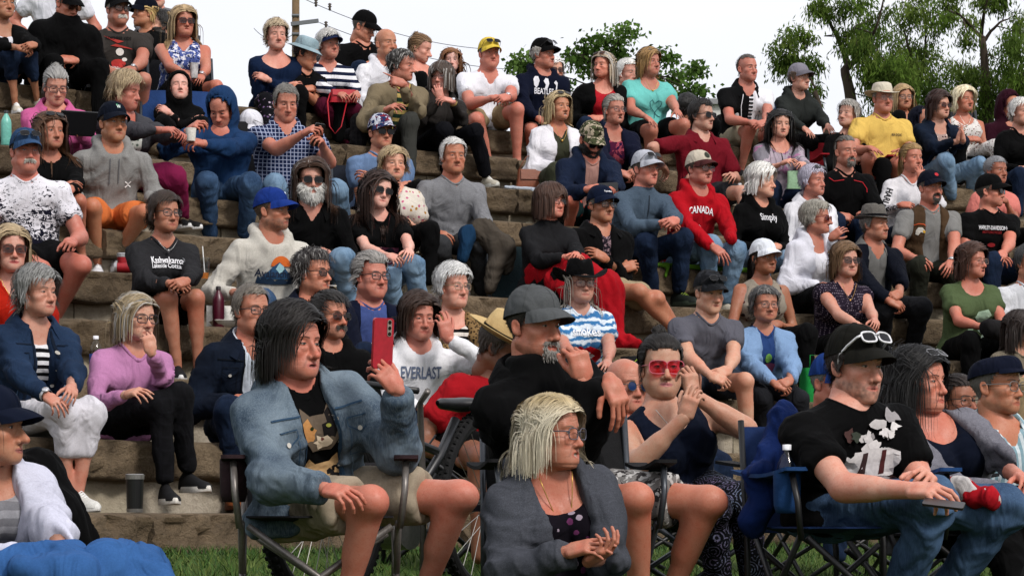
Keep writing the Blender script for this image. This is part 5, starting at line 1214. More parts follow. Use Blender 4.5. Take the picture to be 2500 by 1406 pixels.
tree('willow with thick pale-edged trunk behind brunette in denim', 52, [(2420, 420), (2408, 200), (2405, 90)], [([(2405, 95), (2370, 70), (2330, 50), (2300, 20)], 6), ([(2405, 95), (2400, 40), (2420, -20)], 6), ([(2405, 100), (2440, 60), (2480, 30)], 5)],
     [(2330, 20, 45, 20), (2385, 5, 45, 18), (2445, 5, 50, 20), (2300, -5, 34, 24), (2350, 165, 45, 32), (2395, 150, 36, 36), (2450, 130, 45, 45), (2480, 90, 36, 45), (2360, 225, 70, 45), (2430, 220, 70, 55), (2490, 190, 50, 60), (2340, 120, 35, 25)], 135, (.11, .014), GR, .6, 5, name='willow_tree')
tree('dense green tree between the two willow trunks', 58, [(2235, 420), (2230, 250), (2240, 180)], [([(2240, 190), (2215, 120), (2210, 60)], 6), ([(2240, 190), (2270, 130), (2260, 60)], 6)],
     [(2225, 30, 55, 40), (2270, 60, 45, 40), (2215, 100, 55, 50), (2255, 140, 60, 50), (2205, 180, 55, 50), (2275, 200, 60, 50), (2240, 250, 80, 40), (2180, 250, 60, 40), (2310, 250, 60, 40), (2230, -10, 50, 25)], 150, (.115, .015), GR, .5, 6)
tree('low green tree filling the gap at the right end', 62, [(2520, 420), (2500, 300)], [([(2500, 300), (2460, 240)], 5)], [(2400, 265, 70, 35), (2470, 250, 60, 45), (2520, 180, 60, 80), (2330, 280, 60, 30), (2500, 110, 40, 50), (2150, 285, 60, 30)], 165, (.12, .015), GR, .5, 7)
TRW[0] = 6
tree('young broad-leaved tree behind the navy hoodie and aqua t-shirt', 38, [(1470, 420), (1465, 260), (1470, 200)], [([(1470, 200), (1500, 130), (1530, 95)], 2.5), ([(1470, 210), (1420, 150), (1390, 130)], 2.5), ([(1470, 220), (1560, 190), (1640, 180)], 2.5), ([(1470, 220), (1380, 190), (1290, 140)], 2.2)],
     [(1530, 95, 26, 14), (1490, 105, 34, 18), (1440, 118, 34, 20), (1400, 135, 28, 18), (1515, 130, 30, 20), (1460, 150, 44, 24), (1300, 135, 34, 16), (1255, 130, 16, 10), (1280, 160, 30, 16), (1420, 180, 40, 22), (1520, 170, 40, 22), (1630, 150, 22, 12), (1650, 175, 30, 14), (1690, 180, 22, 10), (1640, 210, 44, 20), (1690, 225, 34, 14), (1600, 190, 34, 18), (1380, 205, 36, 20), (1500, 215, 50, 25)], 50, (.075, .024), ['#46602a', '#557034', '#3c5424', '#627c40'], .2, 8)
woodm = plain('pole_wood', '#6d5a44', .9, .2, bump=.5, bs=20); galv = plain('galvanised', '#6f7276', .5, .4, .4)
Dp = 95.0; pb = pix(722, 330, Dp); up_ = empty('utility_pole', (pb[0], pb[1], pb[2] - 3)); pl = np.array(up_.location)
MB().tube([pb - pl - [0, 0, 3], pix(722, -60, Dp) - pl], [.14, .12], 14).build('pole', woodm, up_, smooth=True)
MB().box((pix(712, 62, Dp) + pix(778, 54, Dp)) / 2 - pl + [0, -.2, 0], (.45, .05, .06), Ry(-7)).build('crossarm', galv, up_)
for y_ in (40, 62, 85): MB().tube([pix(713, y_, Dp) - pl + [0, -.12, 0], pix(731, y_, Dp) - pl + [0, -.12, 0]], .05, 8).build('bracket', galv, up_)
tag(up_, 'wooden utility pole with metal crossarm beyond the terraces', 'utility pole')
for i_, (p0, p1, ins) in enumerate((((742, -2), (1180, 120), (.06, .13)), ((780, 56), (1250, 170), (.03, .18)), ((715, 85), (620, 70), ()))):
    a_, b_ = pix(*p0, Dp), pix(*p1, Dp + 12); t_ = np.linspace(0, 1, 30)[:, None]; pp_ = a_ + (b_ - a_) * t_; pp_[:, 2] -= (1.2 * (t_ * (1 - t_)))[:, 0]
    w_ = empty('overhead_wire', a_); MB().tube(pp_ - a_, .012, 5).build('wire', plain('wire', '#4a4e54', .6, .3), w_)
    for q_ in ins: c_ = a_ + (b_ - a_) * q_ - a_; MB().lathe([(.01, .1), (.07, .06), (.03, .02), (.07, -.02), (.03, -.06), (.05, -.12), (.01, -.16)], 10, c_).build('insulator', plain('insulator', '#4a4038', .4, .4), w_, smooth=True)
    tag(w_, ['upper overhead wire sloping from the utility pole', 'lower overhead wire from the crossarm', 'short overhead wire on the far side of the pole'][i_], 'wire')
sh = pix(1770, 330, 33); shed = empty('white_shed', (sh[0], sh[1], row_z(9) - .03)); so = np.array(shed.location)
zt = pix(0, 256, 33)[2] - so[2]; MB().box((.1, .6, zt / 2), (.28, .6, zt / 2)).build('shed_wall', plain('white_paint', '#c9c8c4', .7, .2, bump=.1), shed); MB().box((.1, .6, zt + .03), (.33, .66, .03)).build('shed_roof', plain('grey_roof', '#8a8a8c', .7, .2), shed)
tag(shed, 'small white shed behind the piano-key shirt', 'shed')

# ------------------------------------------------------------------ things people brought
blackm, steel, greym = plain('black_plastic', '#121214', .45, .4), plain('tube_steel', '#8d8b88', .35, .5, .7), plain('grey_tube', '#6f6a66', .4, .5, .5)
def put(name, label, cat, build, loc, R=None, group=None):
    """build(root) adds parts given in the thing's own frame"""
    root = empty(name, loc); build(root)
    if R is not None: root.rotation_euler = Matrix(np.asarray(R).tolist()).to_euler()
    return tag(root, label, cat, group)
def camp_chair(info, label, fab, frame, dz=-.02, cup=False, back=.50, arms=True, w=.27, trim=None, side=(1, 1), loc=None, yaw=None, group='folding camp chairs', foot=None, tall=0.0):
    hip = info['hip'] if info else np.array(loc); by = info['by'] if yaw is None else yaw
    g = foot if foot is not None else gnd_z(hip[0], hip[1]); hgt = hip[2] + dz - g
    def build(r):
        sh = hgt; fm = frame; t = .011
        s = MB(); u = np.linspace(-1, 1, 9); v = np.linspace(0, 1, 7); S_ = np.array([[(x * w * .92, .22 - .50 * k, sh + .015 - .045 * (1 - x * x) * math.sin(math.pi * min(k + .15, 1))) for x in u] for k in v]); s.sheet(S_, .006); s.build('seat', fab, r, smooth=True, pc=None)
        s = MB(); B_ = np.array([[(x * w * .95, .22 + .03 + .13 * k - .03 * (1 - x * x), sh + .0 + (back + tall) * k) for x in u] for k in v]); s.sheet(B_, .006); s.build('backrest', fab, r, smooth=True)
        for sx in (-1, 1):
            MB().tube([(sx * w, -.28, 0), (sx * w * .98, .20, sh * .98)], t, 8).tube([(sx * w, .26, 0), (sx * w * .98, -.26, sh)], t, 8).build('side_leg', fm, r, smooth=True)
            MB().tube([(sx * w, -.28, 0), (-sx * w * .9, -.26, sh * .97)], t, 8).build('cross_leg', fm, r, smooth=True); MB().tube([(sx * w, .26, 0), (-sx * w * .9, .25, sh * .9)], t, 8).build('cross_leg', fm, r, smooth=True)
            MB().tube([(sx * w, .26, 0), (sx * w, .27, sh * .9), (sx * w * .97, .36, sh + back + tall + .02)], t, 8).build('back_post', fm, r, smooth=True)
            if arms and side[(sx + 1) // 2]:
                MB().tube([(sx * w, -.27, sh * .95), (sx * w * 1.06, -.28, sh + .10), (sx * w * 1.08, -.24, sh + .19)], t, 8).build('arm_post', fm, r, smooth=True)
                A_ = np.array([[(sx * (w * 1.08 + .038 * x), -.28 + .56 * k, sh + .20 - .02 * math.sin(math.pi * k)) for x in np.linspace(-1, 1, 4)] for k in np.linspace(0, 1, 7)]); ar_ = MB().sheet(A_ if sx < 0 else A_[:, ::-1], .012).build('armrest', trim or fab, r, smooth=True)
                if cup and sx == cup: cc = MB().lathe([(.044, .0), (.045, -.005), (.043, -.11), (.036, -.135), (.001, -.137)], 16, (sx * (w * 1.08), -.19, sh + .20)); cc.build('cup_holder', trim or fab, ar_, smooth=True)
        for x, y in ((-w, -.28), (w, -.28), (-w, .26), (w, .26)): MB().box((x, y, .008), (.02, .022, .008)).build('foot_pad', blackm, r)
    return put('camp_chair', label, 'chair', build, (hip[0], hip[1], g), Rz(by), group)
def canvas(c, c2=None):
    def f():
        t = NT('canvas'); ob = t.obj(); n = t.noise(ob, 9, 3); w = t.noise(ob, 420, 2); L = tuple(lin(c)); col = t.mix(t.mapr(n, .35, .7, 0, .6), L, tuple(np.array(L) * .55))
        return t.fin(col, .85, .2, t.bump(t.math('ADD', t.noise(ob, 14, 3), t.math('MULTIPLY', w, .2)), .5, .02))
    return M(('canvas', c), f)
def bottle(label, loc, h=.2, r=.032, water=True, tint=None, cap='#e8e8ee', lab='#2a4a9a', name='water_bottle'):
    def build(o):
        k = h / .2; prof = [(.001, 0), (r * .9, 0), (r, .006 * k), (r * .95, .03 * k), (r, .036 * k), (r * .95, .042 * k), (r, .05 * k), (r, .125 * k), (r * .9, .145 * k), (r * .5, .17 * k), (.0125, .178 * k), (.0125, .188 * k)]
        m = M('pet', lambda: glass_lens('cup')) if tint is None else plain('bottle', tint, .35, .5)
        MB().lathe(prof, 18).build('bottle_body', m, o, smooth=True); MB().lathe([(.0145, .184 * k), (.0145, h), (.001, h + .001)], 14).build('bottle_cap', plain('cap_plastic', cap, .5, .3), o, smooth=True)
        if water: MB().lathe([(r + .0008, .07 * k), (r + .0008, .115 * k)], 18).build('bottle_label', plain('paper_label', lab, .6, .3, var=.3, bs=40), o, smooth=True)
    return put(name, label, 'bottle', build, loc, None)
def tumbler(label, loc, h, r0, r1, body, lid, name='tumbler', extra=None, cat='cup'):
    def build(o):
        MB().lathe([(.001, 0), (r0, 0), (r0 + .001, .006), (r1, h), (r1 * .93, h), (r1 * .93, h - .004), (.001, h - .004)], 22).build('cup_wall', body, o, smooth=False)
        if lid: MB().lathe([(r1 + .0015, h - .016), (r1 + .002, h + .004), (r1 * .9, h + .008), (.001, h + .008)], 22).build('lid', lid, o, smooth=False); MB().lathe([(r0 + .002, .0), (r0 + .0035, .016)], 22).build('base_ring', lid, o, smooth=True)
        if extra: extra(o)
    return put(name, label, cat, build, loc)
def phone(label, c, y, z, col, cam=True):
    "y = long axis, z = back face towards"
    Rm = rot_to(y, z)
    def build(o):
        a = .0375; b_ = .079; t = .005; rr = .010; pts = [(sx * (a - rr) + rr * math.cos(th), sy * (b_ - rr) + rr * math.sin(th)) for sx, sy, t0 in ((1, 1, 0), (-1, 1, 90), (-1, -1, 180), (1, -1, 270)) for th in np.radians(np.linspace(t0, t0 + 90, 5))]
        pts = np.array(pts); n = len(pts); V = np.concatenate([np.c_[pts, np.full(n, z_)] for z_ in (-t, t)]); k = np.arange(n); mb = MB(); mb.add(V, np.stack([k, (k + 1) % n, (k + 1) % n + n, k + n], 1)); mb.add(np.concatenate([V[n:], [[0, 0, t]]]), np.stack([np.full(n, n), k, (k + 1) % n], 1)); mb.build('case', plain('phone_case', col, .35, .5), o)
        mb = MB(); mb.add(np.concatenate([np.c_[pts * .95, np.full(n, -t - .0004)], [[0, 0, -t - .0004]]]), np.stack([np.full(n, n), (k + 1) % n, k], 1)); mb.build('screen', plain('screen_glass', '#0b0c10', .08, .6), o)
        if cam:
            mb = MB(); q = np.linspace(0, 2 * math.pi, 16, endpoint=False); P_ = np.c_[.02 + .0085 * np.cos(q), .048 + .0085 * np.sin(q) + np.sign(np.sin(q)) * .018, np.full(16, t + .0006)]; mb.add(np.concatenate([P_, P_ + [0, 0, .0014], [[.02, .048, t + .002]]]), np.concatenate([np.stack([np.full(16, 32), 16 + np.arange(16), 16 + (np.arange(16) + 1) % 16], 1)])); mb.build('camera_bump', plain('camera_bump', '#8a8078', .3, .5), o)
            for yy in (.030, .048, .066): MB().lathe([(.006, t + .002), (.006, t + .0032), (.001, t + .0032)], 12, (.02, yy, 0)).build('camera_lens', plain('lens_black', '#08080a', .1, .8), o)
    r = put('phone', label, 'phone', build, c, Rm); return r
def cloth_lump(name, label, cat, prims, fab, h=.015, k=.05, amp=1.6, kind=None, sd_=3):
    "a heap or drape of cloth: blended capsules (world space) with folds"
    def fn(Pp):
        d = None
        for a_, b_, ra, rb in prims: s = seg(Pp, np.array(a_, float), np.array(b_, float), ra, rb); d = s if d is None else smin(d, s, k)
        return d
    A_ = np.array([p for a_, b_, ra, rb in prims for p in (a_, b_)], float); rm = max(max(p[2], p[3]) for p in prims)
    V, F = mesh_sdf(fn, A_.min(0) - rm - k, A_.max(0) + rm + k, h); V = smooth_mesh(V, F, 2, .5); N_ = vnormals(V, F); w_ = vnoise(V * 4, sd_)[:, None]
    V = V + N_ * ((1 - 2 * np.abs(vnoise(V * np.array([10, 10, 5]) + w_ * 2, sd_))) * .012 * amp + (1 - 2 * np.abs(vnoise(V * np.array([22, 22, 11]) + w_ * 3, sd_ + 4))) * .005 * amp)[:, None]
    lo = V.min(0); c_ = np.array([V[:, 0].mean(), V[:, 1].mean(), lo[2]]); return tag(mk(name, V, F, fab, pc=V - c_, loc=c_), label, cat)
def rowp(px, k, back, z=0): d = row_d(px, k, back); return np.array([(px - 1250) / FPX * d, d, row_z(k) + z])
def bag(name, label, cat, loc, w, h, t, mat, yaw=20, strap=None, taper=.85, smat=None, flap=True, lean=0, slump=0.0):
    def build(o):
        n = 9; mb = MB(); G = []
        for z in np.linspace(0, 1, 7):
            kx = w / 2 * (1 - (1 - taper) * z) * (1 - .06 * math.sin(z * 3.1)); ky = t / 2 * (1 - .35 * z) * (1 + .15 * math.sin(z * math.pi)); a = np.linspace(0, 2 * math.pi, 25); ex = .45
            G.append(np.stack([np.sign(np.cos(a)) * np.abs(np.cos(a)) ** ex * kx, np.sign(np.sin(a)) * np.abs(np.sin(a)) ** ex * ky, np.full(25, h * z) - slump * np.abs(np.cos(a)) * z * h], 1))
        mb.grid(np.stack(G)); top = G[-1]; mb.add(np.concatenate([top, [[0, 0, h * 1.03]]]), np.stack([np.full(24, 25), np.arange(24), np.arange(1, 25)], 1)); mb.build('bag_body', mat, o, smooth=True)
        if flap: MB().sheet(np.array([[(x * w * .44 * taper, -t * .36 - .004 - .012 * k, h * (1.0 - .45 * k)) for x in np.linspace(-1, 1, 7)] for k in np.linspace(0, 1, 4)]), .003).build('flap', smat or mat, o, smooth=True)
        if strap: MB().tube([np.array(p) for p in strap], .006, 6, flat=.5).build('strap', smat or mat, o, smooth=True)
    return put(name, label, cat, build, loc, Rz(yaw) @ Rx(lean))
def wheel(par, c, R_, Rm, spokes=28, tyre=.028, name='wheel', knob=True):
    o = empty(name, (0, 0, 0)); o.parent = par; a = np.linspace(0, 2 * math.pi, 73)[:-1]
    def W(v): return np.asarray(c) + np.asarray(v, float) @ np.asarray(Rm).T
    ring = lambda r: np.stack([r * np.cos(a), np.zeros(72), r * np.sin(a)], 1)
    mb = MB(); rr = R_ - tyre; mb.tube(W(ring(rr)), tyre, 10, closed=True)
    if knob:
        for i in range(72):
            for s_ in (-.018, 0, .018):
                aa = a[i] + (.02 if s_ == 0 else 0); p = np.array([(R_ - .001 - abs(s_) * .35) * math.cos(aa), s_, (R_ - .001 - abs(s_) * .35) * math.sin(aa)]); mb.box(W(p), (.007, .006, .005), np.asarray(Rm) @ Ry(-math.degrees(aa) + 90))
    mb.build('tyre', plain('rubber', '#161617', .8, .2), o, smooth=False); MB().tube(W(ring(R_ - 2 * tyre)), .011, 6, closed=True).build('rim', blackm if knob else steel, o, smooth=True)
    sp = MB()
    for i in range(spokes): th = 2 * math.pi * i / spokes; th2 = th + (.5 if i % 2 else -.5); s_ = .025 if (i // 2) % 2 else -.025; sp.tube(W([(.025 * math.cos(th2), s_, .025 * math.sin(th2)), ((R_ - 2 * tyre) * math.cos(th), 0, (R_ - 2 * tyre) * math.sin(th))]), .0016, 4, False)
    tag(sp.build('spokes', steel, o), kind='stuff'); MB().tube(W([(0, -.045, 0), (0, .045, 0)]), .022, 10).build('hub', blackm, o, smooth=True); return o
# --- props
def props():
    I = PE
    camp_chair(I['k0'], 'grey tube camp chair with black and dark red canvas under woman filming', canvas('#1b1a1d'), greym, dz=.02, cup=-1, trim=canvas('#2a1a1e'), back=.20, w=.25, yaw=4)
    camp_chair(I['k1'], 'black tube-frame chair under man in grey cap', canvas('#141416'), plain('dark_tube', '#3c4046', .35, .5, .4), dz=.02, back=.40, w=.26, yaw=8)
    camp_chair(I['k3'], 'blue canvas camp chair with mesh cup holder under man in animal-print t-shirt', canvas('#152a54'), blackm, dz=.0, cup=-1, trim=canvas('#163a68'), back=.36, w=.245, yaw=14)
    camp_chair(I['k6'], 'black camp chair with padded arms under woman in pink sunglasses', canvas('#131416'), plain('dark_tube', '#3c4046', .35, .5, .4), dz=.02, back=.30, w=.31)
    camp_chair(I['k4'], 'folding chair under woman with long black hair', canvas('#141416'), blackm, dz=.02, back=.35, w=.30)
    camp_chair(I['k8'], 'folding chair under man in flat cap', canvas('#16181c'), blackm, dz=.02, back=.35)
    camp_chair(I['k7'], 'low folding stool chair under person in straw hat', canvas('#141416'), blackm, dz=.02, back=.1, arms=False)
    for k_, lb in (('k2', 'folding chair under blonde clapping woman'), ('k5', 'folding chair under woman in white shirt and navy cap'), ('k9', 'folding chair under child with round glasses'), ('m0', 'folding chair under person in blue cap'), ('m1', 'folding chair under bald man in blue sunglasses')): camp_chair(I[k_], lb, canvas('#17181c'), blackm, dz=.02, back=.12, arms=False)
    for k_, lb, cc, kw in (('c8', 'red camp chair under woman with short grey hair', '#8c1420', {}), ('d0', 'red camp chair under woman with straight blond hair', '#8c1420', {}), ('d3', 'camp chair with a charcoal blanket over its back under blonde in sundress', '#25282c', dict(tall=.12)), ('c7', 'slate blue camp chair behind woman in grey cap', '#2c3a54', dict(tall=.1)), ('a8', 'black folding chair under blonde in blue floral top', '#15151a', {}), ('a4', 'black folding chair under heavy man in charcoal t-shirt', '#15151a', {}), ('a9', 'blue camp chair under boy in black hood', '#1d3a6c', dict(tall=.05)), ('b3', 'folding chair with bent frame under man in black cap and t-shirt', '#1c1c20', {}), ('e6', 'black camp chair under man in checked shirt', '#131318', {}), ('e7', 'dark camp chair under man with folded arms', '#1a1e28', {}), ('h0', 'dark teal folding chair under woman with brown bob', '#16282c', {}), ('d4', 'dark red camp chair under person in maroon hood', '#5a1018', {}), ('a5', 'folding chair under person with blond ponytail', '#1a1a1e', {}), ('a6', 'folding chair under dark-haired bearded man', '#1a1a1e', {}), ('b7', 'folding chair under woman with messy bun', '#1a1a1e', {}), ('b8', 'folding chair under girl with long hair', '#1a1a1e', {}), ('c1', 'folding chair under white-haired woman in dark glasses', '#1a1a1e', {}), ('c3', 'folding chair under white-haired man in beige', '#1a1a1e', {}), ('c5', 'folding chair under person in red shirt', '#1a1a1e', {})):
        hp = I[k_]['hip']; kk = int(max(0, min(9, round((math.hypot(hp[0] - AC[0], hp[1] - AC[1]) - R0 - .27) / TREAD)))); fz = min(row_z(kk), hp[2] - .1) if hp[2] < row_z(9) + .5 and kk < 9 else row_z(9) - .02
        camp_chair(I[k_], lb, canvas(cc), plain('dark_tube', '#3c4046', .35, .5, .4), dz=.02, foot=fz, arms=k_ in ('c8', 'd0', 'd3'), back=.38, **kw)
    # phones, cups, bottles
    k = I['k0']; w = k['Wr'][1]; phone('red phone held up by woman in denim jacket', pix(934, 838, w[1] + .01), (.04, -.05, 1), (.62, -.78, .05), '#a01828')
    k = I['k3']; phone('dark phone on knee of man in animal-print t-shirt', pix(2304, 1230, k['Wr'][-1][1] - .12), (.95, -.25, -.12), (0, -.35, 1), '#1a1214', False).scale = (.8, .8, .8)
    phone('black phone in hands of man in checked shirt', pix(776, 330, I['e6']['Wr'][1][1] - .05), (.25, -.25, .9), (.5, -.8, -.2), '#0e0e10', False); phone('black phone held sideways by man in camouflage cap', pix(1482, 458, I['h4']['Wr'][1][1] - .06), (.98, -.1, .05), (0, -.9, .45), '#0e0e10', False)
    e0 = I['e0']; put('tablet', 'black tablet held by woman in pink jacket', 'tablet', lambda o: (MB().box((0, 0, 0), (.12, .006, .085)).build('tablet_case', plain('tablet_case', '#0d0d10', .5, .4), o), MB().box((0, -.0065, 0), (.108, .001, .075)).build('tablet_cover', plain('tablet_cover', '#17171b', .7, .2), o)), pix(190, 302, e0['Wr'][1][1] - .12), Rz(25) @ Rx(35))
    tumbler('drink can held by blonde in blue floral top', pix(474, 192, I['a8']['Wr'][1][1] - .07), .115, .027, .032, plain('can_print', '#c9c4c4', .35, .5, .3, var=.3, bs=30), None, 'drink_can', cat='can')
    tumbler('small white cup in hands of man in blue hood', pix(466, 345, I['e5']['Wr'][1][1] - .10), .085, .028, .036, plain('paper_cup', '#d8d4cc', .7, .2), None, 'paper_cup')
    tumbler('black steel tumbler on lowest terrace', rowp(329, 0, .14), .162, .034, .041, plain('tumbler_black', '#0c0c0e', .35, .5), steel)
    bottle('turquoise metal bottle standing by pink jacket', rowp(15, 7, .1), .235, .036, False, '#6ab5a6', '#2a2c30', name='metal_bottle')
    bottle('clear water bottle beside denim jacket and white trousers', rowp(234, 2, .35), .22, .034); bottle('clear water bottle beside red blanket', rowp(1300, 4, .15), .10, .026); bottle('clear water bottle between man in vest and black t-shirt', rowp(2341, 6, .3), .22, .034); bottle('clear water bottle beside man in maroon shirt', rowp(1806, 7, .3), .2, .032)
    bottle('maroon drinking bottle on terrace below cream hoodie', rowp(533, 3, .14), .235, .034, False, '#4a0f22', '#1c1418', name='drinking_bottle')
    c_ = rowp(496, 4, .12)
    def straw(o): MB().tube([(.01, 0, .03), (-.004, 0, .20)], .0035, 8).build('straw', plain('straw', '#e6e6e2', .5, .3), o); MB().lathe([(.001, .004), (.030, .004), (.034, .04), (.001, .04)], 18).build('drink', plain('orange_drink', '#c8742c', .3, .5), o)
    tumbler('clear plastic cup with straw and orange drink', c_, .13, .031, .044, glass_lens('cup'), None, 'plastic_cup', straw)
    for px, lb, rot in ((299, 'red soda can standing on terrace', None), (280, 'red soda can lying on its side', 1)):
        o = tumbler(lb, rowp(px, 4, .12, .0 if rot is None else .034), .115, .027, .032, plain('soda_red', '#9c1420', .35, .5, .2, var=.25, bs=25), plain('can_end', '#b8b8ba', .3, .5, .6), 'soda_can', cat='can')
        if rot: o.rotation_euler = (0, math.radians(90), 0)
    put('food_box', 'open white foam food box on terrace', 'box', lambda o: (MB().sheet(np.array([[(x * .09, y * .09, .0 + .045 * max(abs(x), abs(y)) ** 3) for x in np.linspace(-1, 1, 9)] for y in np.linspace(-1, 1, 9)]), .003).build('tray', plain('foam', '#d8d6d0', .8, .2), o, smooth=True), MB().sheet(np.array([[(x * .09, .09 + .045 * max(abs(x), abs(y)) ** 3, .09 + y * .08 - .03) for x in np.linspace(-1, 1, 9)] for y in np.linspace(-1, 1, 9)]), .003).build('box_lid', plain('foam', '#d8d6d0', .8, .2), o, smooth=True)), rowp(556, 3, .15), Rz(20))
    k = I['k3']; cp = k['hip'] + Rz(14) @ np.array([-.245 * 1.08, -.19, .0 + .065]); bottle('half-empty clear water bottle in chair cup holder', cp, .22, .034, True, None, '#e8e8ee', '#24469c')
    # bags and cloths
    lea = plain('tan_leather', '#7a3f22', .45, .4, bump=.3)
    bag('handbag', 'tan leather handbag leaning on terrace beside white cardigan', 'handbag', rowp(1302, 7, .16), .30, .17, .08, lea, 14, [(-.12, 0, .16), (-.05, .02, .27), (.10, .03, .33), (.16, .05, .22)], .8)
    bag('clutch_purse', 'pale green zip purse held by woman with long black hair', 'purse', pix(1946, 462, I['h8']['Wr'][1][1] - .05), .17, .14, .05, plain('green_leather', '#86a886', .5, .3), 12, None, .95, flap=False)
    bag('red_purse', 'red purse on lap of woman in striped top', 'purse', pix(838, 252, I['b2']['Wr'][1][1] + .0), .22, .10, .08, plain('red_leather', '#a81424', .5, .3), 10, [(-.1, 0, .08), (-.13, -.06, .0), (-.12, -.12, -.2), (-.08, -.14, -.26), (-.03, -.12, -.2), (.02, -.06, 0)], .9)
    bag('shopping_bag', 'bright green reusable shopping bag beside light blue jacket', 'bag', rowp(1988, 2, .22), .20, .22, .12, canvas('#0f7a34'), 30, [(-.06, -.03, .2), (-.06, -.04, .3), (.06, -.04, .3), (.06, -.03, .2)], .95, flap=False)
    bag('backpack', 'black backpack with yellow-green trim beside bare leg of man in khaki shorts', 'backpack', rowp(1565, 2, .12), .30, .24, .2, canvas('#121316'), 10, [(-.12, -.11, .02), (-.13, -.12, .14), (-.05, -.12, .22), (.08, -.12, .21), (.13, -.11, .12)], .8, plain('lime', '#8aa520', .6, .3), flap=False)
    bag('black_backpack', 'dark backpack under white cap beside blue hood', 'backpack', rowp(600, 8, .2), .26, .12, .2, canvas('#141416'), 10, [(.1, -.1, .0), (.12, -.11, .1), (.05, -.1, .13)], .85, plain('strap_grey', '#b0b0b4', .6, .3), flap=False)
    cc = rowp(612, 8, .2, .10); G_, z0 = capshape(); o = empty('baseball_cap', cc); MB().grid(G_ - [0, 0, .02]).build('crown', fabric('#d8d8e0'), o, smooth=True); a = np.linspace(-1, 1, 13); MB().sheet(np.array([np.stack([a * .078, .012 - .11 * np.sqrt(1 - (a * .88) ** 2) - .075 * w_ * np.sqrt(np.clip(1 - a ** 2, 0, 1)), .038 - .02 * w_ - 2.4 * (a * .078) ** 2], 1) for w_ in np.linspace(0, 1, 5)]), .003).build('brim', fabric('#d8d8e0'), o, smooth=True); o.rotation_euler = (math.radians(25), 0, math.radians(30)); tag(o, 'white baseball cap resting on backpack', 'cap')
    cloth_lump('towel', 'white cloth folded on terrace under tan handbag', 'cloth', [(rowp(1235, 7, .05, .01), rowp(1330, 7, .08, .012), .012, .012), (rowp(1300, 7, 0, .0), rowp(1318, 7, -.03, -.09), .014, .01)], f('#b8c0cc'), .008, .02, .4)
    cloth_lump('green_cloth', 'bright green cloth spread under blue-grey pullover and jeans', 'cloth', [(rowp(1590, 5, .0, .01), rowp(1830, 5, .02, .01), .014, .016), (rowp(1632, 5, -.02, .0), rowp(1625, 5, -.03, -.07), .012, .008)], f('#5f8f28'), .009, .03, .5)
    h0 = I['h0']; kz = (h0['Kn'][-1] + h0['Kn'][1]) / 2
    cloth_lump('red_blanket', 'bright red blanket draped from lap of woman with brown bob', 'blanket', [(h0['hip'] + [-.02, -.12, .16], kz + [0, 0, .06], .10, .11), (kz + [0, 0, .03], pix(1478, 705, kz[1] - .05), .11, .09), (pix(1478, 705, kz[1] - .05), pix(1495, 830, kz[1] - .15), .10, .06), (pix(1500, 830, kz[1] - .2), pix(1560, 840, kz[1] - .3), .05, .03), (kz + [-.1, 0, 0], pix(1400, 720, kz[1] - .1), .08, .06)], f('#a80f1c'), .014, .06, 1.6)
    e9 = I['e9']; kk = e9['Kn'][1]
    cloth_lump('coat', 'grey-beige coat with blue lining draped over knee of white-haired man in grey', 'coat', [(kk + [.02, .12, .05], kk + [.04, -.04, .075], .06, .07), (kk + [.04, -.05, .06], pix(1228, 605, kk[1] - .08), .07, .07), (pix(1225, 605, kk[1] - .08), pix(1195, 700, kk[1] - .12), .055, .035), (pix(1235, 610, kk[1] - .05), pix(1240, 660, kk[1] - .05), .05, .03)], f('#5d554c'), .012, .04, 1.5)
    cloth_lump('blue_jacket', 'blue jacket folded under the grey-beige coat', 'jacket', [(kk + [-.07, .1, .05], kk + [-.06, -.08, .05], .05, .055), (kk + [-.06, -.09, .03], pix(1128, 630, kk[1] - .1), .045, .03)], f('#1f4468'), .012, .03, 1.2)
    k5 = I['k5']; dd = 8.35
    cloth_lump('blue_blanket', 'light blue fleece blanket over lap of woman in navy cap', 'blanket', [(pix(-60, 1430, dd), pix(160, 1410, dd), .09, .09), (pix(60, 1395, dd - .1), pix(180, 1420, dd - .1), .05, .07), (pix(270, 1385, dd), pix(330, 1410, dd + .1), .07, .09), (pix(260, 1420, dd), pix(380, 1440, dd), .08, .06)], f('#3a66a2'), .009, .03, 1.5)
    cloth_lump('black_jacket', 'black jacket hanging from shoulder of woman in navy cap', 'jacket', [(k5['Sh'][1] + [.0, .05, .04], k5['Sh'][1] + [.06, .06, -.10], .06, .07), (k5['Sh'][1] + [.06, .06, -.10], pix(190, 1330, k5['Sh'][1][1] + .1), .07, .06), (k5['Sh'][-1] + [0, .1, .05], k5['Sh'][1] + [0, .1, .03], .05, .06)], BK, .012, .05, 1.0)
    ch = I['k3']['hip'] + Rz(30) @ np.array([-.30, .26, .3])
    cloth_lump('blue_fleece', 'dark blue fleece draped over back corner of blue camp chair', 'blanket', [(pix(1915, 1020, 9.95), pix(1900, 1120, 9.85), .035, .05), (pix(1900, 1130, 9.85), pix(1870, 1180, 9.8), .05, .06), (pix(1880, 1170, 9.78), pix(1838, 1280, 9.8), .045, .025), (pix(1930, 1040, 9.9), pix(1950, 1180, 9.8), .03, .035)], f('#18306c'), .009, .04, 2.0)
    kn = I['k3']['Kn'][1]; cloth_lump('striped_blanket', 'red and white fleece blanket between man in jeans and woman in cardigan', 'blanket', [(pix(2260, 1195, 9.75), pix(2330, 1200, 9.7), .035, .04), (pix(2330, 1195, 9.7), pix(2420, 1215, 9.6), .04, .035)], f('#c4c0be', 'blot', '#a8121e', '#b01824', sc=4), .008, .03, .8)
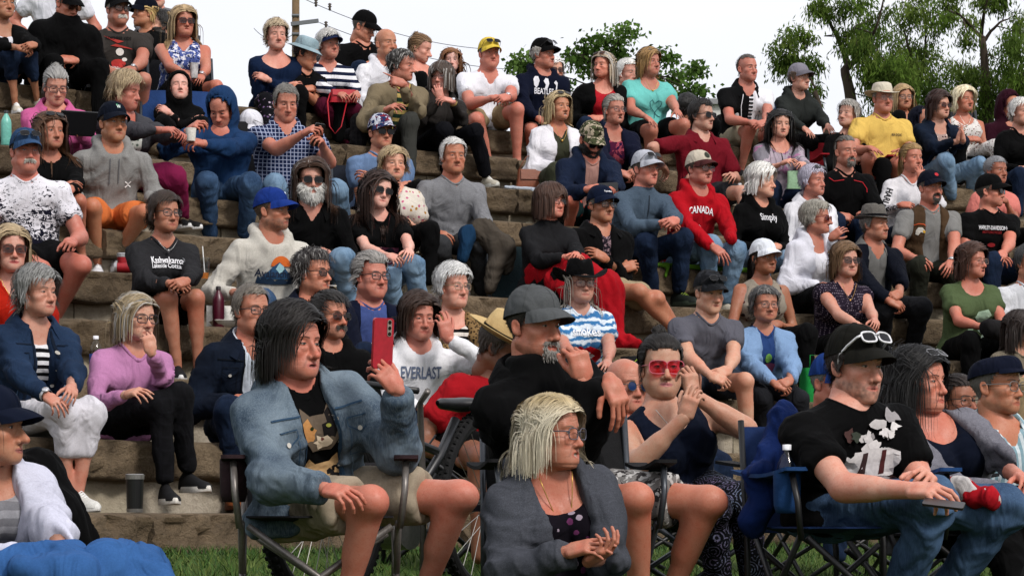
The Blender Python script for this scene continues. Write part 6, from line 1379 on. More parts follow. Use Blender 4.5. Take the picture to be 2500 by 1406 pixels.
    cloth_lump('folded_jacket', 'charcoal jacket on lap of woman in green t-shirt', 'jacket', [(I['j2']['Wr'][-1] + [.02, -.03, .0], pix(2470, 815, I['j2']['Wr'][1][1]), .06, .05)], f('#2c2a2c'), .012, .04, 1.3)
    cloth_lump('camouflage_jacket', 'dark plaid jacket hanging beside beige jacket man', 'jacket', [(pix(880, 300, I['b5']['hip'][1] - .25), pix(875, 345, I['b5']['hip'][1] - .3), .07, .06), (I['b5']['hip'] + [-.22, 0, .1], pix(855, 330, I['b5']['hip'][1] - .1), .06, .05)], f('#1c1a1e', 'check', '#2a2629', sc=1.5), .014, .04, 1.2)
    # lollipop stick
    f8 = I['f8']; mp0 = f8['Hc'] + f8['Rh'] @ np.array([.004, -.098, -.076]) * f8['hs']; MBs = MB().tube([mp0, mp0 + f8['Rh'] @ np.array([.012, -.062, -.004])], .0022, 8); v_, f_ = MBs.arrays(); tag(mk('lollipop', v_, f_, plain('stick', '#e4e2dc', .6, .3), loc=mp0), 'white lollipop stick in mouth of curly-haired man', 'lollipop')
    # necklaces and watches
    def lace(info, drop, col, name='necklace', wd=.0016, pend=True):
        N_, Rb = info['N'], info['Rb']; S = info['S0']; src = info['inner'] or info['outer']; pts = []
        for t in np.linspace(-1, 1, 15): pts.append(N_ + Rb @ (np.array([.062 * t, -.075 - .035 * (1 - t * t), .0 - drop * (1 - abs(t) ** 1.6)]) * S))
        o = mk(name, *MB().tube(pts, wd, 5).arrays(), plain('gold', col, .3, .5, .8), info['root'], smooth=True, loc=info['hip'])
        if pend: mk('pendant', *MB().lathe([(.001, -.012), (.009, -.006), (.009, .004), (.001, .01)], 10, pts[7]).arrays(), plain('gold', col, .3, .5, .8), o, loc=info['hip'])
    for k_, dr, cl_ in (('k2', .20, '#c09a50'), ('k6', .10, '#c8c0b8'), ('c4', .10, '#c09a50'), ('d3', .10, '#c8c0b8'), ('h5', .12, '#c09a50'), ('i9', .12, '#b08a50'), ('f1', .22, '#4a1a1e'), ('f3', .06, '#8a8a8a'), ('f4', .1, '#c09a50')): lace(I[k_], dr, cl_)
    def watch(info, sd, col):
        w_, e_ = info['Wr'][sd], info['El'][sd]; d_ = unit(w_ - e_); c_ = w_ - d_ * .015; o = mk('watch_band', *MB().tube([c_ - d_ * .009, c_ + d_ * .009], .031, 14, False).arrays(), plain('watch', col, .4, .5, .3), info['root'], smooth=True, loc=info['hip'])
        mk('watch_face', *MB().lathe([(.001, .003), (.016, .003), (.016, -.003)], 14, c_ + np.array([0, -.02, .026]), np.asarray(Rx(35))).arrays(), plain('watch_face', '#c8c8cc', .2, .6, .4), o, loc=info['hip'])
    for k_, sd, cl_ in (('a4', 1, '#4a4038'), ('b6', 1, '#c0a060'), ('b9', 1, '#9a9a9c'), ('i3', 1, '#c8c8cc'), ('f5', -1, '#c8c8cc'), ('g1', -1, '#2a2a2c'), ('a8', 1, '#151515')): watch(I[k_], sd, cl_)
    def sleeve_text(info, txt, org, xd, wd_, col, asp=1.0):
        src = info['outer']; bv = BVHTree.FromPolygons(src[1].tolist(), src[2].tolist()); Vt, Ft, _a = TXT[txt]; Vt, Ft = subdiv2(Vt * np.array([wd_, wd_ * asp]), Ft, .02); fw = np.array([0, -1., 0]); xd = unit(xd - (xd @ fw) * fw)
        Vp, Fp = project(bv, org, xd, np.cross(fw, xd), fw, Vt, Ft, .005)
        if len(Fp): mk('lettering', Vp, Fp, plain('print', col, .85, .1, var=.08), src[0], smooth=False, loc=info['hip'])
    k = I['i2']; sleeve_text(k, 'HARLEY', k['Sh'][-1] * .45 + k['El'][-1] * .55, k['El'][-1] - k['Sh'][-1], .20, '#1a1a1c', 1.3); sleeve_text(k, 'DAVIDSON', k['El'][-1] * .4 + k['Wr'][-1] * .6, np.array([1., 0, .3]), .17, '#1a1a1c', 1.2)
    k = I['a2']; sleeve_text(k, 'YORK', k['loc'](.12, -.2, .16), np.array([1., 0, 0]), .10, '#d8d8dc', 1.2); sleeve_text(k, 'NY', k['loc'](.13, -.2, .11), np.array([1., 0, 0]), .04, '#d8d8dc', 1.2)
    # bicycle behind the red-phone woman
    D1, D2 = 10.3, 11.3
    fw, rw = pix(790, 1402, D1), pix(1218, 1330, D2); ax_ = unit(np.array([rw[0] - fw[0], rw[1] - fw[1], 0])); side_ = np.array([-ax_[1], ax_[0], 0]); Rm = np.stack([ax_, side_, [0, 0, 1]], 1); bz = min(fw[2], rw[2]); fw[2] = gnd_z(fw[0], fw[1]) + .365; rw[2] = gnd_z(rw[0], rw[1]) + .365
    rw = fw + (rw - fw) / np.linalg.norm(rw - fw) * 1.1; bk = empty('bicycle', (fw[0], fw[1], fw[2] - .365)); bl = np.array(bk.location)
    wheel(bk, fw - bl, .365, Rm); wheel(bk, rw - bl, .365, Rm)
    B_ = lambda t, z: fw + (rw - fw) * t + np.array([0, 0, z]) - bl
    sad = pix(1112, 985, (fw + (rw - fw) * .80)[1]) - bl
    MB().tube([B_(.42, -.07), B_(.15, .32)], .020, 10).tube([B_(.42, -.07), B_(.68, .18), sad - [0, 0, .06]], .018, 10).tube([B_(.15, .32), B_(.66, .20)], .016, 10).tube([B_(.42, -.07), B_(1, 0)], .011, 8).tube([B_(.64, .16), B_(1, 0)], .010, 8).build('frame', plain('bike_black', '#141518', .4, .5), bk, smooth=True)
    MB().tube([B_(0, 0), B_(.08, .25), B_(.13, .40)], .014, 8).build('fork', plain('bike_black', '#141518', .4, .5), bk, smooth=True)
    MB().tube([B_(.13, .40) - side_ * .30, B_(.12, .44), B_(.13, .40) + side_ * .30], .012, 8).build('handlebar', blackm, bk, smooth=True)
    G_ = []
    for t in np.linspace(0, 1, 11):
        wd_ = np.interp(t, [0, .1, .45, .7, .92, 1], [.008, .022, .034, .085, .075, .02]); th_ = np.interp(t, [0, .1, .6, 1], [.01, .022, .030, .02]); a = np.linspace(0, 2 * math.pi, 15); G_.append(np.stack([np.full(15, (t - .45) * .28), wd_ * np.cos(a), th_ * np.sin(a) * np.where(np.sin(a) > 0, .8, 1.1) + .014 * (t - .5) * (t > .5)], 1))
    Sv = np.stack(G_) @ Rm.T + sad; MB().grid(Sv).build('saddle', plain('saddle', '#101114', .4, .5), bk, smooth=True)
    MB().tube([B_(.42, -.07) - side_ * .06, B_(.42, -.07) + side_ * .06], .09, 20).build('chainring', steel, bk); MB().tube([B_(.42, -.07), B_(.30, -.15) + side_ * .07], .01, 6).build('crank', blackm, bk); MB().tube([B_(.45, .12) + side_ * .03, B_(.52, .20) + side_ * .05, B_(.62, .16) + side_ * .06, B_(.70, .26) + side_ * .03], .004, 6).build('cable', blackm, bk, smooth=True)
    tag(bk, 'black mountain bike with knobbly tyres parked behind woman with red phone', 'bicycle')
    # rollator and wheelchair wheel
    rp = pix(1165, 1240, 10.6)
    def roll(o):
        MB().box((0, 0, 0), (.16, .14, .012)).build('tray', plain('tray', '#2a2630', .4, .5), o)
        for sx in (-1, 1): MB().tube([(sx * .17, .12, -.45), (sx * .17, .10, .02), (sx * .17, .14, .38), (sx * .17, .05, .42)], .012, 8).build('side_post', greym, o, smooth=True); MB().tube([(sx * .17, -.16, -.45), (sx * .17, .08, .05)], .012, 8).build('front_leg', greym, o, smooth=True)
        for sx in (-1, 1):
            for y in (-.16, .12): wheel(o, (sx * .17, y, -.45), .08, np.eye(3) @ Rz(90), 6, .014, 'caster', False)
    o = put('rollator', 'folding walker with dark tray beside man in grey cap', 'walker', roll, rp, Rz(20))
    wc = pix(2690, 1480, 9.1); o = empty('wheelchair', (wc[0], wc[1], gnd_z(wc[0], wc[1]))); bl = np.array(o.location); Rw = Rz(20)
    wheel(o, wc - bl, .30, Rw, 20, .016, 'wheel', False); MB().tube([wc - bl + Rw @ np.array([.27 * math.cos(t), -.03, .27 * math.sin(t)]) for t in np.linspace(0, 2 * math.pi, 40)[:-1]], .009, 8, closed=True).build('hand_rim', steel, o, smooth=True)
    wheel(o, wc - bl + Rw @ np.array([.1, -.52, 0]), .30, Rw, 20, .016, 'wheel', False); MB().box(wc - bl + Rw @ np.array([.06, -.26, .10]), (.2, .21, .02), Rw).build('seat', canvas('#141416'), o); MB().box(wc - bl + Rw @ np.array([.28, -.26, .3]), (.015, .21, .2), Rw).build('backrest', canvas('#141416'), o)
    tag(o, 'wheelchair with shiny rim partly visible beside jeans', 'wheelchair')

# ------------------------------------------------------------------ the crowd
f = fabric
JN, JL, JD = f('#2b4364', 'denim', '#56759b'), f('#5f7f9f', 'denim', '#93aec6'), f('#16223a', 'denim', '#2c3f5e')
BK, BLK, NV, WH, GY, CHAR, KH = f('#0a0a0c'), f('#0f0f12'), f('#0e1426'), f('#dcdbe2'), f('#8b8b90', 'marl', '#a9a9ad'), f('#37373b', 'marl', '#4a4a50'), f('#a08c6c')
SW, SB = ('#c9c9c4', '#e2e2de', '#f2f2f2'), ('#141416', '#dedede', None)
def T(fab, sl='short', neck='crew', **k): return dict(f=fab, sl=sl, neck=neck, **k)
def J(fab, o=(.05, .06, .08), **k): return dict(f=fab, sl=k.pop('sl', 'long'), neck=k.pop('neck', 'open'), open=o, **k)
prep_text(['KASHWAKAMAK', 'Kashwakamak', 'Lakeside Cottages', 'CANADA', 'BEATLES', 'THE', 'EVERLAST', 'HARLEY-DAVIDSON', 'HARLEY', 'DAVIDSON', 'MOTORCYCLES', 'Avalanche', 'REMEMBER KIDS', 'KILL', 'YOU', 'Corona', 'SEA DOG', 'TaylorMade', 'Simply', 'YORK', 'NY', 'W', 'Brothers', 'smokes', 'B', 'SMOKE', 'Pure Life', 'NORTH', 'Indian'])
PE = {}
def blob(x, y, w, h, s, n=13):
    k = np.random.default_rng(int(s * 1e3)).uniform(.45, 1.25, n); return [(x + w * q * math.cos(6.2832 * i / n), y + h * q * math.sin(6.2832 * i / n)) for i, q in enumerate(k)]
def DJ(c1, c2, bt='#b8b4ac'):
    "stitching, pockets and buttons of a denim jacket"
    o = []
    for s in (-1, 1):
        x = lambda v: [(s * p, q) for p, q in v]
        o += [('l', x([(.045, -.02), (.055, -.16), (.075, -.42)]), 0, 0, .012, c1), ('l', x([(.06, -.09), (.19, -.085)]), 0, 0, .005, c1), ('l', x([(.085, -.15), (.125, -.175), (.165, -.15), (.165, -.125), (.085, -.125), (.085, -.15)]), 0, 0, .004, c1), ('l', x([(.088, -.16), (.092, -.25), (.16, -.25), (.165, -.16)]), 0, 0, .003, c1), ('l', x([(.10, -.26), (.11, -.44)]), 0, 0, .004, c2), ('p', oval(s * .125, -.165, .008, .008, 10), 0, 0, bt)]
    return o + [('p', oval(.052, v, .008, .008, 10), 0, 0, bt) for v in (-.12, -.20, -.28, -.36)]
# --- top terrace and behind it
PE['a1'] = P('person with blond hair in black jacket and white top, hands clasped on dark denim knee', (20, 6), 9, yaw=38, lean=14, sex='f', skin='tan', hair=('pixie', '#a88a55'), top=T(WH, neck='scoop'), jk=J(BK, (.05, .05, .06)), pants=('crop', JD), shoes=('#c4bcae', '#dcdcdc', '#fff'), lw=(48, 118, .42), rw=(88, 112, .42), kn=((22, 128), (70, 132)), an=((38, 255), (88, 225)), q=-1)
PE['a2'] = P('man in black cap and aviator glasses hunched in a big black coat', (180, 16), 9, yaw=48, pitch=22, lean=26, by=30, skin='red', hair=('buzz', '#6a625c'), hat=('cap', BLK), gl=('brown', '#5a4630', 'face', 1.05), jk=dict(f=BK, sl='long', neck='turtle', off=.03), pants=('long', BK), bulk=1.12, arms='lap', pr=(), q=-1, age=.8)
PE['a3'] = P('standing person in white t-shirt behind the black coat', (138, -78), d=24.6, sz=2.9, yaw=10, by=10, lean=0, hair=('short', '#55483c'), top=T(f('#d9d9e2')), pants=('long', JN), arms='down', lw=(85, 95, .05), rw=(190, 100, .05), skin='red', q=-1)
PE['a4'] = P('heavy man in black cap, dark-rimmed glasses and charcoal printed t-shirt with white moustache', (298, 20), 9, yaw=32, by=12, lean=12, skin='red', bulk=1.24, belly=.08, fat=.8, hair=('buzz', '#9a948c'), hat=('cap', BLK), gl=('clear', '#15100e', 'face', 1.0, .0026), fac=('moustache', '#d8d4cc'), top=T(f('#4a4542')), pants=('shorts', BK), lw=(272, 178, .45), rw=(322, 176, .45), kn=((248, 190), (350, 196)), an=((256, 280), (345, 290)), foot='bare',
  pr=[('p', [(-.11, .02), (.04, -.015), (-.02, -.035), (.13, -.075), (-.06, -.05), (-.005, -.03)], 0, -.09, '#a83c36'), ('t', 'REMEMBER KIDS', 0, -0.080, .19, '#151414', 1.2), ('p', oval(.01, -.215, .03, .028), 0, 0.07, '#d8d2cc'), ('p', oval(.0, -.30, .055, .032), 0, 0.07, '#b23a36'), ('p', oval(-.03, -.335, .045, .014), 0, 0.07, '#dcd6d0'), ('p', oval(.045, -.27, .02, .014), 0, 0.07, '#e0dad4'), ('t', 'KILL', -.02, -0.350, .06, '#c03038'), ('t', 'YOU', .055, -0.345, .055, '#151414')], q=0, age=.8)
PE['a5'] = P('person with blond ponytail and navy cap behind the charcoal t-shirt', (332, 30), 10, yaw=-60, by=-20, sex='f', hair=('pony', '#b99a62'), hat=('cap', NV), top=T(BK, 'long'), pants=('long', BK), q=-1)
PE['a6'] = P('dark-haired bearded man looking towards the ponytail behind top row', (366, 62), 10, yaw=-62, by=-10, hair=('short', '#1c1815', dict(sh=.02)), stub=.75, fac=('short', '#2a211b'), top=T(f('#77787c')), jk=J(BK), pants=('long', BK), q=-1, skin='fair', sc=.92)
PE['a7'] = P('standing child in grey sweatshirt with a small round print', (385, -18), d=25.0, sz=3.35, yaw=15, by=5, lean=0, sc=.72, hair=('short', '#4a3a2c'), top=T(f('#77767b', 'marl', '#8e8d92'), 'long'), pants=('long', JD), arms='chest', pr=[('p', oval(.03, -.17, .035, .035), 0, 0, '#d8a0a4'), ('p', oval(.03, -.17, .02, .02), 0, 0, '#e8e4ec')], q=-1, skin='fair')
PE['a8'] = P('blonde woman in sunglasses and blue floral sleeveless top holding a drink can', (455, 50), 9, yaw=24, by=12, lean=6, sex='f', skin='red', bulk=1.2, bust=.9, fat=.4, hair=('wavy', '#b09670', dict(zend=-.24, L=.34, part=-.01)), gl=('brown', '#3a1420', 'face', 1.12, .0022), top=T(f('#5566a8', 'blot', '#dcdce6', '#20305e', sc=.7), 'none', 'v'), pants=('shorts', BLK), lw=(452, 178, .42), rw=(492, 190, .42), lh='hold', rh='hold', kn=((425, 215), (528, 212)), mouth=.15, q=0)
PE['a9'] = P('boy in a black hooded jacket with eyes closed slumped in chair', (440, 206), 8, yaw=12, pitch=-12, lean=-8, by=10, sc=.74, hs=.9, sex='m', skin='pale', shut=1, mouth=.25, hair=('short', '#222'), top=dict(f=BK, sl='long', neck='hood', hood=2), pants=('long', BK), arms='cross', q=0, age=.0, Lmin=.7)
PE['b0'] = P('woman with short blond hair in navy scoop-neck top with arms folded', (680, 84), 9, yaw=18, by=10, lean=6, sex='f', bulk=1.12, bust=.7, skin='fair', hair=('pixie', '#b8a68a', dict(sh=.026)), top=T(f('#14284a'), 'long', 'wide'), pants=('long', f('#14141c', 'floral', '#b9a9b8', '#7a5f88', sc=.8)), arms='cross', kn=((650, 250), (705, 262)), q=0, age=.8)
PE['b1'] = P('woman in pale denim bucket hat and black top looking down behind', (768, 138), 9, yaw=75, pitch=20, lean=20, sex='f', hair=('short', '#20191a'), hat=('bucket', f('#8ba3ad', 'denim', '#a9bec6')), top=T(BK, 'short'), pants=('long', BK), arms='lap', rw=(735, 214, .3), skin='tan', q=-1)
PE['b2'] = P('woman in navy sun visor and navy striped long-sleeve top with red bag on her lap', (814, 106), 9, yaw=34, by=16, lean=10, sex='f', bulk=1.12, bust=.7, fat=.5, skin='red', hair=('pixie', '#c9c7c4', dict(sh=.026, grey=.3)), hat=('visor', f('#1c2a52')), top=T(f('#e4e4ea', 'stripes', '#1c2748', sc=1.05), 'long', 'v'), pants=('long', f('#5c1430')), lw=(828, 230, .42), rw=(872, 232, .42), lh='relax', rh='relax', kn=((790, 262), (862, 272)), an=((835, 335), (880, 330)), q=0, age=.8, smile=.6)
PE['b3'] = P('man in black cap and black t-shirt looking down in profile behind', (908, 74), 10, yaw=68, pitch=24, lean=16, hair=('buzz', '#58504a'), hat=('cap', BK), top=T(BK), pants=('long', JD), skin='red', gl=('clear', '#222'), q=-1)
PE['b4'] = P('bald older man in a white hooded sweatshirt', (956, 104), 9, yaw=36, by=22, lean=10, skin='tan', hair=('bald', '#a09890'), top=T(f('#e0e0e6'), 'long', 'hood', hood=1), pants=('long', JD), q=0, age=1, sc=1.0)
PE['b5'] = P('dark-haired man in beige jacket leaning with finger pointing at his cheek', (1003, 162), 8, yaw=66, by=30, pitch=6, lean=24, skin='red', hair=('short', '#2a2622', dict(L=.055, sh=.02, grey=.12)), top=T(f('#2c4a3a', 'stripes', '#c9b06a', sc=1.2)), jk=J(f('#8d7f66'), (.05, .06, .07), off=.02), pants=('long', f('#4c4d49')), lw=(945, 268, .40), rw=(985, 205, .30), rh=('point', (-.9, -.2, .25), (0, -.9, .4)), lh='drape', kn=((930, 305), (1000, 296)), mouth=.3, q=0, age=.6, nose=1.0)
PE['b6'] = P('woman with brown bob and glasses in brown-grey hoodie resting chin on hand', (1070, 186), 8, yaw=-18, by=22, lean=14, sex='f', bulk=1.12, skin='fair', fat=.5, hair=('bob', '#4b3c32', dict(zend=-.095, grey=.1)), gl=('clear', '#6a4a3c'), top=T(f('#3b3735'), 'long', 'hood', hood=1), pants=('long', f('#15161d')), lw=(1075, 240, .34), rw=(1105, 248, .36), lh=('hold', (-.2, -.2, 1), (0, -1, .2)), rh=('relax', (-.8, -.3, .2), (0, -.6, .8)), kn=((1085, 318), (1160, 322)), an=((1090, 415), (1185, 425)), shoes=('#b9b3a4', '#dcdcd4', '#fff'), q=0, age=.7)
PE['b7'] = P('woman with messy bun in olive top smiling down in profile', (1046, 124), 10, yaw=72, pitch=18, by=30, sex='f', skin='fair', hair=('bun', '#8a6a4a', dict(knot=(0, .07, .10))), top=T(f('#4d5040'), 'short', 'scoop'), pants=('long', BK), smile=1, q=-1, age=.2)
PE['b8'] = P('girl with long light brown hair behind the white t-shirt', (1103, 145), 10, yaw=6, by=10, sex='f', skin='pale', sc=.84, hs=.86, hair=('long', '#8a5a34'), top=T(f('#4a4640'), 'short'), pants=('long', BK), q=-1, age=0)
PE['b9'] = P('heavy man in yellow cap and white t-shirt with hands clasped', (1203, 128), 9, yaw=22, by=22, lean=18, skin='red', bulk=1.24, belly=.09, fat=.8, hair=('buzz', '#aaa49c'), hat=('cap', f('#d8bc48')), gl=('sun', '#151515', 'cap'), top=T(f('#dfdfe6'), neck='v'), pants=('shorts', KH), lw=(1205, 240, .42), rw=(1240, 238, .42), kn=((1165, 292), (1262, 268)), an=((1190, 385), (1262, 388)), foot='sandal', shoes=None, pr=[('t', 'Corona', .11, -.18, .06, '#2c3a5c'), ('p', oval(.11, -.155, .015, .008), 0, 0, '#c9a050')], q=0, age=.8)
PE['c0'] = P('grey-haired man in black cap and navy hoodie with white faces print', (1345, 130), 9, yaw=52, by=24, lean=10, skin='red', bulk=1.08, hair=('short', '#a8a49e'), hat=('cap', BK), gl=('sun', '#151515', 'cap'), stub=.25, top=T(f('#131a33'), 'long', 'hood', hood=1), pants=('shorts', BLK), arms='lap', lw=(1318, 292, .42), kn=((1298, 318), (1340, 330)), an=((1300, 395), (1345, 400)), foot='bare',
  pr=[('t', 'BEATLES', -.02, -.205, .17, '#e4e4ec', 1.5), ('t', 'THE', -.01, -0.185, .03, '#e4e4ec'), ('p', [(-.115, -.10), (-.10, -.075), (-.075, -.075), (-.065, -.11), (-.075, -.15), (-.09, -.17), (-.108, -.15)], 0, 0.05, '#e0e0e8'), ('p', [(-.028, -.11), (-.01, -.085), (.015, -.09), (.022, -.13), (.008, -.17), (-.018, -.175), (-.008, -.14)], 0, 0.05, '#e0e0e8'), ('p', [(.065, -.12), (.085, -.10), (.105, -.12), (.10, -.17), (.085, -.185), (.09, -.14)], 0, 0.05, '#e0e0e8')], q=0, age=.8)
PE['c1'] = P('older woman with white hair and dark glasses behind the navy hoodie', (1360, 170), 10, yaw=15, sex='f', skin='fair', hair=('pixie', '#dcdad8'), gl=('brown', '#333', 'face', 1.1), top=T(f('#b8b8bc', 'blot', '#555', '#e8e8e8', sc=.4), 'long'), pants=('long', BK), q=-1, age=1, Lmin=.7)
PE['c2'] = P('woman with long grey hair in black jacket over red t-shirt looking left', (1462, 158), 9, yaw=-32, by=14, lean=8, sex='f', bulk=1.1, skin='red', hair=('lob', '#b8a68e', dict(grey=.25)), gl=('brown', '#2a1a1a', 'head'), top=T(f('#b81f2c'), 'short', 'scoop'), jk=J(BK, (.07, .10, .13)), pants=('long', JD), arms='lap', kn=((1428, 306), (1480, 310)), q=0, age=.8, smile=.5, fat=.4)
PE['c3'] = P('white-haired man in beige shirt behind the aqua t-shirt', (1546, 178), 10, yaw=40, by=20, skin='fair', hair=('short', '#d6d4d0', dict(sh=.02)), top=T(f('#8c8674'), collar=1, neck='open'), pants=('long', KH), q=-1, age=1, Lmin=.7)
PE['c4'] = P('heavy woman in aqua t-shirt with hands resting on her knees', (1600, 150), 9, yaw=38, by=24, lean=10, sex='f', bulk=1.38, belly=.10, bust=.9, fat=.8, skin='red', hair=('shag', '#a07c4c', dict(L=.24, zend=-.14, bangs=.045)), gl=('grey', '#777', 'head'), top=T(f('#6fc3bc'), 'short', 'scoop'), pants=('shorts', BLK), arms='knees', lw=(1580, 288, .42), rw=(1655, 278, .42), lh='flat', rh='flat', kn=((1590, 318), (1668, 305)), an=((1585, 400), (1670, 395)), foot='bare', pr=[('l', [(.0, -.32), (.01, -.27), (.05, -.22), (.055, -.185), (.03, -.175), (.0, -.20), (-.03, -.17), (-.055, -.19), (-.04, -.23), (.0, -.27), (.03, -.30), (.055, -.31)], 0, 0, .005, '#1a3a48')], q=0, age=.6)
PE['c5'] = P('dark-haired person in red shirt seen from behind', (1690, 268), 10, yaw=150, by=60, hair=('short', '#151211', dict(sh=.024)), top=T(f('#a01c22')), pants=('long', BK), q=-1, skin='tan', Lmin=.6)
PE['c6'] = P('balding man in black and white shirt printed with piano keys', (1838, 165), 9, yaw=32, by=18, lean=16, skin='red', bulk=1.08, hair=('receding', '#5a504a'), stub=.3, top=T(f('#141416', 'halves', '#e2e2e8'), neck='open', collar=(('#141416',))), pants=('shorts', f('#aaa08a')), lw=(1835, 300, .40), rw=(1868, 302, .40), kn=((1832, 312), (1880, 330)), an=((1812, 400), (1870, 400)), shoes=('#1a1a1c', '#333', None),
  pr=[('p', [(-.008 + .03 * (k % 2) * 0, -.06 - k * .032), (.035, -.06 - k * .032), (.035, -.076 - k * .032), (-.008, -.076 - k * .032)], 0, 0, '#141416') for k in range(9)] + [('p', oval(.10, -.20, .012, .01), 0, 0, '#141416'), ('l', [(.111, -.20), (.111, -.12), (.13, -.14)], 0, 0, .006, '#141416'), ('p', oval(.06, -.30, .012, .01), 0, 0, '#141416'), ('l', [(.071, -.30), (.071, -.24), (.10, -.23), (.10, -.28)], 0, 0, .006, '#141416'), ('l', [(-.06, -.06), (-.075, -.16), (-.06, -.26), (-.08, -.36)], 0, 0, .006, '#d8d8de'), ('p', oval(-.10, -.24, .016, .02), 0, 0, '#d8d8de')], q=0, age=.6)
PE['c7'] = P('woman in grey cap and dark green-grey hoodie with hands on knees', (1967, 188), 9, yaw=42, by=22, lean=16, sex='f', skin='fair', hair=('short', '#5a4636'), hat=('cap', f('#8f8c98'), f('#77747e')), top=T(f('#363a38'), 'long', 'hood', hood=1), pants=('long', BK), lw=(1968, 318, .45), rw=(2030, 320, .45), lh='flat', rh='flat', kn=((1978, 345), (2045, 342)), an=((1985, 420), (2045, 420)), q=0, age=.6)
PE['c8'] = P('woman with short grey hair in black top looking up left in a red chair', (2060, 276), 8, yaw=-38, pitch=-8, by=10, lean=-6, sex='f', skin='fair', hair=('pixie', '#a6a29c', dict(sh=.026)), top=T(BK, 'long', 'v'), pants=('long', BK), q=-1, age=.9, Lmin=.6)
PE['c9'] = P('heavy man in white sun hat and yellow t-shirt', (2165, 238), yaw=18, by=16, lean=12, skin='red', bulk=1.26, belly=.09, fat=.6, hair=('buzz', '#8a827a'), hat=('tilley', f('#d2cab8')), gl=('clear', '#6a5a4a'), top=T(f('#dcb860')), pants=('shorts', f('#1a2426')), lw=(2125, 362, .42), rw=(2205, 372, .30), lh='flat', rh='relax', kn=((2122, 388), (2190, 400)), an=((2120, 460), (2195, 465)), foot='bare', pr=[('t', 'SEA DOG', .10, -.19, .09, '#2a3038', 1.3)], q=0, age=.8)
PE['d0'] = P('woman with straight blond hair and glasses in white top behind sun hat', (2212, 236), 10, yaw=12, sex='f', skin='tan', hair=('lob', '#ae9168', dict(zend=-.14)), gl=('clear', '#444'), top=T(f('#d8d6da'), 'none', 'scoop'), jk=J(NV, (.08, .08, .09)), pants=('long', BK), q=-1, Lmin=.7)
PE['d1'] = P('person in navy hood and grey striped top behind the brunette', (2268, 296), 9, yaw=40, lean=-4, top=dict(f=f('#1a1d2e'), sl='long', neck='hood', hood=2), pants=('long', BK), hair=('short', '#222'), q=-1, Lmin=.6)
PE['d2'] = P('brunette woman in dark denim jacket clapping', (2308, 256), yaw=34, by=20, lean=12, sex='f', bulk=1.15, bust=.6, skin='fair', hair=('shag', '#3a2018', dict(L=.22, zend=-.12, bangs=.04, sh=.03)), gl=('brown', '#3a1a1a'), top=T(f('#b39a92', 'floral', '#3a2a30', '#e0d0c8', sc=.7), neck='scoop'), jk=J(f('#131d2e', 'denim', '#20304a'), (.05, .06, .08), collar=1), pants=('long', JL), arms='clap', lw=(2338, 345, .40), rw=(2352, 342, .42), lh=('clap', (.2, -.2, 1), (-1, -.2, 0)), rh=('clap', (-.1, -.2, 1), (1, -.2, 0)), kn=((2310, 392), (2392, 402)), an=((2322, 470), (2372, 470)), mouth=.25, jpr=DJ('#080c14', '#22304a'), q=0, fat=.4)
PE['d3'] = P('tanned blonde woman in white floral sundress with pendant', (2366, 242), 9, yaw=30, by=12, lean=2, sex='f', skin='tan', hair=('pixie', '#e0d4b4', dict(L=.12, zend=-.10, sh=.03)), top=T(f('#dcd8d4', 'floral', '#8a4a52', '#6a6a3a', sc=.55), 'none', 'scoop', hem=-.0), pants=('long', f('#dcd8d4', 'floral', '#8a4a52', '#6a6a3a', sc=.55)), arms='lap', mouth=.5, q=-1)
PE['d4'] = P('person in maroon hood leaning towards white-haired neighbour', (2478, 262), 9, yaw=30, pitch=15, lean=15, top=dict(f=f('#3c1224'), sl='long', neck='hood', hood=2), pants=('long', BK), hair=('short', '#222'), q=-1, skin='tan', Lmin=.6)
PE['d5'] = P('white-haired person in black jacket at the end of the top terrace', (2505, 272), 8, yaw=30, lean=8, sex='f', hair=('pixie', '#d4d2ce'), top=T(BK, 'long'), pants=('long', JD), q=-1, skin='fair')
# --- second tier
PE['e0'] = P('woman with grey hair bun and glasses in pink denim jacket reading a black tablet', (142, 216), 6, yaw=22, pitch=18, by=14, lean=12, sex='f', bulk=1.1, skin='fair', hair=('bun', '#9c9a98', dict(knot=(0, .03, .125))), gl=('clear', '#1a1a1c', 'face', 1.1, .0022), top=T(BLK, neck='v'), jk=J(f('#c65f93'), (.035, .04, .05), collar=1), pants=('long', JD), lw=(168, 318, .34), rw=(196, 322, .36), lh='hold', rh='hold', jpr=DJ('#94406c', '#8c3c66', '#c88aa8'), q=0, age=.7)
PE['e1'] = P('woman with long brown hair and sunglasses on head in black hoodie with white cat logo', (136, 318), 5, yaw=34, by=20, lean=14, sex='f', skin='tan', hair=('long', '#5a3c26', dict(zend=-.26)), gl=('sun', '#151515', 'head'), top=T(BK, 'long', 'hood'), pants=('shorts', BLK), lw=(150, 458, .3), rw=(172, 462, .42), lh='relax', rh='relax', kn=((120, 500), (192, 492)), an=((120, 600), (196, 590)), foot='bare', pr=[('p', [(.0, -.25), (.04, -.23), (.085, -.235), (.10, -.27), (.075, -.255), (.03, -.262), (.005, -.275)], 0, 0, '#e8e8ec'), ('p', [(.05, -.29), (.10, -.285), (.10, -.34), (.05, -.345)], 0, 0, '#b01c28')], q=0, age=.4)
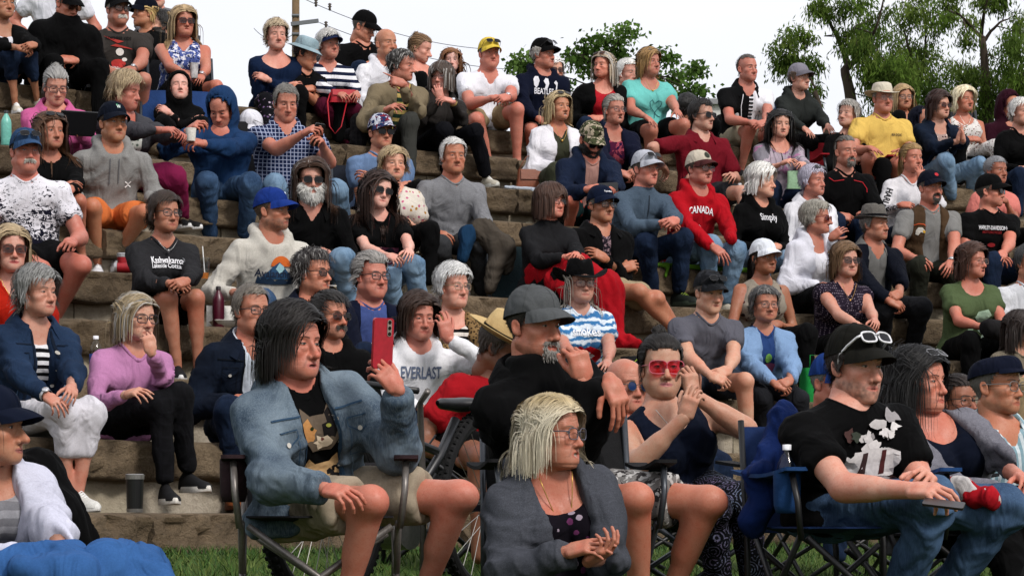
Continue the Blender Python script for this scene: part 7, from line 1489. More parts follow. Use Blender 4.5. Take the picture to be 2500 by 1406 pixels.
PE['e2'] = P('man in blue cap and white t-shirt printed with palm trees and houses', (72, 366), yaw=26, by=12, lean=10, skin='red', bulk=1.16, belly=.06, fat=.7, hair=('buzz', '#77716b'), hat=('cap', f('#2c4a72', 'denim', '#3f5f88')), gl=('brown', '#222', 'cap'), fac=('moustache', '#b8b2a8'), top=T(f('#dcdae2', 'palms', '#1c1c30', sc=.8)), pants=('shorts', BLK), lw=(25, 640, .3), rw=(176, 590, .25), lh='relax', rh='fist', kn=((100, 660), (198, 648)), an=((110, 740), (150, 745)), foot='bare', q=1, age=.8)
PE['e3'] = P('man in navy W cap and grey hoodie with orange shorts', (289, 297), yaw=32, by=18, lean=14, skin='tan', hair=('buzz', '#4a3c30'), hat=('cap', f('#121a2c'), None, [('t', 'W', .035, '#cfe0d8', 0, .095), ('p', oval(0, 0, .5, .3), .018, '#2e7a54', -.01, .108)]), stub=.35, top=T(f('#8d8c8a', 'marl', '#a3a2a0'), 'long', 'hood', hood=1), pants=('shorts', f('#d0713c')), arms='down', lw=(205, 480, .22), rw=(358, 478, .22), lh='none', rh='none', kn=((225, 506), (352, 520)), an=((235, 620), (300, 600)), shoes=('#cfcfd4', '#e0e0e0', '#fff'), pr=[('l', [(-.03 + .1, -.20), (-.01 + .1, -.215), (.01 + .1, -.20)], .0, 0, .007, '#eee'), ('l', [(-.03 + .1, -.235), (-.01 + .1, -.22), (.01 + .1, -.235)], .0, 0, .007, '#eee'), ('l', [(-.028, -.06), (-.03, -.22)], 0, 0, .006, '#5d5d60'), ('l', [(.028, -.06), (.026, -.21)], 0, 0, .006, '#5d5d60')], q=1, age=.5)
PE['e4'] = P('woman with tousled blond hair in grey cardigan and magenta trousers reaching sideways', (332, 226), yaw=66, pitch=10, by=42, lean=8, sex='f', bulk=1.18, bust=.6, skin='red', fat=.6, hair=('pixie', '#a89474', dict(L=.085, sh=.032)), top=T(f('#cfd2cc', 'dots', '#6f7f74', sc=2), 'short', 'scoop'), jk=J(f('#4c4c52', 'marl', '#5a5a60'), (.04, .07, .10)), pants=('long', f('#8c2250')), lw=(428, 322, .42), rw=(438, 330, .30), lh='hold', rh='hold', kn=((402, 425), (428, 432)), an=((425, 500), (440, 500)), shoes=SB, q=0, age=.7)
PE['e5'] = P('man in blue hoodie with hood up opening a cup', (532, 277), 6, yaw=-12, pitch=30, by=8, lean=16, skin='red', bulk=1.06, hair=('short', '#3a3028'), stub=.4, top=dict(f=f('#22426e'), sl='long', neck='hood', hood=2, hem=.18), pants=('long', JN), lw=(462, 318, .40, .8), rw=(492, 350, .42, .5), lh='hold', rh='hold', kn=((505, 446), (612, 448)), an=((512, 560), (600, 560)), shoes=('#2a2a2c', '#555', None), q=1, smile=1)
PE['e6'] = P('grey-haired man in blue checked shirt looking at a phone', (704, 255), yaw=18, pitch=14, by=14, lean=8, skin='red', bulk=1.14, belly=.05, fat=.6, hair=('short', '#7c7872', dict(rec=.35, L=.03)), top=T(f('#1d2c56', 'check', '#a4aecb'), 'short', 'open', collar=1), pants=('long', JL), lw=(742, 326, .40), rw=(786, 352, .36), lh='hold', rh='hold', kn=((672, 452), (822, 462)), an=((690, 560), (838, 560)), q=1, age=.7)
PE['e7'] = P('man in patterned cap and sunglasses in pale blue t-shirt with folded arms', (941, 320), 6, yaw=26, by=16, lean=6, skin='tan', hair=('buzz', '#3a302a'), hat=('cap', f('#2a3c6c', 'camo', '#c8ccd8', '#8a2a38')), gl=('sun', '#121212'), top=T(f('#6d87ad')), pants=('long', BK), arms='cross', q=0, age=.6)
PE['e8'] = P('woman with short blond hair and pink flowered top', (968, 398), 5, yaw=18, by=14, lean=6, sex='f', skin='fair', hair=('pixie', '#b39c78', dict(sh=.024, L=.085, bangs=.05)), top=T(f('#d8d0c4', 'floral', '#c66a8a', '#b8843c', sc=.9), 'short', 'v'), pants=('long', BK), mouth=.2, q=0, age=.9)
PE['e9'] = P('white-haired man in grey crew-neck sweatshirt and grey jeans', (1115, 379), yaw=18, by=20, lean=14, skin='tan', hair=('short', '#cfcdca', dict(rec=.4)), top=T(f('#838489', 'marl', '#999a9e'), 'long'), pants=('long', f('#3e3f42', 'denim', '#55575b')), arms='down', lw=(1062, 570, .28), rw=(1160, 560, .30), lh='relax', rh='none', kn=((1072, 600), (1165, 592)), an=((1095, 690), (1175, 690)), foot=None, q=1, age=1)
PE['f0'] = P('bearded man with long brown hair and sunglasses in black shirt', (764, 437), yaw=12, by=16, lean=16, skin='fair', hair=('wavy', '#4a3122', dict(zend=-.25, L=.36, sh=.03, grey=.05)), gl=('sun', '#101010'), fac=('long', '#cfcdc8'), top=T(BK, 'long', 'open', collar=1), pants=('long', JL), arms='lap', kn=((745, 640), (838, 632)), an=((760, 720), (850, 730)), q=1, age=.6)
PE['f1'] = P('young person with long brown hair and sunglasses in black band t-shirt', (937, 464), yaw=24, roll=10, by=18, lean=12, sex='f', bust=.1, skin='pale', hair=('wavy', '#3c2820', dict(zend=-.30)), gl=('sun', '#1a1510'), top=T(BK), pants=('long', JL), lw=(950, 625, .42), rw=(1000, 615, .42), lh='hold', rh='relax', kn=((955, 680), (1010, 648)), an=((965, 790), (1030, 770)),
  pr=[('p', [(-.11, -.20), (.11, -.20), (.11, -.38), (-.11, -.38)], 0, 0, '#5a2a3c'), ('p', [(-.018, -.20), (.018, -.20), (.018, -.38), (-.018, -.38)], 0, 0, '#a08a94'), ('p', [(-.11, -.275), (.11, -.275), (.11, -.305), (-.11, -.305)], 0, 0, '#a08a94'), ('p', oval(-.06, -.25, .03, .045), 0, 0, '#1a1520'), ('p', oval(.055, -.25, .035, .05), 0, 0, '#1a1520'), ('p', oval(-.06, -.345, .03, .03), 0, 0, '#2a2030'), ('p', oval(.06, -.345, .03, .03), 0, 0, '#2a2030')], q=1, age=0)
PE['f2'] = P('man in blue cap and cream hoodie with mountain print looking right', (694, 513), yaw=62, by=26, lean=12, skin='tan', hair=('buzz', '#5a4a3c'), hat=('cap', f('#1c3a8c'), None, [('p', [(-.5, 0), (-.1, .3), (.3, .35), (.55, .1), (.2, 0), (.1, -.2), (-.15, -.05)], .035, '#c8d4ec', .02, .10)]), stub=.8, top=T(f('#c2beb4', 'marl', '#d2cec6'), 'long', 'hood', hood=1), pants=('long', JN), arms='down', lw=(575, 715, .3), rw=(735, 735, .36), lh='relax', rh='relax',
  pr=[('p', oval(.03, -.235, .06, .06, 14, 0, 180), 0, 0.10, '#c8642c'), ('p', [(-.08, -.30), (-.02, -.24), (.02, -.21), (.05, -.235), (.10, -.29), (.13, -.31), (-.10, -.31)], 0, 0.10, '#2a4a6a'), ('p', [(.02, -.215), (.0, -.25), (.025, -.245), (.03, -.28), (.055, -.25), (.05, -.235)], 0, 0.10, '#9cc4cc'), ('p', [(-.11, -.34), (-.10, -.29), (-.085, -.315), (-.07, -.28), (-.05, -.315), (-.03, -.30), (.0, -.32), (.04, -.305), (.08, -.32), (.12, -.29), (.14, -.34)], 0, 0.10, '#1c2c40'), ('t', 'Avalanche', -.01, -.265, .215, '#232a3c', 1.2)], q=1, age=.5)
PE['f3'] = P('woman with short brown hair and glasses in lettered charcoal sweatshirt with bare legs', (418, 518), yaw=34, by=24, lean=12, sex='f', bulk=1.04, skin='tan', hair=('pixie', '#3c2c22', dict(sh=.022, L=.07, bangs=.05)), gl=('clear', '#141214', 'face', 1.0, .0022), top=T(f('#303033', 'marl', '#3d3d41'), 'long'), pants=('shorts', BK), lw=(418, 692, .42), rw=(455, 690, .42), kn=((412, 728), (478, 728)), an=((432, 893), (484, 893)), shoes=('#17171a', '#dcdcdc', None), pr=[('t', 'Kashwakamak', -.005, -.150, .20, '#e6e6ea', 1.3), ('t', 'Lakeside Cottages', -.005, -.195, .20, '#e6e6ea', 1.2)], q=1, age=.6)
PE['f4'] = P('woman with blond-grey hair, glasses and red lipstick in red top', (34, 606), yaw=20, by=16, sex='f', lean=6, skin='fair', hair=('lob', '#b09a78', dict(zend=-.15)), gl=('brown', '#5a2a1e', 'face', 1.12, .0022), top=T(f('#b3200f'), 'long', 'v'), pants=('long', JL), lip='#a02a34', smile=.5, q=1, age=.6)
PE['f5'] = P('grey-haired woman in dark denim jacket and rolled white trousers', (118, 712), yaw=50, by=32, lean=10, sex='f', bulk=1.05, skin='fair', hair=('pixie', '#8f8f8d', dict(sh=.026, L=.085, bangs=.05)), top=T(f('#dcdce0', 'stripes', '#17171c', sc=.7), 'short', 'scoop'), jk=J(f('#1c2c46', 'denim', '#30486a'), (.03, .035, .045), collar=1), pants=('crop', f('#d6d4dc'), .013), lw=(120, 972, .42), rw=(178, 968, .42), lh='relax', rh='relax', kn=((158, 1005), (222, 1005)), an=((160, 1190), (190, 1205)), shoes=SW, jpr=DJ('#0f1826', '#3a506a'), q=1, age=.7, smile=.4)
PE['f6'] = P('woman with straight blond-grey hair and glasses in pink sweater, chin on hand', (356, 776), yaw=42, pitch=4, by=32, lean=20, sex='f', skin='fair', hair=('lob', '#9c8a6c', dict(zend=-.11, grey=.15)), gl=('clear', '#2a2430', 'face', 1.1, .0024), top=T(f('#bd82ae'), 'long'), pants=('long', f('#17171b', 'check', '#1c1c21', sc=2.2), .010), lw=(312, 962, .40), rw=(368, 858, .36), lh='drape', rh=('fist', (-.2, -.1, 1), (.3, -1, .1)), kn=((390, 990), (438, 968)), an=((405, 1195), (458, 1150)), shoes=('#161618', '#d8d4cc', None), q=1, age=.9)
PE['f7'] = P('man with dark-rimmed glasses in dark denim jacket over white shirt', (634, 756), yaw=36, by=22, lean=12, skin='red', hair=('short', '#7c746a', dict(rec=.3)), gl=('clear', '#121214', 'face', 1.0, .0024), top=T(f('#c8d2de'), neck='open', collar=(('#d2dae4',))), jk=J(f('#141c2c', 'denim', '#1f2c42'), (.045, .05, .07), collar=1), pants=('long', JD), arms='lap', kn=((560, 1000), (640, 1010)), an=((568, 1185), (640, 1190)), shoes=('#7a4220', '#5c3420', '#a86a3a'), jpr=DJ('#070b12', '#1c2638'), q=1, age=.8)
PE['f8'] = P('man with curly dark hair and glasses sucking a lollipop', (792, 664), 2, yaw=52, by=22, lean=12, skin='red', hair=('curly', '#3a3432', dict(grey=.08)), gl=('grey', '#151515', 'face', 1.0, .0024), stub=.4, top=T(BK), jk=J(f('#1a2036'), (.04, .04, .05), collar=1), pants=('long', JD), q=1, age=.6)
PE['f9'] = P('older man with swept grey hair and glasses in navy and white jacket', (926, 672), 2, yaw=38, by=24, lean=10, skin='red', bulk=1.12, fat=.7, hair=('short', '#9a9692', dict(comb='back', L=.07, sh=.022)), gl=('clear', '#151515', 'face', 1.05, .0026), top=T(f('#4a5c98')), jk=J(f('#151d38'), (.07, .08, .09), neck='open'), pants=('long', JD), pr=[('p', [(-.04, -.26), (-.01, -.20), (.01, -.24), (.04, -.18), (.05, -.25), (.075, -.22), (.07, -.27)], 0, 0, '#d4dcec')], q=1, age=1)
PE['g0'] = P('man with dark fringe, tinted glasses and goatee in black hoodie', (830, 770), yaw=44, by=22, lean=8, skin='red', hair=('short', '#2c2826', dict(comb='fwd', L=.055, sh=.022)), gl=('brown', '#151515'), fac=('moustache', '#4a423c'), stub=.6, top=T(BK, 'long', 'hood', hood=1), pants=('long', JD), q=1, age=.8)
PE['g1'] = P('man with long brown hair in white hoodie with grey block lettering touching his hair', (1036, 776), yaw=22, pitch=4, by=16, lean=12, skin='red', hair=('shag', '#3a2418', dict(zend=-.12, L=.24, sh=.032)), top=T(f('#dedee2'), 'long', 'hood', hood=1), pants=('long', JD), lw=(1030, 1000, .40), rw=(1092, 825, .20, .9), lh='relax', rh=('relax', (-.2, -.1, 1), (.3, -1, .1)), kn=((1000, 1030), (1080, 1020)), an=((985, 1150), (1090, 1150)), pr=[('t', 'EVERLAST', .0, -.17, .22, '#5a647a', 1.75)], q=1, age=.7, mouth=.1)
PE['g2'] = P('white-haired woman in leopard jacket and striped top', (1126, 698), yaw=38, by=20, lean=8, sex='f', bulk=1.08, bust=.6, skin='fair', fat=.4, hair=('pixie', '#d0d0cf', dict(sh=.03)), gl=('clear', '#a08a70'), top=T(f('#e0d8d0', 'stripes', '#141416', sc=.8), 'short', 'scoop'), jk=J(f('#94764e', 'leopard', '#15100c', '#6a4828', sc=.62), (.05, .07, .08)), pants=('long', BK), lw=(1155, 905, .4), rw=(1180, 905, .4), q=1, age=1)
# --- middle and right
PE['h0'] = P('woman with straight brown bob and glasses in charcoal pullover', (1364, 490), yaw=42, by=26, lean=8, sex='f', skin='red', hair=('bob', '#4b2e1f', dict(zend=-.105)), gl=('clear', '#3a2a22'), top=T(f('#2a2a2d'), 'long', 'turtle'), pants=('long', BK), lw=(1382, 628, .40), rw=(1408, 622, .40), lh='relax', rh='relax', kn=((1370, 680), (1430, 690)), q=1, age=.7)
PE['h1'] = P('man in navy cap and glasses in black jacket with folded arms and khaki shorts', (1484, 498), yaw=32, by=28, lean=-2, skin='tan', hair=('buzz', '#8a847c'), hat=('cap', f('#14203c'), None, [('t', 'TaylorMade', .075, '#e8e8ee', .0, .085)]), gl=('clear', '#151515', 'face', 1.0, .0024), top=T(f('#2a2430', 'blot', '#9a8088', '#151218', sc=.4), neck='open', collar=1), jk=J(BK, (.03, .03, .02), collar=1), pants=('shorts', f('#a8977a')), arms='cross', kn=((1560, 712), (1602, 728)), an=((1640, 800), (1650, 800)), foot='bare', q=1, age=.8)
PE['h2'] = P('man in white cap and blue-grey quarter-zip pullover rubbing his hands', (1594, 410), yaw=38, by=30, lean=18, skin='red', hair=('buzz', '#77716b'), hat=('cap', f('#b9bcc6')), gl=('sun', '#3a302a', 'cap'), top=T(f('#4f6072', 'marl', '#5f7184'), 'long', 'turtle'), pants=('long', JD), lw=(1620, 545, .40), rw=(1652, 540, .42), kn=((1580, 590), (1668, 582)), an=((1590, 700), (1658, 702)), shoes=('#1c221e', '#3a4438', '#8aa040'), pr=[('l', [(.0, -.02), (.0, -.17)], 0, 0, .006, '#22262c')], q=1, age=.8)
PE['h3'] = P('man in trucker cap and glasses in red CANADA hoodie', (1726, 410), yaw=38, by=26, lean=16, skin='red', hair=('buzz', '#5a4c42'), hat=('cap', f('#c9bfae'), f('#5c3030'), [('p', oval(0, 0, 1, .75), .03, '#33372f', 0, .095)]), gl=('clear', '#2a2a2a'), top=T(f('#b3101e'), 'long', 'hood', hood=1), pants=('long', JL), lw=(1752, 615, .40), rw=(1790, 600, .38), lh='drape', rh='none', kn=((1738, 598), (1800, 612)), an=((1722, 720), (1770, 730)), shoes=('#b8b0a0', '#d8d4c8', None), pr=[('t', 'CANADA', -.012, -.19, .205, '#ececf0', 1.45, .02), ('l', [(-.012 + x * .034, -.275 + y * .04) for x, y in ((0, -1), (.1, -.35), (.7, -.3), (.6, -.05), (1, .25), (.6, .35), (.5, .55), (.25, .35), (.3, .8), (.12, .7), (0, 1), (-.12, .7), (-.3, .8), (-.25, .35), (-.5, .55), (-.6, .35), (-1, .25), (-.6, -.05), (-.7, -.3), (-.1, -.35), (0, -1))], 0, 0, .004, '#ececf0')], q=1, mouth=.15, age=.6)
PE['h4'] = P('black-bearded man in camouflage cap and navy hoodie looking at a phone', (1454, 352), yaw=28, pitch=30, by=20, lean=22, skin='red', hair=('buzz', '#1c1614'), hat=('cap', f('#5c6244', 'camo', '#b8aa94', '#33301f')), gl=('sun', '#121212'), fac=('beard', '#15100e'), top=T(f('#b58a80'), neck='crew'), jk=J(f('#1b2740', 'marl', '#243250'), (.045, .05, .06), neck='hood', hood=1), pants=('shorts', f('#1d3a3c', 'floral', '#b04a3c', '#7a2a2c', sc=1.4)), lw=(1436, 462, .42), rw=(1498, 462, .42), lh='hold', rh='hold', kn=((1395, 490), (1475, 500)), an=((1390, 545), (1480, 560)), foot='bare', q=1, age=.3)
PE['h5'] = P('blonde woman in white cardigan over olive dress with mouth open', (1378, 258), yaw=34, by=26, lean=10, sex='f', skin='tan', hair=('lob', '#bca67e', dict(zend=-.15, bangs=.04)), gl=('sun', '#4a3a2a', 'head'), top=T(f('#4b4e3c'), 'none', 'v'), jk=J(f('#dedce2'), (.055, .055, .06)), pants=('wide', f('#4b4e3c')), mouth=.7, q=0, age=.6)
PE['h6'] = P('woman with grey braids and glasses in navy zip hoodie over printed purple top', (1512, 266), yaw=30, by=20, lean=14, sex='f', bulk=1.12, skin='red', hair=('bun', '#a8a49c', dict(knot=(.04, .09, -.06), tail=.1)), gl=('clear', '#3a3230'), top=T(f('#5a1c3e', 'blot', '#a84a5a', '#3c1a4a', sc=1.5), neck='scoop'), jk=J(f('#171c36'), (.04, .07, .09)), pants=('shorts', BLK), lw=(1520, 425, .40), rw=(1560, 425, .40), mouth=.6, q=0, age=.8, pr=())
PE['h7'] = P('dark-haired man in sunglasses and maroon button shirt leaning back on his hand', (1732, 280), yaw=46, by=24, lean=-2, skin='fair', bulk=1.08, hair=('short', '#1d1714', dict(sh=.02)), gl=('sun', '#101010', 'face', 1.05, .003), top=T(f('#7c1424'), 'half', 'open', collar=1), pants=('shorts', f('#3a3a3e')), lw=(1618, 405, .05, .4), rw=(1790, 430, .25), lh='relax', rh='relax', kn=((1690, 440), (1810, 470)), q=0, age=.2)
PE['h8'] = P('woman with long black hair in pink and grey sweater holding a pale green purse', (1912, 302), yaw=14, pitch=6, by=16, lean=10, sex='f', skin='fair', bulk=1.06, hair=('long', '#15110f', dict(part=0)), top=T(f('#b3a4b0', 'blot', '#8a868f', '#a9779a', sc=2.6), '3q', 'scoop'), pants=('long', JD), lw=(1912, 398, .42), rw=(1958, 402, .42), lh='relax', rh='relax', smile=.8, mouth=.12, q=0, age=.1)
PE['h9'] = P('woman with wavy white hair in black hoodie looking right', (1882, 442), yaw=56, by=28, lean=10, sex='f', skin='fair', hair=('shag', '#d6d4cf', dict(L=.15, zend=-.10, curl=.3, sh=.03)), top=T(BK, 'long', 'hood', hood=1), pants=('long', JL), arms='lap', pr=[('t', 'Simply', .02, -.16, .14, '#c8c8cc', 1.2)], q=1, age=.8, smile=.4)
PE['i0'] = P('woman with very short silver hair in white jacket talking', (2004, 440), yaw=46, by=24, lean=10, sex='f', skin='red', hair=('pixie', '#b9b4c4', dict(L=.04, sh=.016)), gl=('sun', '#222', 'head'), top=T(f('#dcdce2')), jk=J(f('#d8d8de'), (.03, .03, .04), collar=1), pants=('long', JD), arms='lap', rw=(2020, 590, .40), mouth=.5, q=1, age=.7)
PE['i1'] = P('man with grey ponytail and goatee in black shirt with red piping', (2078, 368), yaw=24, by=18, lean=12, skin='red', bulk=1.1, hair=('pony', '#77726c', dict(rec=.55)), fac=('goatee', '#6c655e'), stub=.4, top=T(BK, 'half', 'crew'), pants=('long', JD), arms='lap', rw=(2130, 520, .3), kn=((2040, 540), (2110, 545)), pr=[('l', [(-.16, -.05), (-.12, -.075), (-.04, -.06)], 0, 0, .006, '#a0242c'), ('l', [(.04, -.06), (.12, -.075), (.15, -.12), (.15, -.35)], 0, 0, .006, '#a0242c')], q=0, age=.7)
PE['i2'] = P('woman with blond ponytail in white top with lettered sleeves, hand at mouth', (2240, 384), yaw=30, by=14, lean=12, sex='f', bulk=1.08, skin='red', hair=('pony', '#a58455', dict(tail=.2)), top=T(f('#dad8dc'), 'long'), pants=('long', JD), rw=(2248, 440, .26, .3), lw=(2200, 500, .35), rh=('relax', (-.1, -.1, 1), (.2, -1, .2)), q=0, age=.4)
PE['i3'] = P('bearded man in navy cap, brown leather vest and grey t-shirt', (2286, 456), yaw=26, by=14, lean=10, skin='red', bulk=1.14, hair=('buzz', '#6c655e'), hat=('cap', f('#141a2c'), None, [('p', oval(0, 0, 1, .6), .022, '#b03038', 0, .095)]), fac=('goatee', '#3a332e'), stub=.3, top=T(f('#8e8d8b'), 'short', 'crew'), jk=dict(f=f('#5c4632'), sl='none', neck='open', open=(.05, .06, .07), strap=1), pants=('long', f('#34362c')), arms='knees', lw=(2238, 632, .36), rw=(2322, 645, .36), lh='relax', rh='relax', jpr=[('p', [(-.135, -.17), (-.12, -.145), (-.09, -.145), (-.07, -.165), (-.075, -.185), (-.10, -.18), (-.115, -.205), (-.135, -.20)], 0, 0, '#c8c4ba'), ('p', [(-.085, -.165), (-.062, -.17), (-.066, -.19), (-.085, -.178)], 0, 0, '#c89a30'), ('l', [(-.15, -.13), (-.12, -.118), (-.08, -.12), (-.055, -.135)], 0, 0, .008, '#b8502c')], kn=((2245, 650), (2330, 668)), an=((2240, 770), (2325, 770)), q=1, age=.7)
PE['i4'] = P('man in black cap with sunglasses and black t-shirt with white lettering', (2442, 466), yaw=62, by=20, lean=6, skin='red', bulk=1.14, hair=('buzz', '#55504a'), hat=('cap', BK), gl=('sun', '#121212'), stub=.4, top=T(BK), pants=('long', JD), lw=(2425, 628, .36), rw=(2450, 618, .38), lh='relax', rh='relax', pr=[('t', 'HARLEY-DAVIDSON', -.025, -.17, .215, '#dcdce0', 1.8), ('t', 'MOTORCYCLES', -.025, -.215, .15, '#8a2428', 1.2), ('p', oval(-.025, -.26, .03, .016), 0, 0, '#8a2428')], q=1, age=.7)
PE['i5'] = P('person with short grey hair in salmon t-shirt covering mouth', (2448, 415), yaw=34, by=20, sex='f', skin='deep', hair=('buzz', '#8c8c90', dict(sh=.012, L=.025, rec=.05)), top=T(f('#d07a70')), pants=('long', BK), rw=(2455, 490, .28), q=0, age=.6, mouth=.3)
PE['i6'] = P('woman with short grey hair and red glasses in white jacket facing right', (2018, 532), yaw=64, by=34, lean=12, sex='f', bulk=1.08, skin='red', hair=('pixie', '#9c978c', dict(sh=.026)), gl=('brown', '#7a2030', 'face', 1.05), top=T(f('#dadae2'), neck='scoop'), jk=J(f('#d4d4de'), (.05, .06, .08), neck='hood', hood=1), pants=('long', BK), rw=(2030, 580, .34), rh=('relax', (.6, -.2, .5), (0, -.9, .3)), q=1, age=.8)
PE['i7'] = P('man in grey fedora and navy jacket over grey polo shirt', (2158, 546), yaw=44, by=26, lean=16, skin='tan', bulk=1.04, belly=.04, hair=('short', '#77726c'), hat=('fedora', f('#66625e', 'marl', '#8a8680'), f('#1c1c20')), stub=.3, top=T(f('#7e7d7b'), neck='open', collar=1), jk=J(f('#131827'), (.06, .085, .09)), pants=('long', f('#2c2d31')), lw=(2172, 735, .42), rw=(2198, 728, .42), kn=((2160, 755), (2250, 750)), an=((2150, 850), (2228, 850)), shoes=('#2a1c16', '#1c1412', None), q=1, age=.9)
PE['i8'] = P('woman in white cap and beige flowered tank top', (1882, 628), yaw=32, by=20, lean=12, sex='f', skin='deep', hair=('pony', '#2c2018'), hat=('cap', f('#d6dae2')), top=T(f('#a09688', 'floral', '#5a2030', '#2c1c20', sc=1.1), 'none', 'v'), pants=('long', BK), arms='lap', lw=(1830, 850, .3), q=1, age=.8)
PE['i9'] = P('woman with highlighted brown bob and glasses in patterned ruffled blouse', (2078, 634), yaw=22, by=26, lean=12, sex='f', bulk=1.12, bust=.8, skin='fair', fat=.3, hair=('bob', '#7a5c3e', dict(zend=-.115, comb='part', bangs=None)), gl=('grey', '#3a2a2a', 'face', 1.1), top=T(f('#2e2436', 'dots', '#9a8c9c', sc=.9), 'cap', 'v', flare=.02), pants=('long', BK), lw=(2108, 800, .44), rw=(2140, 792, .44), lh='relax', rh='relax', kn=((2080, 850), (2150, 835)), smile=.7, q=1, age=.7)
PE['j0'] = P('woman with short dark grey hair and glasses in light blue fleece jacket', (1878, 742), yaw=16, by=16, lean=10, sex='f', skin='red', hair=('pixie', '#4a4848', dict(grey=.1, L=.055)), gl=('clear', '#5a4038'), top=T(f('#2f4c86')), jk=J(f('#7f9dc4'), (.035, .045, .05)), pants=('long', f('#25262b', 'denim', '#33353b')), lw=(1895, 940, .42), rw=(1930, 938, .42), kn=((1860, 975), (1950, 975)), an=((1865, 1085), (1960, 1085)), pr=[('p', oval(0, -.18, .02, .03), 0, 0, '#6a9a4a'), ('p', oval(.02, -.24, .045, .03), 0, 0, '#8c4a6a'), ('p', oval(.0, -.30, .04, .02), 0, 0, '#c8c4c8')], q=1, age=.7)
PE['j1'] = P('man in dark cap with sunglasses on it in worn grey t-shirt, hands clasped', (1748, 716), yaw=28, pitch=8, by=20, lean=24, skin='fair', hair=('buzz', '#77706a'), hat=('cap', f('#2a2c30', 'blot', '#3a3c42', '#202226')), gl=('sun', '#1c1c1e', 'cap'), top=T(f('#6b6b76'), neck='crew', collar=None), pants=('shorts', f('#3a4250')), lw=(1738, 920, .46), rw=(1775, 922, .46), kn=((1690, 925), (1818, 930)), an=((1700, 1060), (1828, 1085)), shoes=('#1c1c1e', '#9a8a60', '#ddd'), pr=[('p', oval(.02, -.33, .035, .02), 0, 0, '#9a9486')], q=1, age=.8)
PE['j2'] = P('woman with brown hair and glasses in green printed t-shirt looking right', (2396, 636), yaw=46, by=18, lean=8, sex='f', bulk=1.16, bust=.8, skin='red', fat=.3, hair=('bob', '#4a2c1e', dict(zend=-.12, comb='part', bangs=None)), gl=('clear', '#8a6a5a'), top=T(f('#5d6e4a'), 'short', 'scoop'), pants=('long', BK), lw=(2405, 800, .40), rw=(2450, 800, .36), mouth=.5, pr=[('p', [(.0, -.20), (.06, -.18), (.09, -.22), (.05, -.26), (.10, -.30), (.02, -.28), (-.02, -.24)], 0, 0, '#9fb8a0'), ('p', [(.03, -.33), (.12, -.31), (.13, -.38), (.05, -.40), (.07, -.36)], 0, 0, '#a9beaa'), ('p', [(-.04, -.30), (.0, -.31), (-.01, -.35), (-.05, -.34)], 0, 0, '#8aa68c')], q=1, age=.7)
PE['j3'] = P('dark-haired woman in tan jacket at the end of a middle terrace', (2520, 800), 2, yaw=60, by=20, lean=14, sex='f', hair=('lob', '#2a1c16'), top=T(f('#857b6a'), 'long'), pants=('long', KH), q=1, skin='fair')
PE['j4'] = P('person in white shirt at the end of the terrace beside green t-shirt', (2530, 640), yaw=30, by=10, top=T(f('#d4d6dc')), pants=('long', JD), q=0, hair=('short', '#444'), bulk=1.1)
PE['j5'] = P('woman in black cowboy hat and blue tie-dye t-shirt with red lips logo', (1428, 690), yaw=18, by=18, lean=10, sex='f', bulk=1.16, bust=.7, skin='fair', fat=.5, hair=('long', '#b8b0a4', dict(n=240, L=.34)), hat=('cowboy', BK), gl=('clear', '#6a2a2a', 'face', 1.1, .0022), top=T(f('#3f7cb4', 'tiedye', '#d4dfea')), pants=('long', BK), lw=(1440, 900, .40), rw=(1485, 890, .40), lh='relax', rh='relax',
  pr=[('t', 'smokes', .0, -.18, .17, '#e6e8ee', 1.2), ('p', [(-.13, -.29), (-.09, -.235), (-.03, -.215), (.0, -.232), (.03, -.215), (.09, -.235), (.13, -.29), (.07, -.34), (.04, -.40), (-.02, -.42), (-.05, -.36)], 0, 0, '#b8141e'), ('p', [(-.07, -.27), (-.03, -.25), (.03, -.25), (.075, -.275), (.05, -.295), (-.04, -.292)], 0, 0, '#ececf0'), ('p', oval(.0, -.315, .05, .018), 0, 0, '#1a0a0c'), ('p', oval(.0, -.35, .035, .04), 0, 0, '#d0202c')], q=1, age=.8)
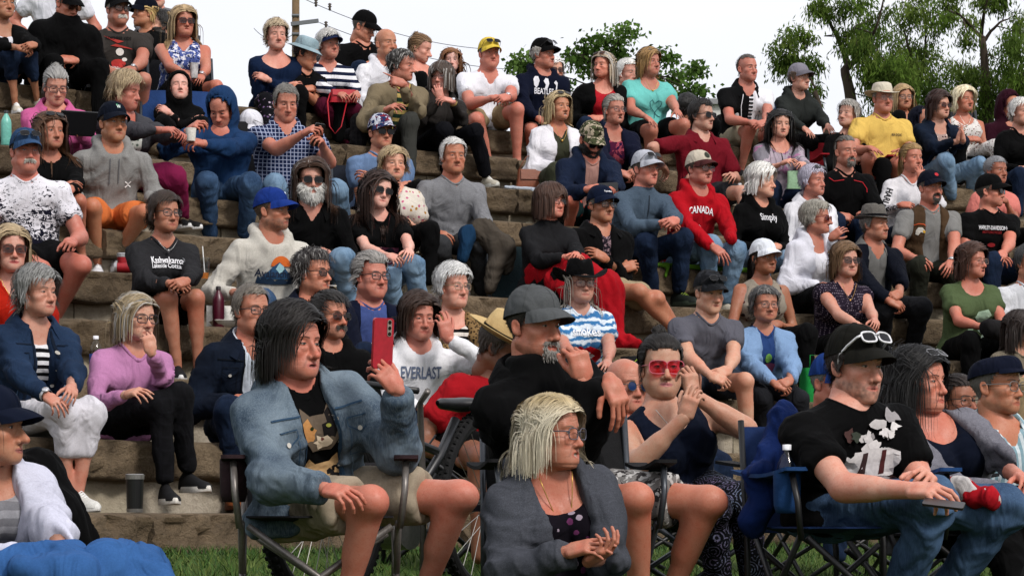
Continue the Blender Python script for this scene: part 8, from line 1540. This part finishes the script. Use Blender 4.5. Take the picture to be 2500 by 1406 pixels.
# --- front row on the grass
PE['k0'] = P('woman with shaggy dark hair in denim jacket filming with a red phone, cat print shirt', (757, 838), d=9.3, yaw=46, by=26, roll=0, sex='f', bulk=1.12, bust=.25, skin='red', hair=('shag', '#1c1512', dict(L=.24, zend=-.115, sh=.03, curl=.2)), n=(722, 926, .07), h=(780, 1290, .12), top=T(BK), jk=J(f('#485a6e', 'denim', '#8c9ca8'), (.05, .065, .085), collar=1, off=.022), pants=('shorts', f('#a89a86')), lw=(800, 1195, .38), rw=(970, 948, .18, -.2), lh='relax', rh=('relax', (-.66, -.12, .74), (.35, -.93, .1)), kn=((905, 1225), (1122, 1212)), an=((850, 1440), (1040, 1430)), mouth=.3, jpr=DJ('#2c4258', '#6d8496'), q=2, age=.9, lip='#a8605a', foot='bare',
  pr=[('p', [(-.055, -.13), (-.04, -.09), (-.015, -.12), (.03, -.12), (.055, -.09), (.065, -.13), (.07, -.19), (.035, -.235), (-.03, -.23), (-.06, -.18)], 0, .02, '#5e5246'), ('p', blob(.045, -.16, .035, .05, 3.1), 0, .02, '#171414'), ('p', blob(-.03, -.165, .03, .04, 4.2), 0, .02, '#a87848'), ('p', blob(.005, -.205, .032, .022, 5.3), 0, .02, '#c4b39c'), ('p', oval(-.022, -.155, .008, .006), 0, .02, '#20280f'), ('p', oval(.034, -.155, .008, .006), 0, .02, '#8a8a40'), ('p', oval(.006, -.195, .007, .005), 0, .02, '#6a3a34'), ('p', [(-.06, -.28), (-.045, -.25), (-.02, -.275), (.03, -.275), (.055, -.25), (.07, -.29), (.06, -.36), (-.05, -.37)], 0, .02, '#b4936a'), ('p', blob(.04, -.32, .03, .035, 6.4), 0, .02, '#1c1a1a'), ('p', blob(-.02, -.335, .03, .02, 7.5), 0, .02, '#d2c0a0')])
PE['k1'] = P('man in grey cap and black jacket with grey goatee, hand on chin', (1345, 795), d=9.9, yaw=44, pitch=4, by=34, skin='red', bulk=1.02, hair=('buzz', '#3a3430'), hat=('cap', f('#626567')), fac=('goatee', '#8f8a84'), stub=.35, n=(1300, 901, .06), h=(1390, 1290, .1), jk=dict(f=f('#0b0b0d'), sl='long', neck='turtle', off=.02, collar=1), top=T(f('#2a2a2e')), pants=('shorts', f('#8d8a88', 'camo', '#4a4646', '#c4c2c0', sc=1.2)), lw=(1424, 922, .22, -.2), rw=(1490, 930, .24, -.7), lh=('fist', (-.25, -.1, 1), (.3, -1, .1)), rh=('drape', (.35, -.3, -.85), (.4, -.8, .3)), kn=((1552, 1218), (1730, 1225)), an=((1560, 1440), (1640, 1440)), foot='bare', q=2, age=.8)
PE['k2'] = P('blonde woman with glasses in grey zip hoodie and floral top clapping', (1398, 1055), d=8.9, sc=.88, hs=.88, yaw=60, by=22, sex='f', bulk=1.1, bust=.6, skin='red', hair=('lob', '#d0c6b0', dict(zend=-.125, bangs=.05, roots='#a8946c', part=-.02)), gl=('clear', '#4a4a58', 'face', 1.0, .002), n=(1335, 1151, .06), h=(1380, 1540, .1), top=T(f('#1a1420', 'floral', '#7a3a6a', '#b0a0b0', sc=.9), neck='wide'), jk=J(f('#4c4f57', 'marl', '#5e616b'), (.075, .07, .06), hood=1, neck='hood', off=.022), pants=('long', JD), lw=(1388, 1345, .30), rw=(1440, 1368, .30), lh=('clap', (.85, -.40, .22), (-.25, -.6, .75)), rh=('relax', (.55, -.45, .35), (.2, -.3, -.9)), kn=((1480, 1620), (1560, 1610)), mouth=.6, smile=1.2, q=2, age=.8, fat=.2)
PE['k3'] = P('stubbled man in dark cap with white sunglasses on it in black animal-print t-shirt and jeans', (2128, 893), d=9.6, yaw=34, pitch=4, by=30, skin='fair', bulk=1.06, hair=('short', '#2c2420'), hat=('cap', f('#25241f')), gl=('sun', '#dcdce0', 'cap', 1.05, .004), stub=.8, n=(2076, 986, .05), h=(2060, 1300, .1), top=T(f('#0a0a0c'), off=.018), pants=('long', f('#34496a', 'denim', '#5c7a9c')), lw=(2225, 1196, .46), rw=(2262, 1170, .30), lh='relax', rh='hold', kn=((2280, 1222), (2450, 1240)), an=((2200, 1440), (2310, 1440)), q=2, age=.5, nose=.7, mouth=.1, shoes=SB,
  pr=[('p', blob(x_, y_, w_ * 1.3, h_ * 1.5, a_), 0, .09, c_) for (x_, y_, w_, h_, a_), c_ in zip(np.random.default_rng(5).uniform((-.10, -.40, .010, .008, 0), (.12, -.10, .030, .018, 200), (34, 5)), ['#c4c0c0', '#8e8a8c', '#d6d2d2', '#4a3432', '#b4b0b0', '#3a4038', '#d0cccc'] * 5)] + [('p', [(-.11, -.24), (-.06, -.20), (.0, -.19), (.07, -.195), (.14, -.22), (.13, -.27), (.08, -.29), (.02, -.285), (-.05, -.295), (-.11, -.285)], 0, 0.09, '#c9c5c5'), ('p', [(-.04, -.205), (-.02, -.202), (-.03, -.29), (-.055, -.29)], 0, 0.09, '#3a2a2a'), ('p', [(.04, -.20), (.06, -.20), (.055, -.28), (.03, -.28)], 0, 0.09, '#4a2424')])
PE['k4'] = P('woman with long black hair in grey cardigan and sparkling navy top', (2290, 930), d=10.3, yaw=50, by=30, sex='f', bulk=1.24, bust=.9, belly=.03, fat=.4, skin='red', hair=('wavy', '#0d0a0a', dict(zend=-.26, curl=.12)), gl=('clear', '#8a8a90', 'head'), n=(2258, 1018, .05), h=(2320, 1330, .08), top=T(f('#111a30'), neck='scoop'), jk=J(f('#777680', 'marl', '#8f8e98'), (.08, .10, .11)), pants=('long', BK), lw=(2455, 1205, .42), rw=(2500, 1175, .40), lh='relax', rh='relax', kn=((2440, 1330), (2520, 1300)), q=2, age=.7)
PE['k5'] = P('woman in navy cap and white shirt over striped top with black jacket on shoulders', (38, 1042), d=8.7, yaw=72, by=36, sex='f', skin='tan', hair=('lob', '#4a3020', dict(zend=-.1)), hat=('cap', f('#131c33')), n=(-30, 1131, .06), h=(-40, 1480, .1), top=T(f('#8c8c92', 'stripes', '#a8a8ae', sc=.9), neck='scoop'), jk=J(f('#c9cadb'), (.05, .05, .06), collar=1, off=.02), pants=('long', JD), lw=(60, 1350, .3), rw=(150, 1350, .36), kn=((150, 1500), (270, 1480)), q=2, age=.2, lip='#8a4a4a')
PE['k6'] = P('woman in large pink sunglasses and navy tank top fixing her earring', (1625, 893), d=10.9, yaw=10, by=24, sex='f', bulk=1.26, bust=.8, fat=.5, skin='fair', hair=('bun', '#1f1814', dict(knot=(0, .03, .135))), gl=('pink', '#c05a6a', 'face', 1.35, .002), n=(1612, 986, .05), h=(1660, 1270, .1), top=T(f('#101a30'), 'none', 'scoop'), pants=('tight', f('#15171f', 'paisley', '#5a8a94', '#8a5a90')), lw=(1672, 1018, .36, .3), rw=(1690, 962, .20, .6), lh=('relax', (.3, -.1, .9), (-.3, -1, .1)), rh=('hold', (-.1, 0, 1), (.5, -.8, .1)), kn=((1735, 1240), (1815, 1225)), an=((1755, 1420), (1840, 1420)), q=2, age=.2, lip='#b0606a')
PE['k7'] = P('person in straw hat and red t-shirt bending forward behind the bicycle', (1262, 872), d=12.6, yaw=70, pitch=30, by=30, skin='brown', hair=('short', '#4a3c34'), hat=('straw', f('#c8ad7c'), f('#151515')), n=(1232, 935, .04), h=(1140, 1150, .1), top=T(f('#a81620')), pants=('shorts', BK), lw=(1120, 1120, .25), rw=(1235, 1170, .35), bulk=1.1, q=1)
PE['k8'] = P('man in navy flat cap and glasses in pale blue striped shirt', (2476, 940), d=11.6, yaw=48, by=28, skin='tan', hair=('buzz', '#77716b'), hat=('flat', f('#151c33')), gl=('clear', '#6a6a6a'), n=(2440, 1035, .05), h=(2460, 1300, .1), top=T(f('#cfdbe0', 'vstripes', '#8fb0bc', sc=.6), neck='open', collar=1), pants=('long', JD), q=1, age=.9, stub=.3)
PE['k9'] = P('child with round glasses behind the black-haired woman', (2366, 976), d=12.2, yaw=34, sex='f', skin='deep', hs=.85, sc=.75, n=(2350, 1050, .05), h=(2360, 1240, .05), hair=('pony', '#2a1c16'), gl=('clear', '#15100e', 'face', 1.25, .002), top=T(f('#8f867a')), pants=('long', JD), q=0, age=0)
PE['m0'] = P('person in blue cap half hidden behind the animal-print t-shirt', (2060, 940), d=13.4, yaw=40, pitch=10, hair=('buzz', '#777'), hat=('cap', f('#1d3f86')), n=(2030, 1020, .05), h=(2040, 1250, .05), top=T(f('#8a8a8e')), pants=('long', JD), q=0, skin='red')
PE['m1'] = P('bald man in round blue sunglasses behind the pink sunglasses', (1552, 940), d=13.0, yaw=32, by=20, hair=('bald', '#a09890'), gl=('blue', '#333'), n=(1535, 1020, .05), h=(1560, 1250, .05), top=T(f('#2a2c34')), pants=('long', JD), q=0, skin='red', age=.9)
props()
